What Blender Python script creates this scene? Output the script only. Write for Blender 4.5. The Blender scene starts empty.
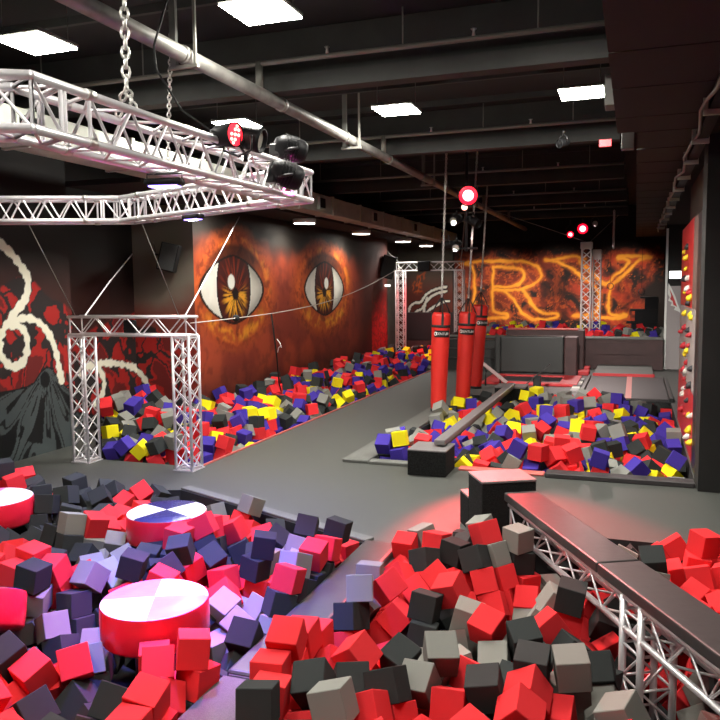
import bpy, bmesh, math, random
import numpy as np
from mathutils import Vector, Matrix, Quaternion, noise
random.seed(11)
PI = math.pi
PANEL_E = 36.; DOWN_E = 60.; EXPO = 1.0
scene = bpy.context.scene
COL = scene.collection

# ------------------------------------------------------------------ materials
def mat(name, col, rough=.7, metal=0., spec=.5, emit=None, es=0., vary=0., scale=30., bump=0., coat=0., objvar=0.):
    m = bpy.data.materials.new(name); m.use_nodes = True
    nt = m.node_tree; b = nt.nodes['Principled BSDF']
    c = tuple(col) + (1,)
    b.inputs['Base Color'].default_value = c
    b.inputs['Roughness'].default_value = rough
    b.inputs['Metallic'].default_value = metal
    b.inputs['Specular IOR Level'].default_value = spec
    if coat: b.inputs['Coat Weight'].default_value = coat
    if emit:
        b.inputs['Emission Color'].default_value = tuple(emit) + (1,)
        b.inputs['Emission Strength'].default_value = es
    if vary or bump:
        tc = nt.nodes.new('ShaderNodeTexCoord'); nz = nt.nodes.new('ShaderNodeTexNoise')
        nz.inputs['Scale'].default_value = scale; nz.inputs['Detail'].default_value = 4
        nt.links.new(tc.outputs['Object'], nz.inputs['Vector'])
        if vary:
            r = nt.nodes.new('ShaderNodeValToRGB')
            r.color_ramp.elements[0].position = .35; r.color_ramp.elements[1].position = .65
            r.color_ramp.elements[0].color = tuple(x * (1 - vary) for x in col) + (1,)
            r.color_ramp.elements[1].color = tuple(min(1, x * (1 + vary)) for x in col) + (1,)
            nt.links.new(nz.outputs['Fac'], r.inputs['Fac']); nt.links.new(r.outputs['Color'], b.inputs['Base Color'])
        if bump:
            bp = nt.nodes.new('ShaderNodeBump'); bp.inputs['Strength'].default_value = bump; bp.inputs['Distance'].default_value = .01
            nt.links.new(nz.outputs['Fac'], bp.inputs['Height']); nt.links.new(bp.outputs['Normal'], b.inputs['Normal'])
    if objvar:
        oi = nt.nodes.new('ShaderNodeObjectInfo'); mr = nt.nodes.new('ShaderNodeMapRange')
        mr.inputs['To Min'].default_value = 1 - objvar; mr.inputs['To Max'].default_value = 1 + objvar
        hs = nt.nodes.new('ShaderNodeHueSaturation'); hs.inputs['Color'].default_value = c
        nt.links.new(oi.outputs['Random'], mr.inputs['Value']); nt.links.new(mr.outputs['Result'], hs.inputs['Value'])
        nt.links.new(hs.outputs['Color'], b.inputs['Base Color'])
    return m

def painted(name, rough=.75):
    m = bpy.data.materials.new(name); m.use_nodes = True
    nt = m.node_tree; b = nt.nodes['Principled BSDF']; a = nt.nodes.new('ShaderNodeAttribute'); a.attribute_name = 'paint'
    nt.links.new(a.outputs['Color'], b.inputs['Base Color']); b.inputs['Roughness'].default_value = rough
    b.inputs['Specular IOR Level'].default_value = .3
    return m

M = dict(
    rubber=mat('rubber_floor', (.060, .063, .056), .55, vary=.28, scale=160, bump=.1),
    mat_grey=mat('grey_mat', (.12, .122, .112), .6, vary=.1, scale=40),
    lining=mat('pit_lining', (.012, .012, .013), .95),
    wall=mat('wall_black', (.011, .0105, .010), .8, vary=.2, scale=2),
    wall_brown=mat('wall_brown', (.085, .072, .06), .85, vary=.15, scale=2),
    ceil=mat('ceiling_black', (.012, .0115, .011), .9),
    beam=mat('beam_paint', (.030, .032, .029), .7, vary=.15, scale=3),
    soffit=mat('soffit_board', (.012, .0125, .011), .8, vary=.1, scale=1.5),
    duct=mat('duct_metal', (.5, .52, .46), .55, metal=.3, vary=.1, scale=3),
    pipe=mat('pipe_grey', (.20, .195, .18), .45, metal=.3, vary=.2, scale=6),
    thin=mat('conduit_grey', (.22, .215, .19), .5, metal=.2),
    alu=mat('aluminium', (.74, .72, .74), .36, metal=.6),
    alu_w=mat('white_painted_tube', (.9, .86, .86), .4, metal=.1),
    chain=mat('zinc_chain', (.6, .58, .55), .35, metal=.9),
    black=mat('black_metal', (.015, .015, .016), .4, spec=.5),
    plastic=mat('black_plastic', (.009, .009, .010), .5, spec=.15),
    speaker=mat('speaker_grille', (.035, .037, .036), .7, vary=.3, scale=200),
    carpet=mat('black_carpet', (.011, .0115, .0115), .95, spec=.2, vary=.9, scale=110),
    boxtop=mat('step_top_vinyl', (.16, .15, .15), .45, vary=.08, scale=60),
    vinyl=mat('black_vinyl', (.045, .042, .042), .32, bump=.25, scale=7),
    vinyl_b=mat('dark_vinyl_pad', (.022, .024, .023), .45, bump=.1, scale=4),
    divider=mat('divider_vinyl', (.04, .041, .039), .4, bump=.15, scale=6),
    redvinyl=mat('red_vinyl', (.62, .012, .018), .35, bump=.25, scale=14),
    drumred=mat('drum_red_vinyl', (.72, .015, .035), .28, bump=.3, scale=18),
    drumwhite=mat('drum_white_vinyl', (.85, .83, .84), .3, bump=.4, scale=14),
    drumpinklit=mat('drum_pinklit_vinyl', (.80, .22, .42), .3, bump=.4, scale=14),  # white vinyl under magenta light, the pink put into its colour
    drumnavy=mat('drum_navy_vinyl', (.03, .03, .12), .25, bump=.5, scale=20),
    bag=mat('bag_red', (.62, .022, .015), .5, bump=.12, scale=20),
    strap=mat('strap_black', (.012, .012, .012), .6),
    patch=mat('patch_black', (.01, .01, .01), .4),
    white=mat('white_paint', (.8, .8, .77), .5),
    redpad=mat('red_safety_pad', (.55, .03, .035), .45),
    bed=mat('trampoline_bed', (.035, .03, .032), .6, vary=.2, scale=120),
    stripe=mat('pink_stripe', (.62, .22, .2), .6),
    red_or_redlit_rim=mat('red_or_redlit_strip', (.55, .12, .10), .5),
    maroon=mat('maroon_panel', (.055, .022, .022), .6, vary=.15, scale=3),
    panelred=mat('climbing_red', (.60, .025, .03), .45, vary=.1, scale=3),
    panelgrey=mat('climbing_grey', (.33, .29, .28), .6, vary=.06, scale=5),
    panelshade=mat('panel_shaded', (.16, .10, .085), .6),  # near part of the red panel, its shade put into the colour
    foam_R=mat('foam_red', (.68, .028, .034), .9, spec=.2, objvar=.1),
    foam_K=mat('foam_charcoal', (.027, .030, .030), .9, spec=.2, objvar=.25),
    foam_G=mat('foam_grey', (.21, .21, .19), .9, spec=.2, objvar=.15),
    foam_Y=mat('foam_yellow', (.86, .74, .012), .9, spec=.2, objvar=.06),
    foam_B=mat('foam_blue', (.050, .030, .28), .9, spec=.2, objvar=.15),
    hold_y=mat('hold_yellow', (.8, .6, .02), .5), hold_r=mat('hold_red', (.45, .02, .03), .5),
    hold_k=mat('hold_black', (.03, .03, .035), .5), hold_w=mat('hold_white', (.7, .68, .62), .5),
    greytile=mat('grey_wall_board', (.36, .32, .32), .6),
    wood=mat('clear_board', (.45, .30, .28), .3),
    rope=mat('rope', (.5, .45, .4), .8), blackrope=mat('black_rope', (.01, .01, .01), .9),
    panel_light=mat('panel_diffuser', (.9, .9, .9), .5, emit=(1, .97, .86), es=30),
    down_light=mat('downlight_diffuser', (.9, .9, .9), .5, emit=(1, .97, .9), es=22),
    lens=mat('lens_glass', (.35, .34, .30), .15, spec=.8),
    led_red=mat('led_red', (.8, .02, .03), .3, emit=(1, .02, .04), es=1.2),
    led_hot=mat('led_warm_red', (.9, .5, .4), .3, emit=(1, .42, .32), es=2.0),
    led_glow=mat('red_lamp_halo', (.9, .05, .08), .3, emit=(1, .0, .015), es=1.6),
    led_core=mat('red_lamp_core', (1, .5, .5), .3, emit=(1, .45, .45), es=2.5),
    led_blue=mat('led_blue', (.3, .2, .9), .3, emit=(.30, .2, 1), es=3),
    led_white=mat('led_pale', (.9, .9, 1), .3, emit=(.85, .85, 1), es=5),
    signwhite=mat('sign_white', (.8, .8, .75), .5, emit=(1, 1, .95), es=1.2),
    boxgrey=mat('junction_grey', (.14, .145, .13), .6),
    paint=painted('mural_paint'),
    goldpaint=mat('dim_paint', (.1, .1, .1), .8),
)

# ------------------------------------------------------------------ helpers
def finish(bm, name, mats, parent=None, smooth=False, recalc=True):
    if recalc: bmesh.ops.recalc_face_normals(bm, faces=bm.faces)
    me = bpy.data.meshes.new(name); bm.to_mesh(me); bm.free()
    if not isinstance(mats, (list, tuple)): mats = [mats]
    for m in mats: me.materials.append(m)
    if smooth:
        for p in me.polygons: p.use_smooth = True
    o = bpy.data.objects.new(name, me); COL.objects.link(o)
    if parent is not None: o.parent = parent
    return o

def tag(o, label=None, cat=None, group=None, kind=None):
    if label: o['label'] = label
    if cat: o['category'] = cat
    if group: o['group'] = group
    if kind: o['kind'] = kind
    return o

def thing(name, loc, label, cat, group=None, rot=(0, 0, 0)):
    o = bpy.data.objects.new(name, None); COL.objects.link(o)
    o.empty_display_size = .1; o.location = loc; o.rotation_euler = rot
    return tag(o, label, cat, group)

def copy_tree(o, parent=None):
    c = o.copy(); COL.objects.link(c)
    if parent is not None: c.parent = parent
    for ch in list(o.children): copy_tree(ch, c)
    return c

def box(bm, lo, hi, mi=0, mtx=None):
    vs = [bm.verts.new((x, y, z)) for x in (lo[0], hi[0]) for y in (lo[1], hi[1]) for z in (lo[2], hi[2])]
    if mtx is not None:
        for v in vs: v.co = mtx @ v.co
    for f in ((0, 1, 3, 2), (4, 6, 7, 5), (0, 4, 5, 1), (2, 3, 7, 6), (0, 2, 6, 4), (1, 5, 7, 3)):
        fc = bm.faces.new([vs[i] for i in f]); fc.material_index = mi
    return vs

def rbox(bm, lo, hi, r=.01, seg=2, mtx=None, mi=0):
    t = bmesh.new(); box(t, lo, hi)
    bmesh.ops.recalc_face_normals(t, faces=t.faces)
    bmesh.ops.bevel(t, geom=t.edges[:], offset=r, segments=seg, affect='EDGES', profile=.5)
    me = bpy.data.meshes.new('t'); t.to_mesh(me); t.free()
    n0 = len(bm.verts); f0 = len(bm.faces); bm.from_mesh(me); bpy.data.meshes.remove(me)
    bm.verts.ensure_lookup_table(); bm.faces.ensure_lookup_table()
    if mtx is not None:
        for v in bm.verts[n0:]: v.co = mtx @ v.co
    for f in bm.faces[f0:]: f.material_index = mi

def tube(bm, pts, r, seg=8, mi=0, cap=True, smooth=True):
    pts = [Vector(p) for p in pts]; rings = []
    rr = r if isinstance(r, (list, tuple)) else [r] * len(pts)
    prev = None
    for i, p in enumerate(pts):
        d = (pts[min(i + 1, len(pts) - 1)] - pts[max(i - 1, 0)]).normalized()
        ref = prev if prev is not None else (Vector((0, 0, 1)) if abs(d.z) < .9 else Vector((1, 0, 0)))
        a = d.cross(ref)
        if a.length < 1e-4: a = d.cross(Vector((0, 1, 0)))
        a.normalize(); b = a.cross(d).normalized(); prev = b
        rings.append([bm.verts.new(p + (a * math.cos(2 * PI * k / seg) + b * math.sin(2 * PI * k / seg)) * rr[i]) for k in range(seg)])
    for i in range(len(rings) - 1):
        for k in range(seg):
            f = bm.faces.new((rings[i][k], rings[i][(k + 1) % seg], rings[i + 1][(k + 1) % seg], rings[i + 1][k])); f.material_index = mi; f.smooth = smooth
    if cap:
        for rg in (rings[0][::-1], rings[-1]):
            f = bm.faces.new(rg); f.material_index = mi
    return rings

def lathe(bm, prof, seg=32, center=(0, 0, 0), mi=0, mtx=None, smooth=True):
    rings = []
    for (r, z) in prof:
        if r < 1e-6: rings.append([bm.verts.new((center[0], center[1], center[2] + z))])
        else: rings.append([bm.verts.new((center[0] + r * math.cos(2 * PI * k / seg), center[1] + r * math.sin(2 * PI * k / seg), center[2] + z)) for k in range(seg)])
    fs = []
    for i in range(len(rings) - 1):
        a, b = rings[i], rings[i + 1]
        for k in range(seg):
            k2 = (k + 1) % seg
            if len(a) == 1 and len(b) == 1: continue
            if len(a) == 1: f = bm.faces.new((a[0], b[k2], b[k]))
            elif len(b) == 1: f = bm.faces.new((a[k], a[k2], b[0]))
            else: f = bm.faces.new((a[k], a[k2], b[k2], b[k]))
            f.material_index = mi; f.smooth = smooth; fs.append(f)
    if mtx is not None:
        for rg in rings:
            for v in rg: v.co = mtx @ v.co
    return fs

def look_mtx(loc, d, up=(0, 0, 1)):
    "matrix whose local -Z... +Z axis points along d"
    z = Vector(d).normalized(); x = Vector(up).cross(z)
    if x.length < 1e-4: x = Vector((1, 0, 0))
    x.normalize(); y = z.cross(x)
    m = Matrix((x, y, z)).transposed().to_4x4(); m.translation = Vector(loc); return m

def structure(name, bm, m, parent=None, smooth=False):
    o = finish(bm, name, m, parent, smooth)
    if parent is None: o['kind'] = 'structure'
    return o

def sbox(name, lo, hi, m, parent=None):
    bm = bmesh.new(); box(bm, lo, hi); return structure(name, bm, m, parent)

# ------------------------------------------------------------------ camera
F = 770.; HH = 2.35; YAW = math.atan(275 / 770.); PITCH = math.atan(72 / 770.); ROLL = .010
f0 = Vector((-math.sin(YAW), math.cos(YAW), 0)); r0 = Vector((math.cos(YAW), math.sin(YAW), 0))
fw = f0 * math.cos(PITCH) - Vector((0, 0, 1)) * math.sin(PITCH); u0 = r0.cross(fw)
rt = r0 * math.cos(ROLL) - u0 * math.sin(ROLL); up = u0 * math.cos(ROLL) + r0 * math.sin(ROLL)
cam = bpy.data.objects.new('camera', bpy.data.cameras.new('camera')); COL.objects.link(cam)
mm = Matrix((rt, up, -fw)).transposed().to_4x4(); mm.translation = (0, 0, HH); cam.matrix_world = mm
cam.data.sensor_width = 36; cam.data.lens = 36 * F / 720; cam.data.clip_end = 100; cam.data.clip_start = .05
scene.camera = cam

# ------------------------------------------------------------------ floor with pits
PITS = {
    'A': [(-6.95, 2.55), (-2.30, 2.55), (-2.30, 6.52), (-5.0, 7.66), (-6.95, 7.02)],
    'B': [(-1.93, 2.55), (2.35, 2.55), (2.35, 7.36), (-1.2, 7.36), (-1.93, 6.50)],
    'C': [(-7.05, 8.76), (-5.42, 8.76), (-5.42, 29.0), (-7.58, 29.0), (-7.58, 12.28), (-8.65, 12.28), (-8.65, 10.7)],
    'D': [(-3.32, 9.76), (.72, 9.76), (.72, 16.52), (-3.32, 16.52)],
}
from mathutils.geometry import tessellate_polygon
outer = [(-9.2, -1.5), (2.6, -1.5), (2.6, 29.2), (-9.2, 29.2)]
loops = [[Vector((x, y, 0)) for x, y in outer]] + [[Vector((x, y, 0)) for x, y in p[::-1]] for p in PITS.values()]
flat = [v for l in loops for v in l]
bm = bmesh.new(); vs = [bm.verts.new(v) for v in flat]
for t in tessellate_polygon(loops):
    f = bm.faces.new([vs[i] for i in t])
    f.normal_update()
    if f.normal.z < 0: f.normal_flip()
floor = structure('floor', bm, M['rubber'])
bm = bmesh.new()
for k, p in PITS.items():
    top = [bm.verts.new((x, y, -.003)) for x, y in p]; bot = [bm.verts.new((x, y, -.85)) for x, y in p]
    for i in range(len(p)):
        j = (i + 1) % len(p); bm.faces.new((top[i], top[j], bot[j], bot[i]))
    bm.faces.new(bot)
structure('floor_pit_lining', bm, M['lining'], floor)

# divider between the two front pits
dv = thing('divider_beam', (-2.115, 4.5, -.6), 'long dark padded vinyl beam dividing the two front foam pits', 'padded beam')
bm = bmesh.new(); rbox(bm, (-.17, -.58, 0), (.17, 1.98, .66), .03, 3); finish(bm, 'pad', M['divider'], dv)
bm = bmesh.new(); box(bm, (-.17, -1.9, 0), (.17, -.60, .635)); finish(bm, 'carpeted_beam', M['rubber'], dv)
bm = bmesh.new(); rbox(bm, (-.15, -.60, .52), (.15, -.56, .64), .008, 1); finish(bm, 'end_flap', M['strap'], dv)

def edge_mat(n, lo, hi, m='mat_grey', z=.045):
    bm = bmesh.new(); rbox(bm, (lo[0], lo[1], .0), (hi[0], hi[1], z), .008, 1)
    return structure(n, bm, M[m])
edge_mat('trim_1', (-3.70, 9.60), (-3.33, 16.6))
edge_mat('trim_2', (-3.32, 9.58), (-2.70, 9.75))
edge_mat('trim_3', (-2.10, 9.58), (-1.02, 9.75), 'red_or_redlit_rim', .03)
edge_mat('trim_4', (-1.0, 9.52), (.70, 9.75), 'bed', .06)
bm = bmesh.new(); box(bm, (-5.41, 8.8, 0), (-5.38, 29, .02)); structure('trim_5', bm, M['red_or_redlit_rim'])  # thin pit edge, the red light on it put into its colour
bm = bmesh.new(); mt = Matrix.Translation((-1.82, 6.63, 0)) @ Matrix.Rotation(math.radians(48), 4, 'Z'); rbox(bm, (-.25, -.14, 0), (.22, .0, .05), .01, 1, mt); structure('trim_6', bm, M['mat_grey'])
bm = bmesh.new()   # grey strip along the slanted far edge of the pit
mt = Matrix.Translation((-5.0, 7.67, 0)) @ Matrix.Rotation(math.atan2(-1.14, 2.7), 4, 'Z'); rbox(bm, (.0, .0, 0), (2.93, .13, .03), .006, 1, mt); structure('trim_7', bm, M['mat_grey'])

# ------------------------------------------------------------------ painted walls
def fbm(x, y, z=0, o=4): return noise.fractal(Vector((x, y, z)), 1., 2., o)   # about -1..1
def lerp3(a, b, t):
    t = max(0., min(1., t)); return (a[0] + (b[0] - a[0]) * t, a[1] + (b[1] - a[1]) * t, a[2] + (b[2] - a[2]) * t)
def sstep(a, b, x):
    t = max(0., min(1., (x - a) / (b - a))); return t * t * (3 - 2 * t)
def segdist(P, poly):
    "P Nx2 array; min distance to an open polyline and the arclength there"
    d = np.full(len(P), 1e9); s = np.zeros(len(P)); acc = 0.
    for i in range(len(poly) - 1):
        a = np.array(poly[i]); b = np.array(poly[i + 1]); ab = b - a; L = np.hypot(*ab)
        t = np.clip(((P - a) @ ab) / (L * L), 0, 1); q = np.hypot(*(P - (a + t[:, None] * ab)).T)
        m = q < d; d[m] = q[m]; s[m] = acc + t[m] * L; acc += L
    return d, s
def catmull(p, n=6):
    p = [np.array(q, float) for q in p]; out = []
    q = [2 * p[0] - p[1]] + p + [2 * p[-1] - p[-2]]
    for i in range(1, len(q) - 2):
        for k in range(n):
            t = k / n; out.append(.5 * ((2 * q[i]) + (-q[i - 1] + q[i + 1]) * t + (2 * q[i - 1] - 5 * q[i] + 4 * q[i + 1] - q[i + 2]) * t * t + (-q[i - 1] + 3 * q[i] - 3 * q[i + 1] + q[i + 2]) * t ** 3))
    out.append(p[-1]); return [tuple(o) for o in out]
def painted_wall(name, origin, udir, L, z0, z1, step, paint, parent=None):
    nu = int(L / step); nv = int((z1 - z0) / step)
    U = np.linspace(0, L, nu + 1); V = np.linspace(z0, z1, nv + 1)
    uu, vv = np.meshgrid(U, V); P = np.stack([uu.ravel(), vv.ravel()], 1)
    colr = np.array(paint(P), np.float32)
    co = np.zeros((len(P), 3), np.float32); co[:, 0] = origin[0] + udir[0] * P[:, 0]; co[:, 1] = origin[1] + udir[1] * P[:, 0]; co[:, 2] = P[:, 1]
    idx = np.arange(len(P)).reshape(nv + 1, nu + 1)
    q = np.stack([idx[:-1, :-1], idx[:-1, 1:], idx[1:, 1:], idx[1:, :-1]], -1).reshape(-1, 4)
    me = bpy.data.meshes.new(name); me.from_pydata(co.tolist(), [], q.tolist())
    at = me.attributes.new('paint', 'FLOAT_COLOR', 'POINT')
    c4 = np.ones((len(P), 4), np.float32); c4[:, :3] = colr; at.data.foreach_set('color', c4.ravel())
    me.materials.append(M['paint']); me.update()
    o = bpy.data.objects.new(name, me); COL.objects.link(o)
    if parent is not None: o.parent = parent
    return o

BLK = (.016, .015, .014)
def sl(r, g, b):
    f = lambda c: ((c / 255 + .055) / 1.055) ** 2.4 if c > 10 else c / 255 / 12.92
    return (f(r), f(g), f(b))
EYES = [dict(c=(13.80, 2.34), rx=1.25, rz=.66, ic=(13.82, 2.40), irx=.70, irz=.90, pc=(13.86, 2.26), hl=(13.70, 2.50), sc=(13.90, 2.33), srx=1.70, srz=1.14),
        dict(c=(18.66, 2.34), rx=1.28, rz=.67, ic=(18.62, 2.34), irx=.66, irz=.90, pc=(18.60, 2.26), hl=(18.74, 2.48), sc=(18.66, 2.34), srx=1.95, srz=1.14)]
def paint_eyes(P):
    out = []
    for u, z in P:
        y = u + 12.3
        n1 = fbm(y * .9, z * .9, 3.1); n2 = fbm(y * 4, z * 4, 7.7); n3 = fbm(y * 5.5, z * 5.5, 1.7)
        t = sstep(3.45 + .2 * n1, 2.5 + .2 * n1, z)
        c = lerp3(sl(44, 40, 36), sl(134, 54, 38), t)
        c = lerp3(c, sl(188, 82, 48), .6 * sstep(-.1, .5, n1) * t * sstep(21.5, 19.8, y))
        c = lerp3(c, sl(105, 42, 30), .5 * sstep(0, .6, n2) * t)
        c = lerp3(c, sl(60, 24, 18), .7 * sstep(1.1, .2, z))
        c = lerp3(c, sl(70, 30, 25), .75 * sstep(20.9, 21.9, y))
        if y > 22.4: c = lerp3(c, sl(190, 30, 35), .8 * sstep(2.1 + .5 * n3, .9, z) * sstep(.05, .5, abs(n3) + .15))
        for E in EYES:
            dx = (y - E['sc'][0]) / E['srx']; dz = (z - E['sc'][1]) / E['srz']
            r = math.hypot(dx, dz); a = math.atan2(dz, dx)
            rn = r + .07 * n1 + .04 * n2
            if rn < 1.25:
                k = sstep(1.2, .86, rn)
                band = math.sin(rn * 30 + 2.5 * n2 + 3 * n3)
                oc = lerp3(sl(150, 58, 30), sl(206, 98, 42), .5 + .5 * band * (.5 + n2))
                oc = lerp3(oc, sl(90, 34, 22), .6 * sstep(.1, .5, n3))
                oc = lerp3(oc, sl(240, 160, 45), .8 * sstep(.25, .9, -math.sin(a)) * sstep(.62, .76, r) * sstep(.96, .8, r) * sstep(-.4, .3, n2))
                oc = lerp3(oc, sl(235, 140, 45), .6 * sstep(.3, .8, math.sin(a + .6)) * sstep(.75, .85, r) * sstep(1.0, .9, r) * sstep(-.2, .4, n2))
                c = lerp3(c, oc, k)
                c = lerp3(c, sl(40, 18, 14), .8 * sstep(.86, .75, r) * sstep(.2, .9, math.sin(a)))
            ax = abs(y - E['c'][0]) / E['rx']; az = abs(z - E['c'][1]) / E['rz']
            al = ax ** 1.45 + az ** 1.75
            if al < 1.16:
                c = lerp3(c, sl(26, 12, 10), sstep(1.14, 1.08, al))
                if al < 1.0:
                    side = y > E['c'][0]
                    c = lerp3(sl(238, 236, 224), sl(150, 148, 138), (.75 if side else .25) * sstep(.45, .98, al) + .15 * n2)
                    ir = math.hypot((y - E['ic'][0]) / E['irx'], (z - E['ic'][1]) / E['irz'])
                    if ir < 1.0:
                        c = sl(14, 8, 8)
                        if ir < .95:
                            px = y - E['pc'][0]; pz = z - E['pc'][1]; pr = math.hypot(px, pz * 1.0); pa = math.atan2(pz, px)
                            st = noise.noise(Vector((math.cos(pa) * 9, math.sin(pa) * 9, pr * 2.5)))
                            c = lerp3(sl(66, 20, 14), sl(150, 52, 22), sstep(-.1, .45, st) * sstep(1.0, .3, ir))
                            fl = sstep(.02, .3, st + .12) * sstep(.10, .16, pr) * sstep(.55 + .12 * st, .34, pr) * sstep(.55, -.1, math.sin(pa))
                            c = lerp3(c, sl(246, 176, 48), fl)
                            c = lerp3(c, sl(24, 10, 8), sstep(.15, .10, pr))
                        hr = math.hypot((y - E['hl'][0]) / .14, (z - E['hl'][1]) / .145)
                        c = lerp3(c, sl(250, 250, 240), sstep(1.08, .95, hr))
        out.append(c)
    return out

# left wall art
CH1 = catmull([(8.10, 3.06), (8.22, 2.99), (8.4, 2.87), (8.57, 2.70), (8.69, 2.51), (8.63, 2.26), (8.45, 2.09), (8.29, 1.94), (8.19, 1.82), (8.12, 1.69), (8.14, 1.48), (8.32, 1.32), (8.53, 1.38), (8.62, 1.6), (8.57, 1.80), (8.38, 1.92)])
CH1 = catmull([(7.1, 2.3), (7.4, 2.9), (7.8, 3.1), (8.1, 3.06)]) + CH1
CH2 = catmull([(8.36, 1.9), (8.5, 1.97), (8.72, 1.96), (8.91, 1.87), (9.08, 1.68), (9.18, 1.45), (9.23, 1.2), (9.27, 1.02)])
def chain_mask(P, poly, w=.045):
    d, s = segdist(P, poly)
    wob = np.array([noise.noise(Vector((float(v) * 11, 1.5, 0))) for v in s]); return d - w * (1 + .22 * np.sin(s * 40 + 2 * wob) + .5 * wob) - .006
def red_mountain(y, z, top, ph):
    "jagged red strokes on dark"
    w = fbm(y * 1.3, z * 1.3, ph)
    a = abs(noise.noise(Vector((y * 2.3 + z * 1.5 + w, z * .7 - y * .5, ph))) )
    b = abs(noise.noise(Vector((y * 1.9 - z * 1.5 - w, z * .6 + y * .5, ph + 5))))
    m = min(a, b * 1.2)
    edge = sstep(top + .03, top - .03, z + .07 * w)
    if edge <= 0: return None, 0
    col = sl(150, 30, 26) if m > .085 else sl(38, 32, 32)
    if m > .22: col = sl(96, 26, 24)
    return col, edge
def interp(pts, x):
    if x <= pts[0][0]: return pts[0][1]
    for (a, b), (c, d) in zip(pts, pts[1:]):
        if x <= c: return b + (d - b) * (x - a) / (c - a)
    return pts[-1][1]
TOP = [(6, 1.6), (7.4, 2.1), (8.1, 2.3), (8.25, 2.46), (8.43, 2.56), (8.74, 2.52), (8.95, 2.38), (9.16, 2.22), (9.4, 2.15), (9.75, 1.98), (10.6, 1.6), (11.4, 1.75), (12.3, 1.95)]
FIG = [(5, .5), (6.9, .6), (7.6, .85), (8.07, .98), (8.55, 1.0), (8.72, 1.05), (8.86, 1.19), (8.98, 1.25), (9.10, 1.20), (9.2, 1.05), (9.34, .92), (9.5, .8), (9.8, .6), (10.6, .3), (11.5, 0)]
def left_colour(y, z, glow_shift=0.):
    n = fbm(y * .8, z * .8, 9.)
    c = lerp3(sl(30, 27, 25), sl(62, 30, 26), .8 * sstep(3.1, 2.1, z + .2 * n))
    col, e = red_mountain(y, z, interp(TOP, y), 2.)
    if col: c = lerp3(c, col, e)
    ft = interp(FIG, y)
    if z < ft + .015:
        c = sl(14, 14, 15)
        if z < ft - .012:
            c = sl(66, 73, 74)
            # cloak folds radiating from the hood
            ax = y - 8.98; az = 1.22 - z; ang = math.atan2(ax, max(.01, az)); rad = math.hypot(ax, az)
            f = noise.noise(Vector((ang * 7., rad * 1.6, 4.4)))
            if abs(f) < .07 and rad > .12: c = sl(15, 15, 17)
            if f > .38 and rad > .25: c = sl(15, 15, 17)
            if -.62 < ang < -.15 and .42 < rad < 1.08 and f > -.15: c = sl(12, 12, 13)
            hd = math.hypot((y - 8.93) / .10, (z - 1.07) / .12)
            if hd < 1: c = sl(10, 10, 11)
    return c
def paint_left(P):
    m1 = np.minimum(chain_mask(P + [6., 0], CH1), chain_mask(P + [6., 0], CH2))
    out = []
    for (u, z), m in zip(P, m1):
        c = left_colour(u + 6., z)
        if m < .018: c = lerp3(sl(20, 18, 18), sl(222, 220, 200), sstep(.012, .002, m))
        out.append(c)
    return out
CH3 = catmull([(10.75, .95), (10.95, 1.06), (11.3, 1.07), (11.8, 1.0), (12.3, .87)]); CH4 = catmull([(11.0, 1.05), (11.22, .95), (11.32, .72), (11.25, .5), (11.05, .36)])
def paint_recess(P):
    m1 = np.minimum(chain_mask(P + [9.55, 0], CH3, .05), chain_mask(P + [9.55, 0], CH4, .05)); out = []
    for (u, z), m in zip(P, m1):
        y = u + 9.55; c = left_colour(y, z)
        if y > 11.55: c = lerp3(c, sl(24, 18, 17), .55 * sstep(1.75, 2.3, z))
        if m < .018: c = lerp3(sl(20, 18, 18), sl(222, 220, 200), sstep(.012, .002, m))
        out.append(c)
    return out
CH5 = catmull([(-9.0, .88), (-8.85, .80), (-8.70, .62), (-8.60, .38), (-8.52, .08)])
def paint_cross(P):
    m1 = chain_mask(P + [-8.9, 0], CH5); out = []
    for (u, z), m in zip(P, m1):
        n = fbm(u * 1.2, z * 1.2, 5.)
        c = lerp3(sl(118, 110, 98), sl(110, 52, 42), sstep(2.5, 1.8, z + .2 * n))
        col, e = red_mountain(u + 3.3, z, 1.72 - .22 * u + .1 * n, 8.)
        if col: c = lerp3(c, col, e)
        if u > .95: c = lerp3(c, sl(128, 40, 30), .7 * sstep(1.9, 1.2, z))
        if m < .018: c = lerp3(sl(20, 18, 18), sl(222, 220, 200), sstep(.012, .002, m))
        out.append(c)
    return out

# back wall lettering R Y in flames, with the tentacle figure at its far side
R1 = catmull([(-6.17, 3.27), (-5.6, 3.28), (-4.7, 3.26), (-3.9, 3.24), (-3.45, 3.1), (-3.2, 2.76), (-3.35, 2.48), (-3.75, 2.3), (-4.2, 2.22), (-4.9, 2.2)])
R2 = catmull([(-4.95, 3.07), (-4.4, 3.08), (-4.0, 3.0), (-3.78, 2.78), (-3.9, 2.5), (-4.3, 2.36), (-4.93, 2.32)])
R3 = catmull([(-6.17, 3.27), (-5.85, 3.15), (-5.66, 2.95), (-5.64, 2.2), (-5.66, 1.45), (-5.95, 1.25), (-5.4, 1.20), (-4.8, 1.2), (-4.40, 1.24), (-4.45, 1.34), (-4.85, 1.4), (-4.95, 1.6), (-4.95, 2.2), (-4.95, 3.05)])
R4 = catmull([(-3.9, 2.25), (-3.7, 2.0), (-3.5, 1.65), (-3.25, 1.42), (-2.9, 1.38), (-2.64, 1.34), (-2.68, 1.2), (-3.1, 1.15), (-3.6, 1.2), (-4.0, 1.5), (-4.2, 1.9), (-4.5, 2.2)])
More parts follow.
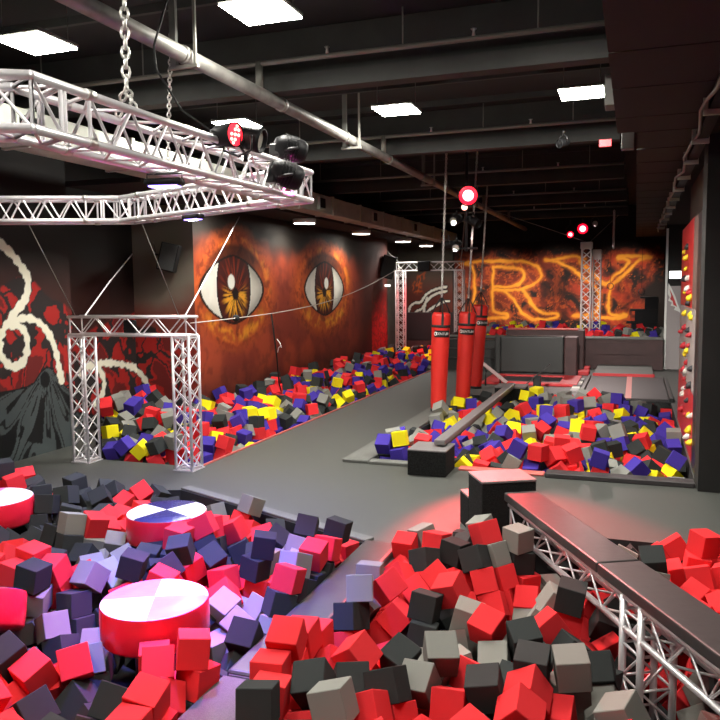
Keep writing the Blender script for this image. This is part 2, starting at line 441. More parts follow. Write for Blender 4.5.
Y1 = catmull([(-3.04, 3.32), (-2.5, 3.34), (-1.75, 3.34), (-1.85, 3.2), (-1.5, 2.85), (-.97, 2.42), (-.6, 2.75), (-.25, 3.1), (-.3, 3.22), (-.6, 3.33), (-.05, 3.34), (.47, 3.32), (.1, 3.2), (-.35, 2.75), (-.8, 2.25), (-.86, 1.8), (-.84, 1.42), (-.6, 1.33), (-.28, 1.28), (-.9, 1.22), (-1.5, 1.22), (-2.03, 1.26), (-1.5, 1.34), (-1.22, 1.5), (-1.2, 1.9), (-1.25, 2.2), (-1.7, 2.6), (-2.3, 3.05), (-2.7, 3.24), (-3.04, 3.3)])
T1 = [catmull([(-8.15, 1.0), (-8.15, 1.55), (-7.95, 1.75), (-7.7, 1.8), (-7.45, 2.1), (-7.1, 2.28), (-6.7, 2.36)]), catmull([(-8.0, 1.0), (-7.9, 1.4), (-7.65, 1.55), (-7.4, 1.9), (-7.1, 2.1), (-6.7, 2.2)]), catmull([(-7.6, 1.0), (-7.5, 1.35), (-7.2, 1.6), (-6.8, 1.8), (-6.6, 1.82)]), catmull([(-7.9, 1.2), (-7.75, 1.0), (-7.6, 1.25), (-7.55, 1.6), (-7.45, 1.95)])]
def paint_back(P):
    Q = P + [-9.0, 0]
    dw = np.array([(fbm(x * 2.2, z * 2.2, 3.) , fbm(x * 2.2 + 9, z * 2.2, 6.)) for x, z in Q]) * .07
    Qw = Q + dw
    D = np.full(len(P), 9.)
    for pl in (R1, R2, R3, R4, Y1): D = np.minimum(D, segdist(Qw, pl)[0])
    T = np.full(len(P), 9.)
    for pl in T1: T = np.minimum(T, segdist(Q, pl)[0])
    out = []
    for (x, z), d, t in zip(Q, D, T):
        n = fbm(x * 1.1, z * 1.1, 2.); w = abs(noise.noise(Vector((x * 2.2 + n * 1.6, z * 2.2 - n, 1.))))
        w2 = abs(noise.noise(Vector((x * 5 + n * 2, z * 5, 4.))))
        c = lerp3(sl(22, 18, 16), sl(34, 20, 16), .6)
        inside = sstep(.95, .25, d) * sstep(3.85, 3.2, z) * sstep(.7, 1.1, z)
        if -6.4 < x < .9:
            s1 = fbm(x * 1.7 + n * .8, z * 1.7 - n * .6, 5.); s2 = noise.noise(Vector((x * 3.2 + 1.4 * n, z * 2.1 + 1.8 * s1, 8.)))
            c = lerp3(c, sl(112, 40, 22), inside * sstep(-.45, .35, s1))
            c = lerp3(c, sl(178, 74, 28), inside * sstep(.15, .02, abs(s2)) * sstep(-.4, .2, s1) * .8)
            c = lerp3(c, sl(205, 96, 34), inside * sstep(.06, .0, abs(s2 - .2)) * .8)
            if -2.3 < x < 1.: c = lerp3(c, sl(184, 58, 30), inside * .6 * sstep(-.1, .5, s1))
        c = lerp3(c, sl(196, 92, 26), sstep(.17, .05, d) * (.3 + .5 * sstep(.22, 0, w2)))
        c = lerp3(c, sl(232, 150, 40), sstep(.075, .025, d) * (.75 + .25 * sstep(-.3, .2, n)))
        if x < -6.4:
            c = lerp3(sl(84, 78, 68), sl(92, 38, 28), sstep(3.3, 1.9, z)) if x < -6.45 else c
            fl = abs(x + 7.75 + .10 * math.sin(z * 6)) - .10 - .12 * (3.1 - z) * .4 * (1 if z < 3.1 else 0)
            if 2.0 < z < 3.1: c = lerp3(c, sl(214, 92, 30), .8 * sstep(.10, -.02, fl) * sstep(2.0, 2.3, z) * sstep(.3, .0, w2))
            if t < .1: c = lerp3(c, sl(226, 220, 206) if t < .045 else sl(20, 16, 15), sstep(.085, .06, t))
        if x > 1.3: c = sl(60, 24, 20)
        out.append(c)
    return out

ZW = 3.9
wl = sbox('wall_left', (-8.35, -1.5, 0), (-8.06, 9.55, 5.3), M['wall'])
o = painted_wall('wall_painting', (-8.05, 6.0), (0, 1), 3.55, 0., ZW, .016, paint_left)
tag(o, 'wall painting of a hooded grey cloaked figure, white chain and red mountains', 'mural')
wr = sbox('wall_left_recess', (-9.2, 9.55, 0), (-8.91, 12.6, 5.3), M['wall'])
sbox('return', (-8.91, 9.40, 0), (-8.35, 9.55, 5.3), M['wall'], wr)
def sub_paint(name, *a, **k):
    return painted_wall(name, *a, **k)
o = painted_wall('painted_recess', (-8.90, 9.55), (0, 1), 2.75, 0., ZW, .025, paint_recess, wr)
o = painted_wall('painted_return', (-8.9, 12.29), (1, 0), 1.31, 0., ZW, .018, paint_cross, wr)
we = sbox('wall_left_far', (-9.2, 12.3, 0), (-7.61, 24.0, 5.3), M['wall'])
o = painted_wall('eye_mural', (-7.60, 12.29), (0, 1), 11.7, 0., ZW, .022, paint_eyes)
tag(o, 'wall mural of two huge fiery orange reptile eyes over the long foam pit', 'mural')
wa = sbox('wall_left_alcove', (-9.2, 24.0, 0), (-8.6, 28.6, 5.3), M['wall_brown'])
wb = sbox('wall_back', (-9.2, 28.52, 0), (2.6, 28.8, 5.3), M['wall'])
o = painted_wall('lettering_mural', (-9.0, 28.5), (1, 0), 10.4, 0., 3.95, .034, paint_back)
tag(o, 'back wall mural with the giant flaming orange letters RY', 'mural')
sbox('wall_front', (-9.2, -1.7, 0), (2.6, -1.5, 5.3), M['wall'])
wrt = sbox('wall_right', (2.4, -1.5, 0), (2.6, 28.5, 5.3), M['wall'])
sbox('wall_right_column', (.72, 9.40, 0), (2.4, 9.95, 3.99), M['wall'])
sbox('wall_right_panel', (.86, 9.96, 0), (2.4, 14.55, 3.99), M['wall_brown'])
wf = sbox('wall_right_far', (.78, 23.1, 0), (2.4, 23.3, 3.99), M['wall'])
sbox('grey_board', (.84, 23.07, 0), (2.0, 23.098, 2.32), M['greytile'], wf)
sbox('corner_bead', (.775, 23.06, 0), (.835, 23.098, 3.9), M['white'], wf)

# logo on the grey board: white feather with red centre
bm = bmesh.new()
def flat_poly(bm, pts, y, mi):
    f = bm.faces.new([bm.verts.new((x, y, z)) for x, z in pts]); f.material_index = mi
    r = bmesh.ops.extrude_face_region(bm, geom=[f]); 
    for v in [e for e in r['geom'] if isinstance(e, bmesh.types.BMVert)]: v.co.y -= .006
    return f
flat_poly(bm, [(.86, 2.40), (.95, 2.25), (1.05, 2.02), (1.12, 1.80), (1.24, 1.52), (1.13, 1.62), (1.02, 1.66), (1.05, 1.74), (.93, 1.78), (.96, 1.86), (.86, 1.92), (.9, 2.0), (.85, 2.1)], 23.062, 0)
flat_poly(bm, [(.89, 2.24), (.96, 2.1), (1.04, 1.9), (1.10, 1.74), (1.0, 1.8), (.98, 1.9), (.91, 1.96), (.94, 2.05)], 23.054, 1)
tag(finish(bm, 'feather_logo', [M['white'], M['panelred']]), 'white and red jagged feather logo on the grey board at the far end', 'logo')

# ------------------------------------------------------------------ ceiling
sbox('ceiling', (-9.2, -1.7, 5.1), (2.6, 28.8, 5.3), M['ceil'])
for k in range(-1, 5):
    Y = 7.75 + 4.25 * k
    bm = bmesh.new(); box(bm, (-8.0, Y, 4.62), (-.26, Y + .06, 5.09)); box(bm, (-8.0, Y - .06, 4.45), (-.26, Y + .14, 4.62))
    structure('ceiling_beam', bm, M['beam'])
    # sprinkler branch line in front of every beam
    bm = bmesh.new(); tube(bm, [(-8.0, Y - .25, 4.70), (-.26, Y - .25, 4.70)], .026, 8)
    t = thing('sprinkler_pipe', (-4, Y - .25, 4.7), 'thin grey sprinkler branch pipe crossing under the ceiling, %s' % ['nearest overhead above the hanging ring truss', 'passing just beyond the ring truss chain', 'beyond the first row of ceiling lights', 'crossing above the three punching bags', 'second from the back wall', 'nearest the back wall'][k + 1], 'pipe', 'sprinkler branch pipes')
    ob = finish(bm, 'pipe', M['thin'], t); ob.location = (4, -(Y - .25), -4.7)
    for x in (-6.6, -5.2, -2.2, -.9):
        bm = bmesh.new(); tube(bm, [(x, Y - .25, 4.70), (x, Y - .25, 5.08)], .008, 6); ob = finish(bm, 'hanger_rod', M['thin'], t); ob.location = (4, -(Y - .25), -4.7)
    bm = bmesh.new(); tube(bm, [(-3.77, Y - .25, 4.44), (-3.77, Y - .25, 4.72)], .04, 10)
    ob = finish(bm, 'riser', M['thin'], t); ob.location = (4, -(Y - .25), -4.7)
    for x in (-3.0, -1.5):
        bm = bmesh.new(); lathe(bm, [(0, 0), (.02, 0), (.012, .05), (.03, .07), (0, .075)], 10, (x, Y - .25, 4.72)); ob = finish(bm, 'sprinkler_head', M['chain'], t); ob.location = (4, -(Y - .25), -4.7)
# fine black cross rails under the deck
bm = bmesh.new()
for k in range(24):
    Y = .6 + 1.2 * k; box(bm, (-8.0, Y, 5.02), (-.26, Y + .05, 5.1))
structure('ceiling_rails', bm, M['beam'])

mp = thing('main_pipe', (-3.77, 14, 4.398), 'thick grey main pipe running the length of the ceiling', 'pipe')
bm = bmesh.new(); tube(bm, [(0, -15.5, 0), (0, 14.4, 0)], .068, 16); finish(bm, 'pipe', M['pipe'], mp)
for y in range(-14, 15, 2):
    bm = bmesh.new(); tube(bm, [(0, y, 0), (0, y + .06, 0)], .078, 16); finish(bm, 'coupling', M['pipe'], mp)
for i, Y in enumerate((6.05, 10.3, 14.55, 18.8)):
    t = thing('pipe_hanger', (-3.77, Y, 4.25), 'grey channel hanger frame holding the main pipe, ' + ['nearest, above the ring truss', 'beyond the first ceiling light', 'near the red stage lamp', 'farthest from the ring truss'][i], 'hanger', 'pipe hangers')
    bm = bmesh.new(); box(bm, (-.13, -.02, .05), (-.07, .02, .845)); finish(bm, 'channel', M['boxgrey'], t)
    bm = bmesh.new(); box(bm, (.10, -.012, .03), (.125, .012, .845)); finish(bm, 'rod', M['thin'], t)
    bm = bmesh.new(); box(bm, (-.15, -.02, .03), (.14, .02, .06)); finish(bm, 'crossbar', M['thin'], t)

# right-hand lowered soffit in boards with dark gaps
sf = bmesh.new()
ys = [-1.5, .1, 1.27, 2.43, 3.6, 4.77, 5.94, 7.03, 8.25, 9.05]
for a, b in zip(ys, ys[1:]): box(sf, (-.22, a + .012, 4.0), (.74, b - .012, 4.05))
Y = 9.05
while Y < 28.4:
    box(sf, (-.02, Y + .02, 4.0), (.74, min(Y + 1.12, 28.5) - .02, 4.05)); Y += 1.12
structure('ceiling_soffit', sf, M['soffit'])
sbox('ceiling_bulkhead', (-.2, -1.5, 4.052), (2.4, 9.04, 5.1), M['lining']); sbox('ceiling_bulkhead_far', (0, 9.04, 4.052), (2.4, 28.5, 5.1), M['lining'])
sbox('ceiling_side', (.74, -1.5, 4.0), (2.4, 28.5, 4.05), M['lining'])
t = thing('cable_tray', (.62, 15, 3.86), 'dark cable tray with loose silver conduits along the low ceiling edge', 'cable tray')
bm = bmesh.new(); box(bm, (-.06, -9.5, 0), (.06, 8.0, .02)); box(bm, (-.06, -9.5, 0), (-.05, 8., .07)); finish(bm, 'tray', M['plastic'], t)
bm = bmesh.new(); tube(bm, [(-.09 + .03 * math.sin(i * 1.3), -9.5 + i * .5, -.02 + .03 * math.sin(i * 2.1)) for i in range(36)], .016, 6); finish(bm, 'conduit', M['thin'], t)
for i in range(12):
    bm = bmesh.new(); box(bm, (-.1, -9 + i * 1.45, -.05), (.07, -8.97 + i * 1.45, .1)); finish(bm, 'bracket', M['duct'], t)

def small_box(name, loc, s, m, label, cat, group=None):
    bm = bmesh.new(); rbox(bm, (-s[0] / 2, -s[1] / 2, -s[2] / 2), (s[0] / 2, s[1] / 2, s[2] / 2), .006, 1)
    o = finish(bm, name, m); o.location = loc; return tag(o, label, cat, group)
small_box('junction_box', (-.28, 8.35, 4.28), (.1, .28, .30), M['boxgrey'], 'grey electrical box on the bulkhead edge beside a ceiling light', 'electrical box')
small_box('junction_box', (-.12, 9.6, 4.05), (.14, .16, .28), M['boxgrey'], 'pale grey electrical box at the notch of the low ceiling', 'electrical box')
small_box('warning_sign', (-.42, 11.0, 4.24), (.16, .06, .10), M['hold_r'], 'small red and white sign hanging near the grey electrical boxes', 'sign')
small_box('wall_unit', (1.02, 22.6, 2.62), (.32, .2, .2), M['signwhite'], 'white box unit on the dark wall behind the climbing panel', 'wall unit')
small_box('emergency_light', (-7.50, 23.7, 2.42), (.10, .28, .07), M['signwhite'], 'small white emergency light at the end of the eye mural', 'light')

# ventilation duct + downlight soffit above the eye mural
sbox('ceiling_ledge', (-8.06, 9.55, 3.90), (-6.72, 28.5, 3.98), M['ceil'])
dt = thing('ventilation_duct', (-6.5, 15, 3.95), 'long square grey ventilation duct hung above the eye mural', 'duct')
for i in range(15):
    y0 = -13.4 + i * 1.8
    bm = bmesh.new(); rbox(bm, (-.2, y0, 0), (.2, y0 + 1.76, .38), .012, 1); box(bm, (-.22, y0 + 1.75, -.02), (.22, y0 + 1.81, .40))
    finish(bm, 'duct_section', M['duct'], dt)
for y in (-8.3, 0.1, 3.6, 7.4, 10.8):
    bm = bmesh.new(); box(bm, (.18, y, .06), (.25, y + .34, .32)); box(bm, (.24, y + .04, .09), (.26, y + .30, .29), 1); finish(bm, 'vent_outlet', [M['duct'], M['plastic']], dt)

def lamp(name, kind, loc, d, energy, color, size=.1, spot=None, blend=.4):
    L = bpy.data.lights.new(name, kind); L.energy = energy; L.color = color
    if kind == 'SPOT': L.spot_size = math.radians(spot); L.spot_blend = blend; L.shadow_soft_size = size
    if kind == 'POINT': L.shadow_soft_size = size
    if kind == 'AREA': L.size = size
    o = bpy.data.objects.new(name, L); COL.objects.link(o); o.location = loc
    o.rotation_euler = Vector(d).to_track_quat('-Z', 'Y').to_euler(); return o

dn = ['nearest over the first eye', 'between the two eyes', 'past the second eye', 'over the far alcove', 'farthest, before the tentacle painting']
for i, Y in enumerate((12.6, 16.0, 19.8, 23.8, 26.7)):
    t = thing('downlight', (-7.0, Y, 3.80), 'round white downlight under the dark ledge, ' + dn[i], 'ceiling light', 'round downlights above the eye mural')
    bm = bmesh.new(); lathe(bm, [(.26, .06), (.26, 0), (.235, -.004), (.235, .01)], 24, ); lathe(bm, [(0, .095), (.26, .095), (.26, .06)], 24); finish(bm, 'ring', M['white'], t)
    bm = bmesh.new(); lathe(bm, [(0, .0), (.23, .0), (.23, .008), (0, .008)], 24); finish(bm, 'diffuser', M['down_light'], t)
    lamp('downlight_lamp', 'SPOT', (-7.0, Y, 3.78), (-.12, 0, -1), DOWN_E, (1, .95, .85), .12, 150, .6)
pan = {(0, 0): 'nearest the camera'}
for X in (-5.35, -3.0, -.66):
    for Y in (1.8, 6.03, 9.92):
        lab = {(-5.35, 6.03): 'square ceiling light panel above the hanging ring truss', (-3.0, 6.03): 'large square ceiling light panel beside the main pipe, nearest overhead', (-3.0, 9.92): 'square ceiling light panel between main pipe and second beam', (-.66, 9.92): 'square ceiling light panel beside the grey electrical box', (-5.35, 9.92): 'square ceiling light panel glowing behind the red stage light'}.get((X, Y), 'square ceiling light panel overhead, out past the %s corner of the view' % ('near' if Y < 3 else 'upper'))
        t = thing('ceiling_light', (X, Y, 4.66), lab, 'ceiling light', 'square ceiling light panels')
        bm = bmesh.new()
        rbox(bm, (-.27, -.27, .012), (.27, .27, .05), .01, 1)
        for cx, cy in ((-.2, -.2), (.2, .2)): tube(bm, [(cx, cy, .04), (cx, cy, .435)], .005, 5)
        finish(bm, 'frame', M['boxgrey'], t)
        bm = bmesh.new(); box(bm, (-.255, -.262, -.004), (.255, .262, .012)); finish(bm, 'diffuser', M['panel_light'], t)
        lamp('panel_lamp', 'AREA', (X, Y, 4.65), (0, 0, -1), PANEL_E * (1.9 if Y > 9 else 1.), (1, .965, .89), .46)

# ------------------------------------------------------------------ trusses
def truss(root, p, q, side, s=.25, r=.025, rb=.009, pitch=.25, m=None, name='truss_section', cross=False, ends=True):
    """square lattice girder: p->q along the first chord, side = unit vector to the second chord, third axis = side x dir"""
    m = m or M['alu']; p = Vector(p); q = Vector(q); d = (q - p); L = d.length; d.normalize(); a = Vector(side).normalized(); b = d.cross(a).normalized()
    bm = bmesh.new(); C4 = [Vector((0, 0, 0)), a * s, a * s + b * s, b * s]
    for c in C4: tube(bm, [p + c, q + c], r, 10)
    ch = finish(bm, name, m, root)
    bm = bmesh.new(); n = max(2, round(L / pitch)); n += n % 2; st = L / n
    for k in range(4):
        c0, c1 = C4[k], C4[(k + 1) % 4]
        for i in range(n):
            e0, e1 = (c0, c1) if (i + k) % 2 == 0 else (c1, c0)
            tube(bm, [p + e0 + d * st * i, p + e1 + d * st * (i + 1)], rb, 6, cap=False)
            if cross: tube(bm, [p + e1 + d * st * i, p + e0 + d * st * (i + 1)], rb, 6, cap=False)
        if ends:
            for t in (.03, L - .03): tube(bm, [p + c0 + d * t, p + c1 + d * t], rb * 1.3, 6, cap=False)
            if L > 1.5 and name == 'truss_section':
                for t in (.42, L - .42): tube(bm, [p + c0 + d * t, p + c1 + d * t], rb * 1.3, 6, cap=False)
    finish(bm, 'lattice', m, ch)
    return ch

A_, B_, C_, D_, E_, F_ = (-2.75, 3.05), (-2.75, 6.45), (-5.45, 7.60), (-7.65, 6.65), (-7.65, 2.9), (-5.0, 1.75)
ring = [A_, B_, C_, D_, E_, F_]
rt_ = thing('ring_truss', (0, 0, 0), 'large hexagonal silver lattice truss ring hanging on chains over the front foam pit', 'truss')
cx, cy = -5.2, 4.7; zb, s = 3.13, .25
def inset(v, k=.25):
    # inner corner: average inward offset
    i = ring.index(v); pv = Vector(ring[i - 1]); nv = Vector(ring[(i + 1) % 6]); c = Vector(v)
    d1 = (c - pv).normalized(); d2 = (nv - c).normalized()
    n1 = Vector((-d1.y, d1.x)); n2 = Vector((-d2.y, d2.x)); cc = Vector((cx, cy))
    if n1.dot(cc - c) < 0: n1 = -n1
    if n2.dot(cc - c) < 0: n2 = -n2
    h = (n1 + n2).normalized(); return c + h * k / max(.3, h.dot(n1))
for i in range(6):
    a, b = Vector(ring[i]), Vector(ring[(i + 1) % 6]); ai, bi = inset(ring[i]), inset(ring[(i + 1) % 6])
    bm = bmesh.new()
    cor = [(a, b), (ai, bi)]
    for (u, v) in cor:
        for z in (zb, zb + s): tube(bm, [(u.x, u.y, z), (v.x, v.y, z)], .025, 12)
    for (u, v) in cor:
        for z in (zb, zb + s): lathe(bm, [(0, -.026), (.018, -.018), (.026, 0), (.018, .018), (0, .026)], 10, (u.x, u.y, z))
    ch = finish(bm, 'truss_section', M['alu'], rt_)
    bm = bmesh.new(); L = (b - a).length; n = round(L / .27); n += n % 2
    def P3(o, t, z):
        u, v = (a, b) if o == 0 else (ai, bi); w = u.lerp(v, t); return Vector((w.x, w.y, z))
    faces = [((0, zb), (0, zb + s)), ((0, zb + s), (1, zb + s)), ((1, zb + s), (1, zb)), ((1, zb), (0, zb))]
    t0 = .42 / L
    for fi, (e0, e1) in enumerate(faces):
        for k in range(n):
            ta, tb = t0 + (1 - 2 * t0) * k / n, t0 + (1 - 2 * t0) * (k + 1) / n
            x0, x1 = (e0, e1) if (k + fi) % 2 else (e1, e0)
            tube(bm, [P3(x0[0], ta, x0[1]), P3(x1[0], tb, x1[1])], .010, 6, cap=False)
        for t in (.0, t0 * .48, t0 * .55, t0, 1 - t0, 1 - t0 * .55, 1 - t0 * .48, 1): tube(bm, [P3(e0[0], t, e0[1]), P3(e1[0], t, e1[1])], .011, 6, cap=False)
        tube(bm, [P3(e0[0], t0 * .5, e0[1]), P3(e1[0], 0, e1[1])], .010, 6, cap=False); tube(bm, [P3(e0[0], 1, e0[1]), P3(e1[0], 1 - t0 * .5, e1[1])], .010, 6, cap=False)
    finish(bm, 'lattice', M['alu'], ch)
    for t in (t0, 1 - t0):
        for o in (0, 1):
            for z in (zb, zb + s):
                bm = bmesh.new(); p0 = P3(o, t - .03 / L, z); p1 = P3(o, t + .03 / L, z); tube(bm, [p0, p1], .031, 10); finish(bm, 'coupler', M['chain'], ch)

def chain(name, p, q, label, link=.05, wr=.006, parent=None, group=None):
    p = Vector(p); q = Vector(q); L = (q - p).length; n = max(3, int(L / (link * .72))); d = (q - p).normalized()
    a = d.orthogonal().normalized(); b = d.cross(a); bm = bmesh.new()
    for i in range(n):
        c = p + d * (L * (i + .5) / n); s1 = a if i % 2 else b; pts = []
        for k in range(9):
            t = 2 * PI * k / 8; pts.append(c + d * (link * .5 * math.cos(t)) + s1 * (link * .30 * math.sin(t)))
        tube(bm, pts, wr, 5, cap=False)
    o = finish(bm, name, M['chain'], parent)
    if parent is None: tag(o, label, 'chain', group)
    return o
chain('hanging_chain', (-2.84, 3.95, 5.05), (-2.86, 3.95, 3.55), 'heavy silver chain holding the near side of the ring truss', .075, .009, group='ring truss chains')
ob = chain('sling', (-2.86, 3.95, 3.56), (-2.76, 3.88, 3.40), '', .06, .008, rt_); ob = chain('sling', (-2.86, 3.95, 3.56), (-2.98, 4.02, 3.40), '', .06, .008, rt_)
chain('hanging_chain', (-4.60, 7.15, 5.05), (-4.78, 7.25, 3.38), 'silver chain holding the far side of the ring truss', .06, .008, group='ring truss chains')
chain('hanging_chain', (-7.5, 5.0, 5.05), (-7.5, 5.0, 3.40), 'silver chain holding the wall side of the ring truss', .06, .008, group='ring truss chains')

def rod(name, pts, r, m, label, cat, group=None):
    bm = bmesh.new(); tube(bm, pts, r, 6); return tag(finish(bm, name, m, None, True), label, cat, group)

# portal in front of the long pit
def portal(x0, x1, Y, h, s, label, m, pitch=.22, nm='truss_portal'):
    t = thing(nm, (0, 0, 0), label, 'truss')
    for xx in (x0, x1 - s):
        truss(t, (xx, Y, .012), (xx, Y, h - s), (1, 0, 0), s, .02, .008, pitch, m, 'leg', True)
        bm = bmesh.new(); box(bm, (xx - .03, Y - .03, 0), (xx + s + .03, Y + s + .03, .012)); finish(bm, 'base_plate', m, t)
    truss(t, (x0, Y + s, h - s), (x1, Y + s, h - s), (0, 0, 1), s, .02, .008, pitch, m, 'crossbeam')
    return t
t = portal(-7.23, -5.36, 8.50, 2.0, .24, 'silver truss gate standing before the long foam pit', M['alu'])
bm = bmesh.new(); rbox(bm, (-6.36, 8.52, 1.79), (-6.18, 8.58, 1.96), .01, 1); finish(bm, 'black_plate', M['plastic'], t)
# fix crossbeam direction: lattice hangs towards +Y through side x dir
t2 = portal(-7.32, -5.12, 24.0, 3.15, .26, 'far truss gate near the tentacle painting', M['alu_w'], .26)
bm = bmesh.new(); rbox(bm, (-6.55, 23.85, 2.86), (-6.15, 24.3, 3.18), .02, 1); finish(bm, 'black_plate', M['plastic'], t2)

# guy wires and ratchet straps
rod('guy_wire', [(-6.55, 7.12, 3.12), (-7.15, 8.55, 2.02)], .006, M['thin'], 'thin steel wire from ring truss down to the first corner of the truss gate', 'wire', 'guy wires of the truss gate')
rod('guy_wire', [(-5.35, 7.58, 3.12), (-5.52, 8.55, 2.02)], .006, M['thin'], 'thin steel wire from ring truss corner down to the gate corner near the eyes', 'wire', 'guy wires of the truss gate')
rod('ratchet_strap', [(-7.08, 8.65, 2.0), (-7.9, 10.3, 2.5), (-8.84, 12.2, 3.02)], .011, M['alu_w'], 'pale ratchet strap rising from the gate to the dark side wall', 'strap', 'straps of the truss gate')
rod('ratchet_strap', [(-5.5, 8.65, 2.0), (-6.5, 11.3, 2.9), (-7.55, 14.0, 3.80)], .011, M['alu_w'], 'pale ratchet strap rising from the gate past the first eye', 'strap', 'straps of the truss gate')
SL = [(-5.40, 8.62, 1.92)]
for i in range(1, 21):
    k = i / 20; SL.append((-5.40 + (-7.15 + 5.40) * k, 8.62 + (24 - 8.62) * k, 1.92 + (3.0 - 1.92) * k - .35 * math.sin(PI * k) * (1 - .2 * k)))
rod('tightrope', SL, .008, M['rope'], 'thin rope stretched past the eye mural between the two truss gates', 'rope')
bm = bmesh.new(); bmesh.ops.create_icosphere(bm, subdivisions=2, radius=.055); o = finish(bm, 'rope_knot', M['blackrope'], None, True); o.location = SL[2]; tag(o, 'round black ball on the thin rope below the first eye', 'ball')
rod('black_rope', [SL[4], (-6.1, 12.6, 1.1), (-6.55, 13.6, .5), (-6.65, 13.9, .30)], .014, M['blackrope'], 'slack black rope hanging from the thin rope into the foam', 'rope')
bm = bmesh.new(); tube(bm, [(-5.80 + .05 * math.sin(a * .7) * 1.2, 12.0 + .02 * a, 1.45 - .03 * a + .04 * math.cos(a * 1.4)) for a in range(7)], .009, 5); tag(finish(bm, 'rope_hook', M['alu_w'], None, True), 'small pale hook hanging from the thin rope', 'hook')
rod('guy_wire', [(-7.2, 24.1, 3.15), (-7.9, 24.3, 3.7), (-8.4, 24.5, 4.0)], .012, M['thin'], 'wire from the far truss gate up to the alcove wall', 'wire', 'wires of the far gate')
rod('guy_wire', [(-5.2, 24.1, 3.15), (-4.7, 22.0, 3.5), (-4.0, 19.0, 4.2)], .012, M['thin'], 'wire from the far truss gate up to the main pipe', 'wire', 'wires of the far gate')

# speakers
def speaker(loc, rot, sz, label):
    t = thing('wall_speaker', loc, label, 'speaker', rot=rot)
    bm = bmesh.new(); rbox(bm, (-sz[0] / 2, -sz[1] / 2, -sz[2] / 2), (sz[0] / 2, sz[1] / 2, sz[2] / 2), .02, 2); finish(bm, 'cabinet', M['plastic'], t)
    bm = bmesh.new(); rbox(bm, (-sz[0] / 2 + .02, -sz[1] / 2 - .012, -sz[2] / 2 + .02), (sz[0] / 2 - .02, -sz[1] / 2, sz[2] / 2 - .02), .005, 1); finish(bm, 'grille', M['speaker'], t)
    bm = bmesh.new(); tube(bm, [(-sz[0] / 2 - .02, 0, .0), (-sz[0] / 2 - .12, .06, .0), (-sz[0] / 2 - .16, .16, .02)], .016, 8); tube(bm, [(-sz[0] / 2 - .1, .05, .03), (-sz[0] / 2 - .16, .05, .16), (-sz[0] / 2 - .2, .12, .2)], .007, 6); finish(bm, 'bracket', M['black'], t)
    return t
speaker((-7.88, 11.95, 2.93), (0, math.radians(14), math.radians(20)), (.32, .26, .50), 'tilted black loudspeaker on the wall between chain painting and eye mural')
speaker((-7.42, 23.5, 3.0), (0, math.radians(14), math.radians(20)), (.42, .3, .72), 'tilted loudspeaker beside the far truss gate')

# tower on the platform
t = thing('lattice_tower', (0, 0, 0), 'white and pink lattice tower of two posts standing before the letter Y', 'truss')
truss(t, (-1.52, 23.9, .80), (-1.52, 23.9, 3.62), (1, 0, 0), .26, .022, .012, .24, M['alu_w'], 'post', True)
truss(t, (-1.22, 24.5, .80), (-1.22, 24.5, 3.42), (1, 0, 0), .22, .02, .012, .22, M['alu_w'], 'post', True)
bm = bmesh.new(); rbox(bm, (-1.56, 23.86, 3.44), (-1.22, 24.2, 3.64), .01, 1); finish(bm, 'top_plate', M['white'], t); bm = bmesh.new(); rbox(bm, (-1.24, 24.46, 3.14), (-.98, 24.74, 3.44), .02, 1); finish(bm, 'top_plate', M['white'], t)
rod('guy_wire', [(-1.4, 24.0, 3.64), (-2.2, 22.4, 3.9), (-3.9, 19.5, 4.42)], .010, M['thin'], 'wire from the lattice tower up to the main pipe', 'wire', 'wires of the lattice tower')
rod('guy_wire', [(-1.3, 24.0, 3.64), (-.5, 24.0, 4.4)], .010, M['thin'], 'wire from the lattice tower up to the low ceiling edge', 'wire', 'wires of the lattice tower')
chain('hanging_chain', (-.62, 23.6, 4.5), (-.62, 23.6, 3.42), 'chain hanging before the letter Y beside the lattice tower', .09, .014)
for i, (x, z0, z1, lab) in enumerate(((-.70, 3.4, 2.42, 'gymnastic ring on a rope, the one nearer the lattice tower'), (.17, 4.3, 2.25, 'gymnastic ring on a rope, the one nearer the low ceiling edge'))):
    t = thing('gym_ring', (x, 24.0, z1), lab, 'ring', 'gymnastic rings')
    bm = bmesh.new(); tube(bm, [(.09 * math.cos(a * PI / 10), 0, .09 * math.sin(a * PI / 10) - .09) for a in range(21)], .010, 8, cap=False); finish(bm, 'ring', M['black'], t)
    bm = bmesh.new(); tube(bm, [(0, 0, 0), (0, 0, z0 - z1)], .006, 6); finish(bm, 'strap', M['blackrope'], t)

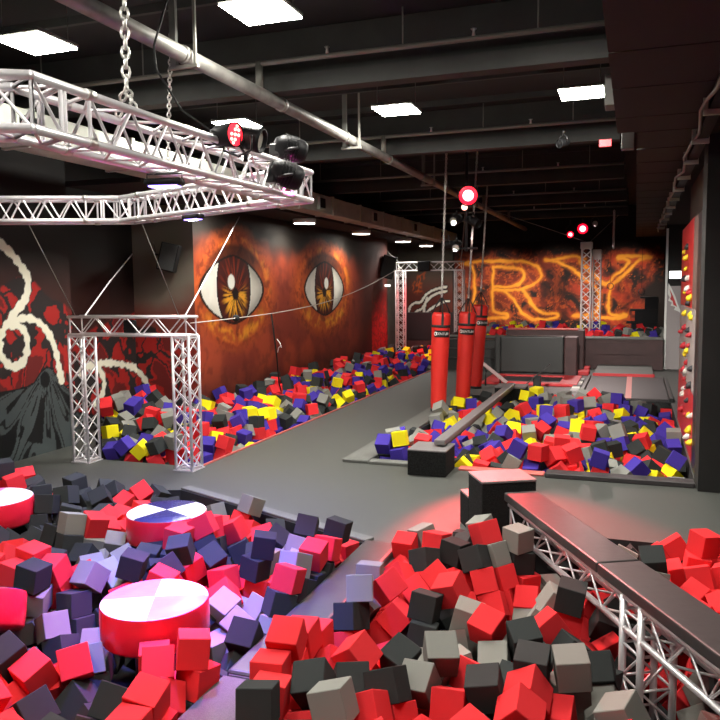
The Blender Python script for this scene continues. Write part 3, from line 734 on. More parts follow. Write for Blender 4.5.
# ------------------------------------------------------------------ stage lights
def stage_light(loc, d, r, L, label, lens='lens', group=None, yoke=True, hang=(0, 0, .12)):
    t = thing('stage_light', loc, label, 'stage light', group)
    mt = look_mtx((0, 0, 0), d)
    bm = bmesh.new(); lathe(bm, [(0, -L), (r * .55, -L), (r * .8, -L * .8), (r * .95, -L * .3), (r, 0), (r, L * .12), (r * .9, L * .12), (r * .88, .0), (0, -.002)], 20, mtx=mt); finish(bm, 'housing', M['plastic'], t)
    bm = bmesh.new(); lathe(bm, [(0, .012), (r * .6, .008), (r * .86, 0.002)], 20, mtx=mt); finish(bm, 'lens', M['led_glow' if lens == 'led_core' else lens], t)  # on red lamps the lit disc is widened to stand in for their halo
    if lens == 'led_core':
        bm = bmesh.new(); lathe(bm, [(0, .022), (r * .35, .02), (r * .52, .012)], 20, mtx=mt); finish(bm, 'glowing_core', M['led_core'], t)
    if yoke:
        bm = bmesh.new(); x = (mt.to_3x3() @ Vector((1, 0, 0))); c = mt @ Vector((0, 0, -L * .4)); h = c + Vector(hang)
        tube(bm, [c + x * r * 1.05, c + x * r * 1.15 + Vector(hang) * .6, h, c - x * r * 1.15 + Vector(hang) * .6, c - x * r * 1.05], .010, 6); tube(bm, [h, h + Vector(hang) * .4], .016, 8)
        finish(bm, 'yoke', M['black'], t)
    return t
# red LED par on the ring truss, facing the camera side
d = Vector((.62, -.75, -.12)).normalized()
t = stage_light((-2.52, 4.98, 3.39), (.95, .1, -.25), .085, .26, 'black stage light with round glass lens clamped on the ring truss', 'lens', hang=(0, 0, -.12))
t = thing('led_spotlight', (-2.62, 4.82, 3.41), 'stage light with glowing red LED dots on the ring truss', 'stage light')
mt = look_mtx((0, 0, 0), (.95, -.25, -.05))
bm = bmesh.new(); lathe(bm, [(0, -.2), (.05, -.2), (.07, -.16), (.085, 0), (.085, .012), (.08, .012), (.078, 0), (0, -.001)], 20, mtx=mt); finish(bm, 'housing', M['plastic'], t)
bm = bmesh.new(); lathe(bm, [(0, .001), (.077, .001)], 20, mtx=mt); finish(bm, 'face', M['led_red'], t)
for (i, j) in [(0, 0), (1, 0), (-1, 0), (0, 1), (0, -1), (1, 1), (-1, -1), (.5, 1.7), (-.5, -1.7)]:
    bm = bmesh.new(); lathe(bm, [(0, .012), (.010, .009), (.012, .003)], 8, (i * .034, j * .034, 0), mtx=mt); finish(bm, 'led', M['led_hot'], t)
bm = bmesh.new(); tube(bm, [(-.10, 0, 0), (-.10, .02, -.10), (0, .05, -.14), (.10, .05, -.1), (.1, .05, 0)], .009, 6); finish(bm, 'yoke', M['black'], t)
for loc, dd, lab in (((-2.70, 5.98, 3.50), (.7, .6, -.2), 'black moving head light at the ring truss corner, the upper one'), ((-2.62, 5.72, 3.25), (.75, .55, -.35), 'black moving head light at the ring truss corner, the lower one')):
    t = thing('moving_head_light', loc, lab, 'stage light', 'moving head lights')
    mt = look_mtx((0, 0, 0), dd)
    bm = bmesh.new(); lathe(bm, [(0, -.17), (.06, -.165), (.095, -.11), (.105, 0), (.095, .07), (.075, .10), (.068, .10), (.066, .07), (0, .065)], 18, mtx=mt)
    for k in range(5): tube(bm, [mt @ Vector((.108 * math.cos(a), .108 * math.sin(a), -.09 + k * .025)) for a in [j * PI / 6 for j in range(13)]], .004, 4, cap=False)
    finish(bm, 'head', M['plastic'], t)
    bm = bmesh.new(); lathe(bm, [(0, .078), (.066, .072)], 18, mtx=mt); finish(bm, 'lens', M['plastic'], t)
    bm = bmesh.new(); x = mt.to_3x3() @ Vector((1, 0, 0))
    tube(bm, [x * .11, x * .13 + Vector((-.06, -.04, -.02)), Vector((-.12, -.08, -.02)), -x * .13 + Vector((-.06, -.04, -.02)), -x * .11], .014, 6); rbox(bm, (-.17, -.13, -.06), (-.08, -.03, .04), .01, 1); finish(bm, 'yoke', M['black'], t)
# power cable to the stage light
rod('power_cable', [(-3.2, 4.9, 5.05), (-3.22, 4.95, 4.75), (-3.16, 4.95, 4.6), (-3.24, 5.0, 4.45), (-3.30, 4.9, 4.1), (-3.22, 4.8, 3.9), (-3.02, 4.8, 3.60), (-2.8, 4.8, 3.45)], .008, M['blackrope'], 'thin black twisted cable dropping to the ring truss stage light', 'cable')
# blue LED bars hung below the ring truss
for loc, rz, lab in (((-2.93, 4.42, 3.03), .2, 'black LED bar glowing blue under the near side of the ring truss'), ((-4.30, 6.98, 3.07), -.3, 'black LED bar glowing blue under the far side of the ring truss')):
    t = thing('led_bar', loc, lab, 'stage light', 'blue led bars', (0, 0, rz))
    bm = bmesh.new(); rbox(bm, (-.13, -.05, 0), (.13, .05, .05), .02, 2); finish(bm, 'housing', M['plastic'], t)
    bm = bmesh.new(); rbox(bm, (-.10, -.04, -.008), (.10, .04, .004), .004, 1); finish(bm, 'blue_lens', M['led_blue'], t)
    for x in (-.05, 0, .05):
        bm = bmesh.new(); lathe(bm, [(.02, -.006), (.012, -.016), (0, -.018)], 8, (x, 0, 0)); finish(bm, 'led', M['led_white'], t)
    bm = bmesh.new(); tube(bm, [(-.12, 0, .03), (-.12, 0, .08), (.12, 0, .08), (.12, 0, .03)], .007, 6); finish(bm, 'yoke', M['black'], t)
# lamp cluster on the pole by the punching bags
pole = thing('lamp_pole', (-2.92, 14.0, 2.95), 'black hanging pole carrying the cluster of stage lamps above the punching bags', 'pole')
bm = bmesh.new(); tube(bm, [(0, 0, .05), (0, 0, 2.12)], .03, 8); tube(bm, [(-.25, 0, .1), (.2, 0, .1)], .022, 8); tube(bm, [(-.2, 0, .6), (.2, 0, .6)], .022, 8); finish(bm, 'pole', M['black'], pole)
stage_light((-2.86, 13.86, 3.98), (.2, -1, -.1), .19, .2, 'stage lamp shining bright red above the punching bags', 'led_core', yoke=False)
stage_light((-2.93, 13.88, 3.78), (.1, -1, -.3), .065, .14, 'small pink glowing lamp just below the bright red one', 'led_hot', yoke=False)
stage_light((-3.12, 13.84, 3.54), (-.35, -1, -.25), .085, .26, 'unlit stage lamp with pale lens on the lamp pole', 'lens')
stage_light((-2.70, 13.9, 3.48), (.9, -.5, -.5), .085, .26, 'unlit black lamp turned aside on the lamp pole', 'plastic')
stage_light((-3.08, 13.84, 3.06), (.05, -1, -.3), .075, .24, 'unlit lamp with pale lens at the bottom of the lamp pole', 'lens')
stage_light((-3.32, 13.9, 3.12), (-1, -.5, -.1), .075, .24, 'unlit black lamp sticking out at the bottom of the lamp pole', 'plastic')
stage_light((-1.50, 23.8, 4.02), (.1, -1, -.1), .17, .25, 'stage lamp shining bright red above the lattice tower', 'led_core', hang=(0, 0, .2))
stage_light((-1.85, 23.8, 3.86), (.1, -1, -.1), .11, .25, 'smaller red glowing lamp beside the one above the lattice tower', 'led_core', hang=(0, 0, .3))
stage_light((-1.15, 23.8, 4.16), (.1, -1, -.1), .09, .25, 'small unlit lamp above the lattice tower', 'lens', hang=(0, 0, .2))
stage_light((-1.0, 10.9, 3.93 + .33), (-.6, -.8, -.2), .06, .16, 'small black lamp under the ceiling between the two red lamps', 'plastic')

# ------------------------------------------------------------------ punching bags
def bag(Y, xt, zt, xb, zb_, label, text_side):
    ax = Vector((xb - xt, 0, zb_ - zt)); L = ax.length; ax.normalize()
    t = thing('punching_bag', (xb, Y, zb_), label, 'punching bag', 'red punching bags'); t.rotation_euler = (0, math.atan2(-ax.x, -ax.z), 0)
    Hb = 1.80
    bm = bmesh.new()
    prof = [(0, -.0), (.10, 0), (.125, .012), (.135, .05)] + [(.135 + .035 * (k / 10) ** .8 + .003 * math.sin(k * 2.1), .05 + (Hb - .12) * k / 10) for k in range(1, 11)] + [(.165, Hb - .03), (.14, Hb - .005), (.0, Hb)]
    lathe(bm, prof, 32); finish(bm, 'body', M['bag'], t)
    bm = bmesh.new(); lathe(bm, [(.172, Hb - .27), (.175, Hb - .268), (.175, Hb - .225), (.172, Hb - .223)], 32)
    lathe(bm, [(.137, .0), (.141, .0), (.141, .05), (.137, .05)], 32); finish(bm, 'band', M['strap'], t)
    for k in range(4):
        a = k * PI / 2 + .4; c, s_ = math.cos(a), math.sin(a)
        bm = bmesh.new(); mt = Matrix.Rotation(a, 4, 'Z'); box(bm, (.165, -.022, Hb - .26), (.176, .022, Hb - .02), 0, mt)
        tube(bm, [(.165 * c, .165 * s_, Hb - .03), (.10 * c, .10 * s_, Hb + .12), (.012 * c, .012 * s_, Hb + .26)], .012, 6); finish(bm, 'strap', M['strap'], t)
    # patch with lettering
    bm = bmesh.new(); a0 = text_side; w = .85; n = 10
    for k in range(n):
        a, b = a0 - w + 2 * w * k / n, a0 - w + 2 * w * (k + 1) / n; R = .176
        bm.faces.new([bm.verts.new((R * math.cos(v), R * math.sin(v), z)) for v, z in ((a, Hb - .44), (b, Hb - .44), (b, Hb - .32), (a, Hb - .32))])
    pt = finish(bm, 'patch', M['patch'], t)
    cu = bpy.data.curves.new('lettering', 'FONT'); cu.body = 'CENTURY'; cu.size = .062; cu.align_x = 'CENTER'; cu.align_y = 'CENTER'; cu.extrude = .0005
    to = bpy.data.objects.new('tmp', cu); COL.objects.link(to); dg = bpy.context.evaluated_depsgraph_get(); me = bpy.data.meshes.new_from_object(to.evaluated_get(dg)); bpy.data.objects.remove(to)
    for v in me.vertices:
        x, y, z = v.co; a = a0 + (x + .02) / .178; R = .1785 + z; v.co = (R * math.cos(a), R * math.sin(a), Hb - .38 + y)
    me.materials.clear(); me.materials.append(M['white']); lo = bpy.data.objects.new('lettering', me); COL.objects.link(lo); lo.parent = pt
    bm = bmesh.new(); R = .179; a1 = a0 - .72
    for k in range(12):
        p, q = 2 * PI * k / 12, 2 * PI * (k + 1) / 12
        bm.faces.new([bm.verts.new((R * math.cos(a1 + rr * math.cos(v) / R), R * math.sin(a1 + rr * math.cos(v) / R), Hb - .38 + rr * math.sin(v))) for rr, v in ((.020, p), (.034, p), (.034, q), (.020, q))])
    finish(bm, 'emblem', M['white'], pt)
    ch = chain('chain', (0, 0, Hb + .26), (0, 0, L), '', .055, .0075, t)
    return t
# chain tops on the ceiling beams/anchors
bag(13.6, -3.19, 4.95, -3.35, .10, 'nearest and brightest of the three red punching bags', -1.15)
bag(15.0, -2.92, 4.95, -3.20, .065, 'middle one of the three red punching bags', -1.30)
bag(16.4, -2.98, 4.44, -3.22, .174, 'farthest of the three red punching bags', -.75)

# ------------------------------------------------------------------ steps, balance beams
ang = math.atan2(.48, .877)
def oriented(x, y, z, a=ang): return (Matrix.Translation((x, y, z)) @ Matrix.Rotation(a, 4, 'Z'))
st = thing('step_block', (-1.15, 7.16, -.02), 'tall black carpeted step block with pink-lit top at the head of the front beam', 'step', rot=(0, 0, ang))
bm = bmesh.new(); rbox(bm, (-.26, -.21, 0), (.26, .21, .575), .006, 1); finish(bm, 'block', M['carpet'], st)
bm = bmesh.new(); rbox(bm, (-.265, -.215, .575), (.265, .215, .60), .006, 1); finish(bm, 'top', M['boxtop'], st)
bm = bmesh.new(); rbox(bm, (-.26, .212, 0), (.26, .49, .33), .006, 1); finish(bm, 'lower_step', M['carpet'], st)
bm = bmesh.new(); rbox(bm, (-.26, .216, .33), (.26, .49, .35), .004, 1); finish(bm, 'step_top', M['boxtop'], st)
# beam
bb = thing('balance_beam', (-1.04, 7.10, 0), 'long padded balance beam carried by a silver truss over the front foam pit', 'balance beam', rot=(0, 0, ang))
y1 = -.20
for i, (ya, yb) in enumerate(((y1, -2.02), (-2.03, -5.0))):
    bm = bmesh.new(); rbox(bm, (-.155, yb, .425), (.155, ya, .50), .012, 2); finish(bm, 'pad', M['vinyl'], bb)
bm = bmesh.new(); box(bm, (-.10, -5.0, .412), (.10, y1, .425)); finish(bm, 'board', M['strap'], bb)
ch = truss(bb, (-.105, -5.0, .388), (-.105, y1 - .02, .388), (1, 0, 0), .21, .022, .0085, .21, M['alu'], 'truss_girder')
px, py = .0, -2.42
for dx in (-.11, .11):
    for dy in (-.11, .11):
        bm = bmesh.new(); tube(bm, [(dx, py + dy, -.80), (dx, py + dy, .40)], .024, 10); finish(bm, 'leg', M['alu'], bb)
bm = bmesh.new()
cs = [(-.11, -.11), (.11, -.11), (.11, .11), (-.11, .11)]
for k in range(4):
    a, b = cs[k], cs[(k + 1) % 4]
    for i in range(5):
        z0, z1 = -.8 + .22 * i, -.8 + .22 * (i + 1); e0, e1 = (a, b) if i % 2 else (b, a)
        tube(bm, [(e0[0], py + e0[1], z0), (e1[0], py + e1[1], z1)], .009, 6); tube(bm, [(e1[0], py + e1[1], z1), (e0[0], py + e0[1], z1)], .009, 6)
finish(bm, 'leg_lattice', M['alu'], bb)
# narrow beam over the middle pit
b2 = thing('starting_block', (-2.41, 9.42, 0), 'black carpeted block at the near corner of the middle foam pit', 'block', 'blocks of the narrow beam')
bm = bmesh.new(); rbox(bm, (-.245, -.25, 0), (.245, .27, .31), .006, 1); finish(bm, 'body', M['carpet'], b2)
bm = bmesh.new(); rbox(bm, (-.25, -.255, .31), (.25, .275, .33), .005, 1); finish(bm, 'top', M['boxtop'], b2)
b3 = thing('starting_block', (-2.34, 15.75, -.6), 'black block at the far end of the narrow beam', 'block', 'blocks of the narrow beam')
bm = bmesh.new(); rbox(bm, (-.30, -.28, 0), (.30, .28, .91), .006, 1); finish(bm, 'body', M['carpet'], b3)
bm = bmesh.new(); rbox(bm, (-.305, -.285, .91), (.305, .285, .94), .005, 1); finish(bm, 'top', M['boxtop'], b3)
nb = thing('narrow_beam', (-2.30, 9.40, .34), 'narrow padded balance beam crossing the middle foam pit', 'balance beam')
bm = bmesh.new(); rbox(bm, (-.072, .0, .01), (.072, 6.10, .08), .012, 2); finish(bm, 'beam', M['boxtop'], nb)
bm = bmesh.new(); box(bm, (-.05, .3, -.03), (.05, 6.0, .01)); finish(bm, 'rail', M['boxgrey'], nb)

# ------------------------------------------------------------------ round pads (drums)
def drum(x, y, zt, r, h, label, quarters, rot=(0, 0, 0), a0=0.):
    t = thing('round_pad', (x, y, zt - h), label, 'round pad', 'round red vinyl stepping pads', rot)
    bm = bmesh.new(); lathe(bm, [(0, 0), (r * .96, 0), (r, .02), (r * 1.01, h * .5), (r, h - .02), (r * .985, h - .004)], 48); finish(bm, 'side', M['drumred'], t)
    bm = bmesh.new(); mats = [M[q] for q in quarters]
    seg = 48; rings = [(r * .985, h - .004), (r * .93, h + .006), (r * .5, h + .010), (r * .2, h + .012)]
    vv = [[bm.verts.new((R * math.cos(2 * PI * k / seg + a0), R * math.sin(2 * PI * k / seg + a0), z)) for k in range(seg)] for R, z in rings]; c = bm.verts.new((0, 0, h + .012))
    for k in range(seg):
        mi = (k * 4 // seg) % len(mats); k2 = (k + 1) % seg
        for i in range(3):
            f = bm.faces.new((vv[i][k], vv[i][k2], vv[i + 1][k2], vv[i + 1][k])); f.material_index = mi; f.smooth = True
        f = bm.faces.new((vv[3][k], vv[3][k2], c)); f.material_index = mi; f.smooth = True
    finish(bm, 'top', mats, t)
    bm = bmesh.new(); lathe(bm, [(0, -.9), (.14, -.9), (.14, 0), (0, 0)], 20); finish(bm, 'post', M['black'], t)
    return t
drum(-2.98, 4.22, .30, .355, .25, 'round red pad with white quartered top lit pink in part, the nearest whole one', ['drumwhite', 'drumpinklit'], a0=.45)
drum(-4.05, 5.97, .31, .365, .25, 'round red pad with white and navy quartered top', ['drumwhite', 'drumnavy'], a0=-.35)
drum(-5.93, 5.78, .33, .38, .25, 'round red pad with partly pink-lit white top beside the chain painting wall', ['drumwhite', 'drumpinklit', 'drumwhite', 'drumwhite'], a0=.4)
drum(-4.22, 3.82, .31, .37, .25, 'tilted round red pad with crinkled black top at the view edge', ['drumnavy', 'strap'], rot=(math.radians(-24), math.radians(-14), 0))

# ------------------------------------------------------------------ far equipment
pw = thing('padded_wall', (-2.42, 20.45, 0), 'tall black padded wall box behind the red-edged trampoline', 'padded wall')
bm = bmesh.new(); rbox(bm, (-.90, -.14, .10), (.72, .25, 1.06), .04, 3); finish(bm, 'front_pad', M['vinyl_b'], pw)
bm = bmesh.new(); rbox(bm, (-1.06, -.10, 0), (-.905, .5, 1.05), .03, 2); finish(bm, 'side_pad', M['vinyl_b'], pw)
bm = bmesh.new(); rbox(bm, (.725, -.10, 0), (1.05, .5, 1.04), .03, 2); finish(bm, 'side_pad', M['maroon'], pw)
p2 = thing('padded_wall', (-2.35, 22.0, 0), 'second padded wall box just behind the front one', 'padded wall')
bm = bmesh.new(); rbox(bm, (-1.05, -.15, 0), (1.06, .35, 1.14), .03, 2); finish(bm, 'front_pad', M['maroon'], p2)
bm = bmesh.new(); rbox(bm, (-1.0, -.17, 1.14), (.9, .3, 1.17), .01, 1); finish(bm, 'red_edge', M['red_or_redlit_rim'], p2)
tr = thing('trampoline', (-2.38, 19.2, 0), 'square trampoline with red safety pads before the padded wall', 'trampoline')
bm = bmesh.new()
for lo, hi in (((-1.1, -.75, .0), (1.15, -.5, .07)), ((-1.1, .85, .0), (1.15, 1.06, .07)), ((-1.1, -.5, 0), (-.75, .85, .07)), ((.72, -.5, 0), (1.15, .85, .07))): rbox(bm, lo, hi, .015, 2)
finish(bm, 'safety_pad', M['redpad'], tr)
bm = bmesh.new(); box(bm, (-.75, -.5, .005), (.72, .85, .03)); finish(bm, 'bed', M['bed'], tr)
tb = thing('tilted_board', (-3.12, 18.2, 0), 'pinkish transparent board leaning beside the trampoline', 'board')
bm = bmesh.new(); mt = Matrix.Translation((0, 0, .32)) @ Matrix.Rotation(math.radians(38), 4, 'Y'); rbox(bm, (-.38, -.16, -.015), (.38, .16, .015), .008, 1, mt); finish(bm, 'board', M['wood'], tb)
bm = bmesh.new(); tube(bm, [(.15, 0, 0), (.15, 0, .22)], .02, 6); finish(bm, 'support', M['black'], tb); bm = bmesh.new(); tube(bm, [(-.2, 0, 0), (-.2, 0, .46)], .02, 6); finish(bm, 'support', M['black'], tb)
kb = thing('kick_board', (-2.02, 17.4, 0), 'small tilted board on a black stand at the pit end', 'board')
bm = bmesh.new(); mt = Matrix.Translation((0, 0, .38)) @ Matrix.Rotation(math.radians(-42), 4, 'Y'); rbox(bm, (-.36, -.14, -.012), (.36, .14, .012), .006, 1, mt); finish(bm, 'board', M['vinyl'], kb)
bm = bmesh.new(); rbox(bm, (-.08, -.1, .02), (.08, .1, .36), .01, 1); rbox(bm, (-.22, -.16, 0), (.22, .16, .02), .005, 1); finish(bm, 'stand', M['black'], kb)
ln = thing('tumble_track', (-.17, 18.5, 0), 'long black trampoline lane with a pink centre stripe', 'trampoline')
bm = bmesh.new(); box(bm, (-.83, -1.95, .005), (.85, 2.0, .05)); finish(bm, 'bed', M['bed'], ln)
bm = bmesh.new(); box(bm, (.02, -1.95, .05), (.14, 2.0, .056)); finish(bm, 'centre_stripe', M['stripe'], ln)
bm = bmesh.new(); rbox(bm, (-.93, -1.95, 0), (-.85, 2.0, .07), .01, 1); rbox(bm, (.87, -1.95, 0), (.95, 2.0, .07), .01, 1); finish(bm, 'edge_pad', M['vinyl_b'], ln)
wd = thing('landing_mat', (-.24, 21.6, 0), 'grey landing mat with red front edge behind the trampoline lane', 'mat')
bm = bmesh.new(); rbox(bm, (-.72, -1.05, .0), (.72, 1.2, .12), .01, 1); finish(bm, 'mat', M['mat_grey'], wd)
bm = bmesh.new(); rbox(bm, (-.74, -1.12, 0), (.74, -1.05, .12), .008, 1); finish(bm, 'front_edge', M['redpad'], wd)
for (lo, hi) in (((-1.42, 20.9, 0), (-1.1, 21.5, .10)), ((-1.42, 21.9, 0), (-1.15, 22.6, .10))):
    bm = bmesh.new(); rbox(bm, lo, hi, .015, 1); tag(finish(bm, 'corner_pad', M['redpad']), 'small red pad in the gap beside the second padded box', 'pad', 'small red corner pads')
for k in range(7):
    bm = bmesh.new(); rbox(bm, (-1.32, 17.6 + k * .34, 0), (-1.14, 17.86 + k * .34, .05), .006, 1)
    tag(finish(bm, 'foam_block', [M['greytile'], M['hold_w'], M['goldpaint']][k % 3]), 'pale flat block in the row beside the black trampoline lane', 'block', 'pale flat blocks beside the lane')

# platform with foam pit at the far end
pf = thing('platform', (0, 0, 0), 'raised dark platform with grey rim holding the far foam pit', 'platform')
bm = bmesh.new(); box(bm, (-5.3, 22.75, 0), (.76, 23.2, .84)); box(bm, (-5.3, 25.5, 0), (.76, 25.6, .95)); box(bm, (-5.3, 23.2, 0), (.76, 25.5, .45)); box(bm, (-5.3, 23.2, .45), (-5.2, 25.5, .95)); box(bm, (.68, 23.2, .45), (.76, 25.5, .86)); finish(bm, 'body', M['maroon'], pf)
bm = bmesh.new(); rbox(bm, (-5.32, 22.70, .84), (.76, 23.22, .895), .01, 1); finish(bm, 'rim', M['mat_grey'], pf)
bm = bmesh.new(); box(bm, (-.95, 22.70, .42), (.42, 22.745, .76)); finish(bm, 'pad', M['maroon'], pf)
bs = thing('dark_steps', (-4.3, 22.0, 0), 'dark stepped shelves beside the punching bags below the letter R', 'steps')
for k in range(3):
    bm = bmesh.new(); box(bm, (-.85, -.5 + .25 * k, 0), (.85, -.26 + .25 * k, .32 + .25 * k)); box(bm, (-.87, -.52 + .25 * k, .32 + .25 * k), (.87, -.25 + .25 * k, .34 + .25 * k)); finish(bm, 'step', M['vinyl_b'], bs)
bx = thing('black_partition', (-6.4, 25.6, 0), 'black board partition standing under the tentacle painting', 'partition')
bm = bmesh.new(); rbox(bm, (-1.0, -.06, .55), (.75, .06, 1.50), .01, 1); finish(bm, 'board', M['black'], bx)
bm = bmesh.new(); rbox(bm, (-1.0, -.04, 0), (.75, .04, .55), .01, 1); finish(bm, 'lower_board', M['maroon'], bx)
sh = thing('dark_shelves', (.15, 26.5, 0), 'dark stepped shelf boxes before the letter Y near the corner', 'shelf')
for i, (z, w) in enumerate(((1.95, .55), (1.55, .85), (1.15, .95))):
    bm = bmesh.new(); box(bm, (.55 - w, -.4, z - .02), (.55, .4, z + .03)); box(bm, (.55 - w + .15, -.35, z - .4), (.55, .35, z - .02)); finish(bm, 'shelf_box', M['lining'], sh)
bm = bmesh.new(); box(bm, (-.3, -.35, 0), (.55, .35, .75)); finish(bm, 'base', M['lining'], sh)

# climbing panel on the right
cp = thing('climbing_wall', (0, 0, 0), 'red and grey climbing panel with coloured holds beside the middle foam pit', 'climbing wall')
def quad_panel(name, pts, m, x=.80, th=.055):
    bm = bmesh.new(); a = [bm.verts.new((x - th, y, z)) for y, z in pts]; b = [bm.verts.new((x, y, z)) for y, z in pts]
    bm.faces.new(a); bm.faces.new(b[::-1])
    for i in range(len(pts)):
        j = (i + 1) % len(pts); bm.faces.new((a[i], a[j], b[j], b[i]))
    return finish(bm, name, m, cp)
quad_panel('red_panel', [(11.65, 2.02), (14.5, 2.02), (14.5, 3.28), (11.65, 3.28)], M['panelred'])
quad_panel('grey_panel', [(10.75, .90), (14.5, .90), (14.5, 2.015), (10.75, 2.015)], M['panelgrey'])
quad_panel('red_panel', [(10.75, .0), (14.5, .0), (14.5, .895), (10.75, .895)], M['panelred'])
quad_panel('shaded_panel', [(10.75, 2.02), (11.645, 2.02), (11.645, 3.27), (10.75, 3.25)], M['panelshade'])
bm = bmesh.new(); box(bm, (.735, 10.0, 0), (.855, 10.74, 3.24)); finish(bm, 'edge_board', M['black'], cp)
HC = {'y': 'hold_y', 'r': 'hold_r', 'k': 'hold_k', 'w': 'hold_w'}
random.seed(4)
for y, z, c in [(13.6, 2.88, 'y'), (12.9, 2.93, 'k'), (12.9, 2.77, 'y'), (13.0, 2.6, 'y'), (13.2, 2.45, 'k'), (12.5, 2.45, 'w'), (12.35, 2.3, 'w'), (12.8, 2.25, 'y'), (11.9, 2.25, 'r'), (11.8, 2.17, 'y'), (12.9, 1.92, 'y'), (11.75, 1.93, 'y'), (11.5, 1.9, 'y'), (12.1, 2.1, 'k'), (12.9, 1.7, 'r'), (12.1, 1.70, 'k'), (11.6, 1.66, 'r'), (13.6, 1.6, 'r'), (11.9, 1.49, 'r'), (12.9, 1.42, 'r'), (12.6, 1.32, 'y'), (12.2, 1.39, 'y'), (12.3, 1.21, 'r'), (11.3, 1.22, 'k'), (12.4, 1.07, 'w'), (12.9, 1.05, 'r'), (12.5, .95, 'r'), (12.39, .82, 'w'), (11.9, .9, 'r'), (11.4, .98, 'k'), (11.9, .7, 'k'), (13.0, .65, 'w'), (11.5, .55, 'y'), (12.2, .45, 'r'), (11.2, .40, 'y'), (13.1, .4, 'r'), (11.0, .62, 'w'), (10.9, .28, 'y'), (11.5, .25, 'w')]:
    bm = bmesh.new(); bmesh.ops.create_icosphere(bm, subdivisions=2, radius=1)
    sx, sy, sz = random.uniform(.05, .085), random.uniform(.05, .09), random.uniform(.035, .06); ph = random.random() * 20
    for v in bm.verts:
        k = 1 + .25 * noise.noise(v.co * 1.6 + Vector((ph, 0, 0))); x = v.co.x * sx * k
        v.co = Vector((.747 + min(x, .0) * 1.0, y + v.co.y * sy * k, z + v.co.z * sz * k + x * .25))
    finish(bm, 'hold', M[HC[c]], cp, True)

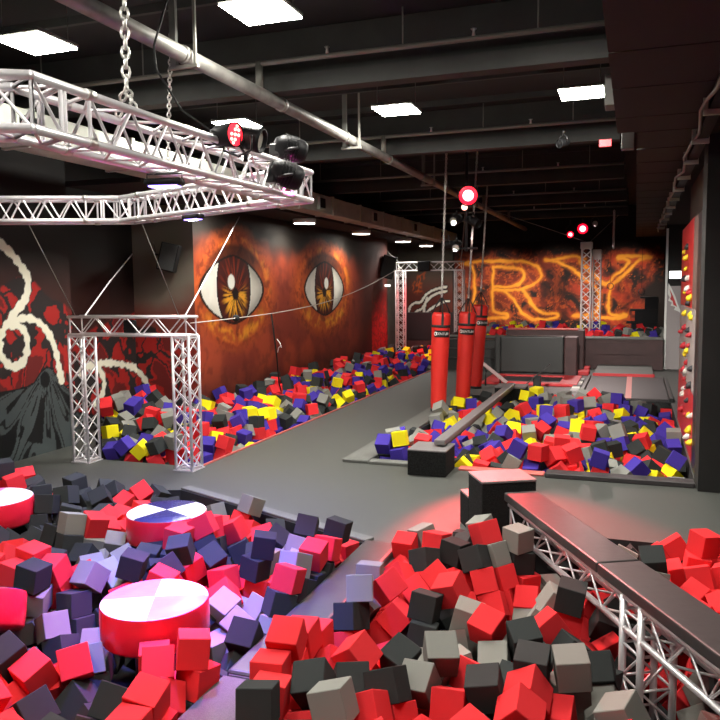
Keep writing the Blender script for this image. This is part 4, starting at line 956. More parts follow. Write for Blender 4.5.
# ------------------------------------------------------------------ foam cubes
# settled foam cubes: x, y, z in millimetres, rotation vector in hundredths of a radian, pit and colour code
CUBES = [
-1379,3413,282,297,9,44,10,-286,4227,249,-190,-240,-30,10,-1734,3287,285,205,-2,-191,9,-724,3998,172,138,-147,130,9,-511,3823,162,-118,45,66,8,-3324,3481,80,-265,45,13,0,
-2386,3274,186,-93,109,157,0,-2403,3760,248,46,-196,-174,0,-1016,4186,235,-106,121,-53,10,-1839,3854,348,-73,-145,94,8,-14,3977,152,-12,173,188,10,-1575,3619,247,-72,117,-70,9,
453,5051,113,187,-103,-75,9,-1218,3802,201,110,-166,-79,9,-853,4791,158,53,9,-38,8,-1098,3997,133,-101,1,-14,10,208,5310,-266,36,-91,253,8,-4134,4368,262,312,6,-30,1,
-2384,3768,60,-136,-95,118,0,118,5582,-163,-168,84,-47,9,-3151,3633,98,107,-63,216,0,-1504,4108,185,-250,10,124,8,-2377,4334,67,-80,154,-54,1,-3434,4476,-57,-36,223,-81,1,
-367,5234,251,8,175,5,9,15,5858,118,76,-233,-36,10,-497,4017,177,63,221,-166,8,-3063,3555,-94,-187,-97,-64,1,-903,3936,71,-3,264,168,8,-496,4194,245,-291,2,4,9,
-1329,5028,142,92,-126,-114,9,-1819,4863,67,120,-41,-10,9,-3164,3295,-23,61,-185,130,1,-2577,3659,160,99,-117,-20,0,-1254,3582,165,-31,241,140,8,-1197,5226,196,232,194,71,8,
-1845,3654,248,105,124,-112,8,-3323,4792,156,83,154,-136,0,-3908,4716,155,-153,179,53,2,-1283,4272,120,188,78,107,9,-2596,3282,130,-151,-160,-52,1,-2376,5028,211,109,144,88,0,
-3938,4558,1,9,219,187,1,-3621,4860,229,-82,-120,158,1,-3938,4323,-82,127,-73,3,2,-159,5866,-194,54,7,167,9,582,6773,223,143,-59,-82,8,-1649,5169,183,-6,140,162,8,
-3514,3479,157,52,-20,119,1,-608,4736,137,175,-72,-111,9,-158,4673,31,236,-6,26,9,-856,6177,306,-95,-294,-6,10,-1543,5027,31,126,-15,-278,8,475,5737,9,121,249,93,8,
-4155,4403,65,170,-102,119,2,-3241,4634,-155,60,68,214,1,194,5776,-3,28,-121,-146,9,-2413,4941,50,109,-263,34,1,333,5682,-101,126,-113,-244,10,485,5149,-240,-5,182,68,10,
-2837,4874,-9,-201,-157,-6,2,-3189,4867,1,251,31,-35,0,13,5449,-306,124,14,-47,9,-1148,5879,204,-105,83,-178,9,-1785,4949,238,-22,158,-238,10,-2891,5489,77,-196,30,230,1,
-483,5041,92,134,223,62,8,-3423,5220,252,-164,-243,-47,1,-2402,4263,-133,220,159,147,1,-1122,6157,333,-152,34,-99,8,175,6249,202,-85,-158,84,9,-780,4632,9,16,74,-291,10,
-349,4074,25,-99,95,124,8,-2375,5503,236,-96,111,143,0,-2834,5538,252,-165,-254,20,1,-2374,3727,-125,17,21,310,1,-4135,4578,227,-200,-210,-41,0,-2362,3080,131,-215,-16,215,0,
-1759,3470,223,-148,104,-111,8,-3620,4742,-13,-73,-250,-51,0,-1026,4990,117,5,-289,-16,10,-1438,3836,165,17,-92,-251,9,-4719,5481,273,46,218,165,2,-4486,6216,183,-38,7,-181,0,
-1852,4091,253,-105,122,-114,8,-4583,5615,235,-37,12,-209,0,-249,6809,-33,63,-50,88,9,-1344,6000,202,137,115,85,9,-1060,5808,54,171,65,233,8,-3802,4255,-209,-42,229,157,1,
169,6047,102,64,119,-124,10,-2981,4702,-86,-58,-182,-165,1,-1538,5801,172,266,-60,42,9,-2380,6047,269,126,141,98,1,-1855,6325,89,-127,3,-1,8,-2486,3562,21,-106,63,-207,0,
-3490,5686,308,-153,-174,122,0,-4210,4397,-150,159,-148,154,2,-3273,5443,116,-6,83,-185,1,-3414,6082,151,163,-36,33,0,-4330,4391,237,240,16,194,0,-732,5927,-107,-188,-62,157,8,
-3099,5337,6,147,-31,2,0,-4340,4594,300,27,-9,305,0,-559,6978,-187,-183,143,-170,9,-968,6028,17,-227,71,153,8,-2430,5263,228,178,10,191,2,-2689,6084,247,207,89,185,1,
-2384,3951,-74,74,99,-163,1,375,5252,-380,-28,141,147,8,-3388,5296,85,36,5,-46,0,-5515,6064,222,-113,-158,-82,1,478,6082,16,-150,9,137,8,-1035,6068,185,28,116,-49,10,
-3694,6953,125,61,-152,-121,2,-840,6204,120,190,55,-202,9,-103,5660,-299,-27,107,27,8,514,6349,73,-26,-24,2,8,-2772,4645,-217,-75,-302,-16,2,388,7187,27,127,77,-68,8,
-3602,4378,-191,74,-54,188,2,-4382,4349,64,-29,1,-204,2,-1160,3761,28,-62,-193,-7,8,-309,6562,-156,-2,28,-270,9,-450,7005,-23,259,3,-68,8,-978,5749,-102,-32,121,-30,8,
-1320,4908,-23,215,-193,7,9,-44,7004,-54,-170,142,-122,10,-3391,4820,-17,-160,134,-92,1,325,6501,26,-242,-29,192,8,-492,5472,99,-119,-91,-59,10,-3339,4557,-299,-139,2,116,1,
-6031,6214,162,-150,-96,58,1,-1846,5338,186,14,-232,-194,10,-3224,3816,10,-121,-176,223,2,-5484,6304,246,129,-12,24,1,-311,4296,73,18,18,-221,10,-6187,6342,313,-65,123,81,0,
442,4977,-379,-114,58,-233,10,-87,9965,-34,-200,117,-17,26,-699,3526,169,-130,-52,-193,8,556,9913,-152,-43,40,9,26,-2479,6486,-85,-155,31,-30,0,-1126,9911,233,3,4,117,24,
96,9890,-197,-75,169,187,24,-4551,6787,53,160,163,-215,1,-5988,6220,-56,32,89,-288,1,-1525,6138,210,201,-7,198,8,-2610,5023,-68,-73,-32,-191,2,-4481,5339,31,162,80,177,1,
-5210,6504,183,118,180,-4,1,-4477,5735,15,157,94,-235,2,-2362,5204,53,89,-138,-89,1,565,4829,38,8,-69,-298,9,-126,4575,-128,-70,-171,53,10,-3583,5439,267,11,11,153,0,
-1680,5068,-114,-98,170,167,8,-1352,5520,146,-73,-83,17,8,72,10074,59,-128,-216,85,28,-2369,5772,201,-138,-98,146,0,-938,9944,-337,177,127,-18,28,-717,10121,206,177,-100,-88,24,
-1209,9914,-6,153,-158,100,28,-4702,5409,101,74,-172,-134,1,-847,4320,42,-56,14,-66,8,-628,9890,-84,-164,-167,76,24,231,9891,-346,69,186,-167,26,-3886,4522,-174,203,-234,33,1,
-383,5290,71,-235,6,-196,8,-865,9884,-10,-50,-53,147,24,-5546,9033,-199,6,-100,285,16,-2697,9903,-13,146,128,-93,28,-2651,9899,257,15,-144,-17,24,-496,9904,-235,86,202,-179,24,
-5011,6909,158,-13,135,175,0,-1510,5446,46,-125,6,164,8,-1855,4300,158,4,220,-221,8,-373,9882,204,43,-4,311,28,-3422,5003,161,-88,-21,264,1,-31,9896,-380,170,-183,-95,28,
-1191,9934,-370,8,204,170,25,-2970,9905,82,166,-32,2,28,-181,9964,-245,-156,-74,-41,26,-2964,5115,-39,-76,244,74,0,-2414,9915,-56,-91,-135,-221,27,-1863,9880,-32,212,-211,-21,24,
-3174,9921,-108,-182,-180,-63,28,252,10187,-89,53,-99,97,27,-3200,9923,216,-183,-183,-65,28,-1382,9928,264,184,-204,-39,28,-3310,6016,-10,231,47,-144,1,-4930,5513,128,199,-57,-224,1,
-6195,8936,203,4,-182,-41,17,-2684,4810,-109,-29,108,143,2,-4586,6020,30,181,-209,-22,0,-5657,6650,267,9,15,-189,1,-316,6070,-149,-189,1,119,8,-2133,9940,-362,98,174,-180,25,
-945,10050,158,103,-34,224,24,-2556,9914,-259,-39,-93,152,24,-1437,9934,-178,-224,187,-5,24,-3103,9969,-349,-144,-35,177,25,-6021,9100,250,146,97,108,18,-2901,5880,178,-118,44,57,1,
-380,9884,-4,-98,-102,129,24,-4539,6426,-104,164,-115,-68,0,-2104,9881,-28,147,-65,66,27,-3362,3132,93,110,-77,75,0,-1673,5566,94,176,139,8,8,-2895,5544,-112,10,-297,7,0,
-3401,3329,-69,-118,15,-288,0,-1676,9881,-272,-198,-1,243,25,-1657,9929,-72,159,29,-2,25,-3613,4564,-345,29,-122,12,2,-6699,8909,182,-44,-66,152,20,-40,6180,-134,-118,-185,-170,9,
-339,4893,16,-197,113,-58,9,525,6734,43,9,-143,1,8,-2507,6145,-281,-71,-126,-215,2,-737,9959,-272,-36,-61,-16,26,-344,9938,-369,-68,-179,-148,25,-5531,5968,47,-122,-152,173,1,
-3774,5260,131,-221,-27,-181,1,-1449,9887,76,93,150,-157,26,-802,6195,-68,119,-285,-10,8,-2993,9988,290,192,223,8,27,-2373,5416,32,206,-209,3,1,-2800,9952,-330,8,52,1,24,
563,10946,13,-18,-103,10,28,-607,11598,210,2,-197,-214,24,-6380,6389,445,-300,80,12,1,-1744,6520,130,105,266,24,10,-3761,4693,-182,100,151,-186,1,-3465,4207,-256,189,26,29,1,
-5986,9755,307,0,1,-7,16,-1905,10020,-261,-292,44,94,28,-5111,6762,72,50,16,-29,0,-1425,9972,-375,140,-132,-131,25,-2722,3830,86,-161,88,164,0,49,5852,-211,-154,147,114,9,
-5849,9239,37,251,181,13,16,-5568,9668,-55,-168,-119,-103,16,-5554,9705,134,106,-85,115,16,-5774,9604,105,-21,74,-276,20,-2262,9924,-201,-90,-43,186,24,-5707,6202,273,-129,274,-27,1,
-6433,8919,141,-34,-77,157,19,-1668,4113,76,127,-232,126,8,-4441,7036,-49,-209,-40,-57,1,-6921,8940,94,-91,118,-81,20,-2887,9888,-107,-207,207,-15,28,-2693,5907,117,188,210,-69,2,
-2396,5412,-155,141,32,5,2,405,11292,2,105,135,-183,25,425,5852,-357,10,242,5,8,-6156,9014,-181,175,107,-93,17,-197,11830,201,206,174,8,26,-3945,4973,71,118,-138,32,2,
-5912,8934,-229,-128,57,-98,20,-1308,11849,154,-3,-216,127,24,-7406,9516,233,-151,-108,-168,19,-7656,10407,465,164,121,143,20,-1830,11529,133,-74,-3,-45,28,-1829,10411,18,29,240,-97,24,
-4432,4318,-170,64,78,-231,2,-2803,2709,205,-3,35,-14,0,663,5937,23,68,75,-286,8,-5751,9012,-74,-131,-115,-28,20,-3761,4890,43,-37,-210,146,2,-6232,8954,-16,126,260,61,16,
77,11524,8,-44,233,119,25,-1462,11643,136,-107,69,147,26,-1162,5202,-3,45,-20,-106,9,-5713,10564,45,134,-115,95,20,-246,11398,20,224,41,-183,25,577,12159,-64,50,0,21,28,
-4292,7227,-90,-11,-40,-39,2,-1562,3519,48,-158,-129,164,8,-94,6710,-172,-246,-73,-98,9,-6896,9803,306,161,203,-39,17,-6123,10546,261,-189,25,-186,17,-5604,11877,-230,80,224,-26,16,
-4968,4921,117,95,-25,20,0,-5307,6845,146,-15,242,-78,1,-8300,10596,382,-40,-180,121,16,-2421,10020,-370,33,-85,10,24,-5544,10498,-140,143,-133,101,19,485,10267,-373,-186,174,80,28,
-1840,4804,-120,-134,-167,-113,8,-1101,12995,289,243,192,12,24,140,11860,67,-10,176,211,24,-5450,6511,147,126,-161,139,1,-1013,10046,-155,34,248,-105,28,-448,11828,175,-29,-175,-92,26,
-4899,5653,277,95,-270,29,1,-188,6386,-230,26,-95,-258,8,-6566,8934,5,98,83,-266,16,-6707,10019,359,-149,47,170,18,-3154,3773,-156,110,-205,-105,1,-1251,6697,198,-15,-186,-38,10,
-5911,11380,144,2,152,-14,17,-3429,5646,131,119,-218,-176,1,-3159,12991,231,58,-46,-5,26,-3316,3586,-74,211,112,-185,0,572,5084,-88,-49,49,-283,9,362,5970,-80,-42,80,20,8,
-5154,7425,-19,-33,47,-26,1,-6377,10526,326,97,-152,-113,20,-880,10414,263,14,-148,4,24,-646,6747,-310,44,-147,-196,10,-5768,12187,28,152,143,-138,17,-6752,10508,296,-104,155,144,20,
-2397,3943,-327,221,63,-29,1,-4166,4620,45,-105,99,-74,0,-5261,5632,16,-201,99,-116,1,-4195,5069,60,25,-170,130,2,-5804,11600,-156,21,262,-66,16,491,10912,-189,104,-224,-5,27,
-924,13603,294,43,146,-35,28,-4797,6086,114,43,200,24,0,-5572,10073,-107,-36,-65,-283,18,-5746,9412,-71,-244,-182,4,20,-1881,14076,120,62,-16,-219,24,-6813,9010,-79,35,-32,129,17,
-6074,9203,75,133,116,131,16,-5606,12279,-161,-10,93,-22,20,-2392,5652,40,-38,174,-9,1,-6267,6586,302,219,-87,154,0,595,12424,68,134,127,-111,26,-4607,6215,13,-11,171,-14,0,
-4022,4823,-85,-26,127,-188,1,-5535,12499,-43,0,-270,160,20,-6083,11056,200,5,201,-165,20,-1248,12027,251,-76,-77,74,28,-723,5804,-246,21,264,107,10,506,4746,-299,-125,-114,-84,10,
-611,4270,60,200,-13,-18,9,-1107,4776,-2,-50,3,125,10,-698,13777,300,77,69,-133,26,-2680,13829,-12,-6,133,-122,26,-787,12055,214,100,-101,124,27,-2418,4852,-117,-36,-141,14,2,
-3560,5892,229,-163,260,-22,0,-941,5944,-152,236,-18,-172,8,-1032,5020,-69,-194,-213,13,10,-368,5976,-308,-65,57,28,8,-1822,5083,31,57,-91,-131,10,-2391,3326,5,-116,-78,-119,0,
-7061,9518,222,193,123,191,17,-1246,10071,-206,-7,-180,34,25,-413,11164,63,1,-35,-2,25,-2909,3480,-169,241,15,132,1,-4636,5828,121,106,116,-212,0,-4200,5496,-13,-183,-129,29,2,
-4452,6641,-85,-105,-15,288,0,-3181,5079,-125,-40,100,-166,0,-5586,12969,131,72,133,-64,16,-7921,11418,469,-61,75,-126,17,-4604,5587,50,154,81,30,2,-6984,13052,349,19,-11,100,20,
-2752,11036,77,-87,203,143,28,-5347,5201,142,245,38,37,1,-8148,10775,451,78,135,-38,18,473,5403,-242,-182,210,76,8,-6435,9024,-105,-69,12,-68,17,-5606,13990,-100,-95,202,-160,17,
-7142,10212,402,-20,182,20,16,-6226,9757,199,140,-73,104,16,-1759,14904,135,22,204,213,28,-277,14968,248,-139,-98,129,28,-3102,6077,104,-213,139,41,0,-4834,6314,70,19,-142,-31,0,
287,5872,-233,-96,31,-125,8,-5827,12981,186,-46,49,145,20,148,15181,-27,77,113,-174,28,-3133,14235,140,141,223,-70,27,-5743,13915,160,-164,-146,-64,18,-5588,14906,99,200,-28,-102,19,
-2834,15519,87,-71,104,143,25,-2514,2708,239,-6,189,8,1,-1286,6214,181,9,-198,-45,9,737,6431,93,-27,-189,-5,8,-5875,11329,-41,203,-12,215,16,-7656,9885,251,-178,-61,-113,17,
-6328,12873,237,-218,17,-16,19,-2940,12814,12,-80,-1,301,27,-3494,5860,53,122,-111,155,1,-1003,4531,-11,-87,275,-11,10,-7275,11339,399,-131,-66,-87,17,-5594,9285,-221,-60,-51,124,20,
-193,14515,0,34,-194,-91,27,-2642,10105,75,124,92,164,26,503,10096,-217,118,6,22,24,-3183,12812,72,9,-176,-10,26,212,10528,-59,82,86,6,25,-2431,4102,-226,184,95,167,1,
-2897,5690,68,9,16,156,2,-6071,6516,235,167,65,92,1,-6869,11434,363,-182,0,27,19,-5570,14764,-141,-106,-25,-166,17,-2642,10968,-87,-106,-146,-243,28,-2055,13921,-10,71,56,48,27,
-1345,12860,285,-21,-18,-138,28,-2189,11593,-67,33,-48,190,25,-3464,5424,-102,186,232,68,0,-7571,10102,301,18,53,-10,18,-1962,15191,203,-181,-105,-130,27,-8480,11870,518,102,-142,146,20,
296,15411,1,121,-37,-44,25,-2428,10887,-120,156,-195,-50,28,-2693,11595,-97,41,-54,-193,28,-1743,11860,129,-213,163,101,27,-3790,6895,-52,69,-117,-78,0,-142,11759,22,156,-3,228,28,
-3090,12507,-20,48,-278,81,28,-487,15380,158,83,-237,-181,26,-618,11004,-5,-193,223,-44,26,-5573,15580,224,97,158,-53,16,-7423,12832,385,-302,2,-70,20,-2884,14302,146,-209,-39,-214,28,
-5138,5243,40,-109,-191,-80,0,-6397,15165,354,-9,169,-10,17,-2473,13976,-85,41,-88,-147,27,-6100,11507,264,63,188,196,19,-5911,11850,211,-10,-11,264,19,-6972,14169,264,91,49,105,16,
-1852,10900,8,-140,-119,31,28,-4239,6662,-44,188,128,-6,0,-1651,3738,89,-45,287,99,8,-6551,11418,303,141,-80,97,18,-5701,12628,51,-100,-266,-126,18,-5555,14116,-283,-14,141,259,17,
-6488,9505,238,-26,-263,88,18,-444,12655,177,-151,32,-231,28,-137,4826,-118,127,-8,-26,9,-5586,13680,-273,-63,29,285,18,-5964,11657,218,-150,10,-75,19,-2907,13908,-23,-201,96,143,24,
-5895,6358,236,57,6,-209,1,114,5990,-68,115,-72,140,8,-5672,13472,-223,-45,-99,-179,17,-7729,11386,364,-37,-69,158,18,-6749,11825,336,109,135,-201,16,-6186,15816,266,40,-177,-177,19,
-1817,15591,233,-76,132,89,27,-2505,5869,-258,-47,189,-216,1,-3579,5117,65,234,-63,110,1,-5873,11779,18,163,-47,-35,16,-6864,14692,312,-25,136,0,17,-6860,10726,349,-242,-191,36,16,
-7296,16030,469,88,-111,99,16,-729,10104,-19,-113,80,114,24,-2193,14381,51,173,24,104,25,-2426,5133,-142,-62,-53,-198,2,-4588,6446,77,-292,50,-54,0,-6380,6447,79,13,163,-5,0,
-3574,6683,-63,-49,-57,-179,0,-3313,6714,-49,199,65,25,1,-1820,6071,-42,111,-59,-270,8,-5952,13218,281,-89,-288,3,16,-10,11268,-143,174,215,-77,24,-3011,13114,78,-286,-113,24,26,
536,15727,-28,187,75,44,25,-2347,14203,-13,-31,-246,41,26,-1109,14159,275,-133,91,154,26,-719,15605,225,-94,204,165,24,575,15130,-120,-97,-108,-154,28,-5466,5523,-2,-60,-97,-261,1,
-6021,9775,117,126,-111,-112,16,-6503,9935,222,10,-186,-176,17,-38,12886,62,-41,203,-147,25,541,10404,-225,63,-145,-56,26,-1074,4278,85,-230,69,-177,10,-6058,9227,-114,-94,123,115,16,
-6624,9329,148,172,-59,-192,20,-5635,16788,-184,218,-159,157,17,-1029,12049,80,-210,-217,63,24,-7399,9931,203,139,132,-198,18,-5595,16087,-162,-165,-11,-147,16,-1183,14493,310,-300,70,-16,26,
-5058,6340,62,32,-14,-8,1,-6382,6416,262,-87,174,-160,0,-6980,15996,399,107,149,-88,18,-7330,10975,335,41,83,-115,20,-6178,11315,246,144,-73,-36,20,100,15532,44,143,54,51,26,
354,12365,-55,-225,10,-120,28,-2597,14279,8,-43,20,151,27,-1947,11361,9,176,-118,43,25,-404,14681,87,285,-30,3,24,-6200,6189,-155,-171,-63,-73,1,-1643,5275,-41,26,111,16,8,
-1253,5868,-35,-210,4,-61,8,-5574,12888,-97,-149,-63,-63,18,-5640,10302,-155,166,-96,63,18,-125,14867,54,7,31,285,28,-3370,5088,-301,122,-256,94,1,-2648,3117,22,-227,-124,-178,1,
-4361,4824,162,193,10,-3,1,-5594,18603,-205,48,251,23,20,-980,16073,139,67,-49,291,26,-2850,12320,-148,-62,-67,289,25,-1002,12295,104,1,-54,296,28,-7099,10003,305,280,17,83,16,
-5991,10454,73,-73,-177,103,16,-6393,11184,234,10,171,-57,18,-2711,13692,-166,105,-8,-200,26,-1118,11423,17,8,-140,-18,24,-193,10203,-130,-127,37,124,26,510,13528,-63,135,-174,-8,28,
220,11438,-120,-29,221,120,25,-1621,15456,117,-83,-182,29,26,-579,13165,192,51,-89,-277,24,254,13273,-36,-156,-119,163,25,220,6275,9,-98,67,141,8,-5601,17186,-94,-117,-7,-91,20,
-5921,12724,92,-276,-83,104,17,-5770,16975,-18,98,89,188,20,-6026,14070,151,189,169,-156,20,-283,10388,-38,-124,-3,27,26,-1552,10166,64,128,62,-63,25,-2591,12026,-159,-215,14,178,28,
-3369,5034,-28,-10,-65,39,0,-7402,14401,318,274,-96,39,17,-7309,13473,360,50,169,-49,17,-5646,7139,78,-65,-109,-49,1,-5694,9589,-205,27,47,282,17,-6121,11889,283,-117,169,86,20,
-7431,17400,439,29,195,-216,17,-6572,14731,212,21,-37,-258,16,-5735,18616,-61,16,-217,-4,17,-5998,10876,52,-63,272,0,16,-413,13654,112,135,-89,111,26,-982,12595,156,87,-188,-130,26,
-2619,6475,-303,235,90,-131,2,-3504,4659,-168,-102,193,109,1,-3065,5900,22,29,125,70,1,-343,5724,-378,-66,-13,-295,8,-589,5460,-57,150,-9,-271,10,-960,3590,35,-8,-103,174,8,
146,6982,-113,179,144,93,9,-6084,17664,85,29,58,107,17,-5535,20574,55,-85,0,0,20,-2835,13149,-128,-92,-127,-215,28,-2551,12255,-134,-77,116,179,24,286,23503,796,54,53,-239,34,
229,5481,-372,-32,-225,82,8,-1055,4109,-46,-204,196,94,8,-6112,16070,279,-68,-45,-291,16,-6564,11959,297,-205,89,182,20,-5988,18519,266,32,277,55,20,-6923,12209,364,118,-39,9,16,
-2125,10080,-28,-34,-34,155,25,-2597,15247,-50,-116,-159,-31,24,404,12799,-60,71,50,-21,28,-4856,7037,-45,-244,10,-16,1,-5711,6167,88,275,-143,32,1,-265,7191,-115,-3,-269,21,10,
-5814,13882,-44,-40,-87,-264,17,-5976,11141,18,-23,-38,-3,18,-5817,19694,58,114,63,78,17,-6838,18306,348,-29,20,-108,18,-7244,14574,356,6,21,21,18,246,10329,-347,-33,47,-20,27,
-1678,11309,-27,-132,-194,-130,24,-1621,13039,71,4,-35,262,28,-2173,10505,-56,22,162,-134,25,-3155,10229,266,-23,201,-185,26,-32,12583,7,-251,142,91,25,-1363,23482,731,82,-215,39,32,
-3116,4772,-228,146,227,133,0,-4444,5486,-85,-22,247,-118,2,-2550,6276,-79,-186,86,77,0,-5803,10285,10,-33,-135,90,17,-7121,13962,246,144,225,-39,17,-7563,10755,361,72,-16,40,17,
185,12739,-9,161,50,-57,27,-2848,10286,173,234,175,101,26,-546,12023,210,-161,-48,61,24,600,11270,-149,189,189,-57,25,-1490,12441,142,-103,-162,156,26,-2335,12316,-134,-27,-120,94,28,
-3034,23460,732,153,12,193,36,-190,23430,1036,153,-38,-62,34,-2491,5954,-84,-166,-34,46,2,-2388,4463,-69,-184,191,93,1,-6863,10174,340,-275,-136,32,16,-5915,19713,231,-12,-30,-80,20,
-7454,10373,310,61,199,-136,17,-8490,11317,456,-185,51,-214,18,-5901,9994,112,147,-263,72,19,-8313,10940,463,240,-103,147,18,-6158,13051,206,210,-65,76,17,-5904,16369,250,208,-226,20,20,
-2152,10951,-111,123,12,271,25,308,12107,-73,52,122,-34,25,-76,14082,-67,62,-152,-35,28,-976,23438,956,62,176,-45,32,-3802,23435,980,60,-105,-183,32,-5875,12037,-179,-204,-24,208,20,
-6123,9565,12,273,-37,107,16,-5589,21127,200,-99,128,188,20,1,23540,904,-22,144,-206,35,-443,23500,969,-135,132,-62,33,-5641,20614,-202,169,-97,233,16,-5875,11249,-225,-136,119,120,20,
-7779,10689,465,-121,1,24,20,-5738,20573,113,-88,-61,-144,16,-7229,15378,326,-186,104,78,17,-6064,12882,142,99,-13,-138,18,-2377,11810,-171,53,-184,25,26,277,13953,-83,34,-153,-121,25,
-2912,11486,49,-89,133,-177,24,546,23471,778,-13,201,-154,34,-1956,23436,796,-112,97,197,35,-2534,23445,766,183,-21,112,32,-3087,23503,913,54,-230,-128,32,-2906,4926,-220,-115,-38,207,2,
-6234,15806,82,26,-292,8,20,-5551,15025,-63,-12,-129,-267,20,-5943,17967,190,105,1,25,18,-6620,10767,295,-15,23,-100,16,-6562,12867,253,90,40,13,19,-6622,18434,309,-15,45,147,20,
-6506,21883,306,-6,33,-162,20,-618,10283,-372,-199,184,-10,27,-2118,10181,-316,187,108,-15,24,-2884,12553,-124,-125,46,31,28,-774,23471,771,-134,199,-182,32,-3502,23453,788,-65,-124,55,34,
-2737,23438,991,167,130,-144,36,18,7193,-123,81,-161,193,9,-1300,5693,49,-65,-190,29,8,-5751,14839,-79,216,72,111,19,-6908,19932,395,-148,111,-62,16,-5583,15258,23,-93,-23,-19,17,
-6745,16051,325,-95,116,-175,20,-6321,11571,259,198,183,-98,16,-6271,14801,178,210,174,-21,18,-7205,19966,455,-17,-143,37,17,-8436,10779,411,61,-44,234,16,-811,11975,30,-15,-149,24,26,
-1717,11679,34,30,-87,146,24,-2170,12993,-102,-3,-245,-53,24,-4922,23435,765,-15,96,286,33,-503,23484,793,-127,2,47,32,-4401,23440,803,-87,44,42,32,-2248,23482,775,-209,9,50,34,
-1660,23438,784,5,-262,90,35,522,23413,946,21,127,28,36,-2436,5611,-135,177,-8,-215,1,-4655,6193,-165,-99,-136,-65,1,-5475,6250,67,24,-43,-260,1,-3643,6216,98,173,-120,129,0,
-4519,4318,294,105,160,-107,0,555,6528,-5,-20,-168,26,8,-1842,3888,156,-88,81,153,8,-5643,12638,-230,93,-151,-4,16,-5836,14539,-40,33,140,55,17,-5564,15606,12,-11,-172,-231,17,
-7346,10174,231,-122,-117,-128,18,-5572,15355,-148,-244,34,-25,17,-6155,17865,190,117,93,247,20,-5848,15236,86,-147,205,114,17,-7096,18261,330,58,204,-12,16,-5538,22666,77,194,-194,45,19,
-6548,12586,240,0,-119,125,16,-6199,15114,85,44,130,214,18,-7436,15259,413,226,35,-214,17,-2004,11127,-37,-86,100,48,28,-2126,13515,-94,-134,3,140,26,-1044,23495,795,50,178,-29,34,
-4752,23429,964,-142,-119,61,32,-1548,23406,969,-98,-86,123,34,-676,23481,920,-157,21,66,32,-2588,5281,3,25,-105,-3,0,-1439,6825,13,108,113,-132,9,-1193,5559,-68,232,102,15,8,
-5588,23691,24,-57,-154,140,17,-5603,19793,-127,281,113,-82,16,-8261,11512,417,-94,-67,-5,16,-6924,22192,322,118,152,90,17,-2067,10287,-50,-126,118,-132,27,-645,11221,-2,-309,19,-13,24,
-1417,11461,-32,-40,209,146,27,-870,13615,98,2,148,3,27,599,15498,-114,-203,203,37,24,-1401,13178,251,-95,-163,163,27,-245,23500,868,-81,-126,-79,32,-4058,23395,972,7,196,5,32,
-3137,5538,-109,20,245,-8,0,-3816,5207,-50,-10,19,-127,0,-5293,6355,-4,-225,146,46,1,-330,4339,-108,-7,-30,297,10,-1393,5084,-90,53,-69,-138,9,-6872,11170,282,197,-182,43,18,
-6313,20763,219,208,-47,-99,16,-7296,13781,275,229,121,90,20,-3058,11265,61,148,77,-16,26,-3180,11466,45,1,-134,0,25,-2310,11368,-183,-210,-59,115,28,-3293,23449,841,200,-6,18,32,
-3314,23389,1041,-157,-11,-11,35,-1228,23516,862,-92,-265,-118,32,-2616,23698,1230,7,11,0,32,-1129,24720,1151,97,-155,-119,36,-6389,6475,-104,-208,4,221,1,-8270,10710,193,73,-72,276,19,
-5934,17849,36,167,7,-159,16,-5588,19471,-195,2,-70,179,16,-5578,14325,-186,-159,124,-93,20,-5567,21433,-6,191,43,-29,18,-6335,12018,284,-81,-159,-41,20,-6098,22101,194,242,-120,18,16,
-6982,10396,340,-33,-101,-63,18,-6668,24130,359,18,-28,150,17,-7221,14790,354,-20,37,-291,16,-6856,9365,117,-3,57,-135,17,-2570,13048,-218,1,-123,169,26,-3199,14034,-3,-196,193,49,25,
-1105,10221,10,-143,96,108,25,578,14563,-168,35,-273,127,24,-710,10770,-70,81,-52,11,28,-4683,23497,769,-63,-42,12,34,-4160,23435,798,-122,122,-67,35,-2772,23515,830,-71,-171,130,33,
-818,24307,1077,83,176,189,36,-4898,23401,1100,142,107,-87,34,-3839,5512,92,-10,-175,30,1,-105,4406,-217,-68,65,189,10,509,5302,-47,20,-305,30,9,-7370,9486,48,-3,-171,9,18,
-5576,25745,-109,-47,-69,142,18,-5843,18060,-57,-34,-176,48,19,-7178,9267,53,-240,74,19,17,-6214,18592,271,38,22,305,16,-7201,18483,429,18,-36,302,16,-5570,22159,-163,-33,-235,124,16,
-7053,14614,251,-131,-135,154,16,-7131,11583,341,157,-36,146,20,-7233,11876,346,-173,129,-48,17,-387,10118,50,-152,-43,12,28,340,14585,-149,-177,-191,28,24,-1386,15074,82,-5,71,-139,26,
141,13531,-50,-7,89,178,28,-3919,23479,824,-91,-54,-96,34,377,24055,979,135,151,-126,33,-2353,23702,999,-165,-132,-46,34,-4149,4530,-296,-181,-213,-74,1,-4102,5024,-206,-67,57,-225,2,
-5411,5780,-32,221,34,-130,1,-4090,4839,90,245,115,61,0,228,7187,-72,44,170,-193,8,-6760,20440,379,87,-127,91,16,-6258,9152,208,-70,141,165,16,-5697,25745,40,-38,146,189,16,
-5996,13615,152,-39,-162,114,17,-7083,11335,300,94,-102,-118,17,-2322,13648,-219,-1,238,129,28,-1308,10185,-37,-25,287,-37,24,-59,11981,46,229,189,-8,25,-1193,12425,76,10,146,-18,25,
-2925,10115,31,-2,-166,-29,24,-1078,13420,220,-46,-4,-50,25,-1858,23390,958,-197,-198,44,32,-3589,23562,956,-61,-60,-125,34,-6193,6400,-54,-93,129,-121,1,-3600,5372,83,18,-196,-202,1,
-5849,9235,-154,-6,-9,142,16,-5940,12028,17,152,95,123,20,-5585,22569,-96,-188,-131,-107,17,-5944,11596,21,3,175,172,20,-5936,15099,-25,6,-194,-110,19,-6137,24071,232,-158,151,83,19,
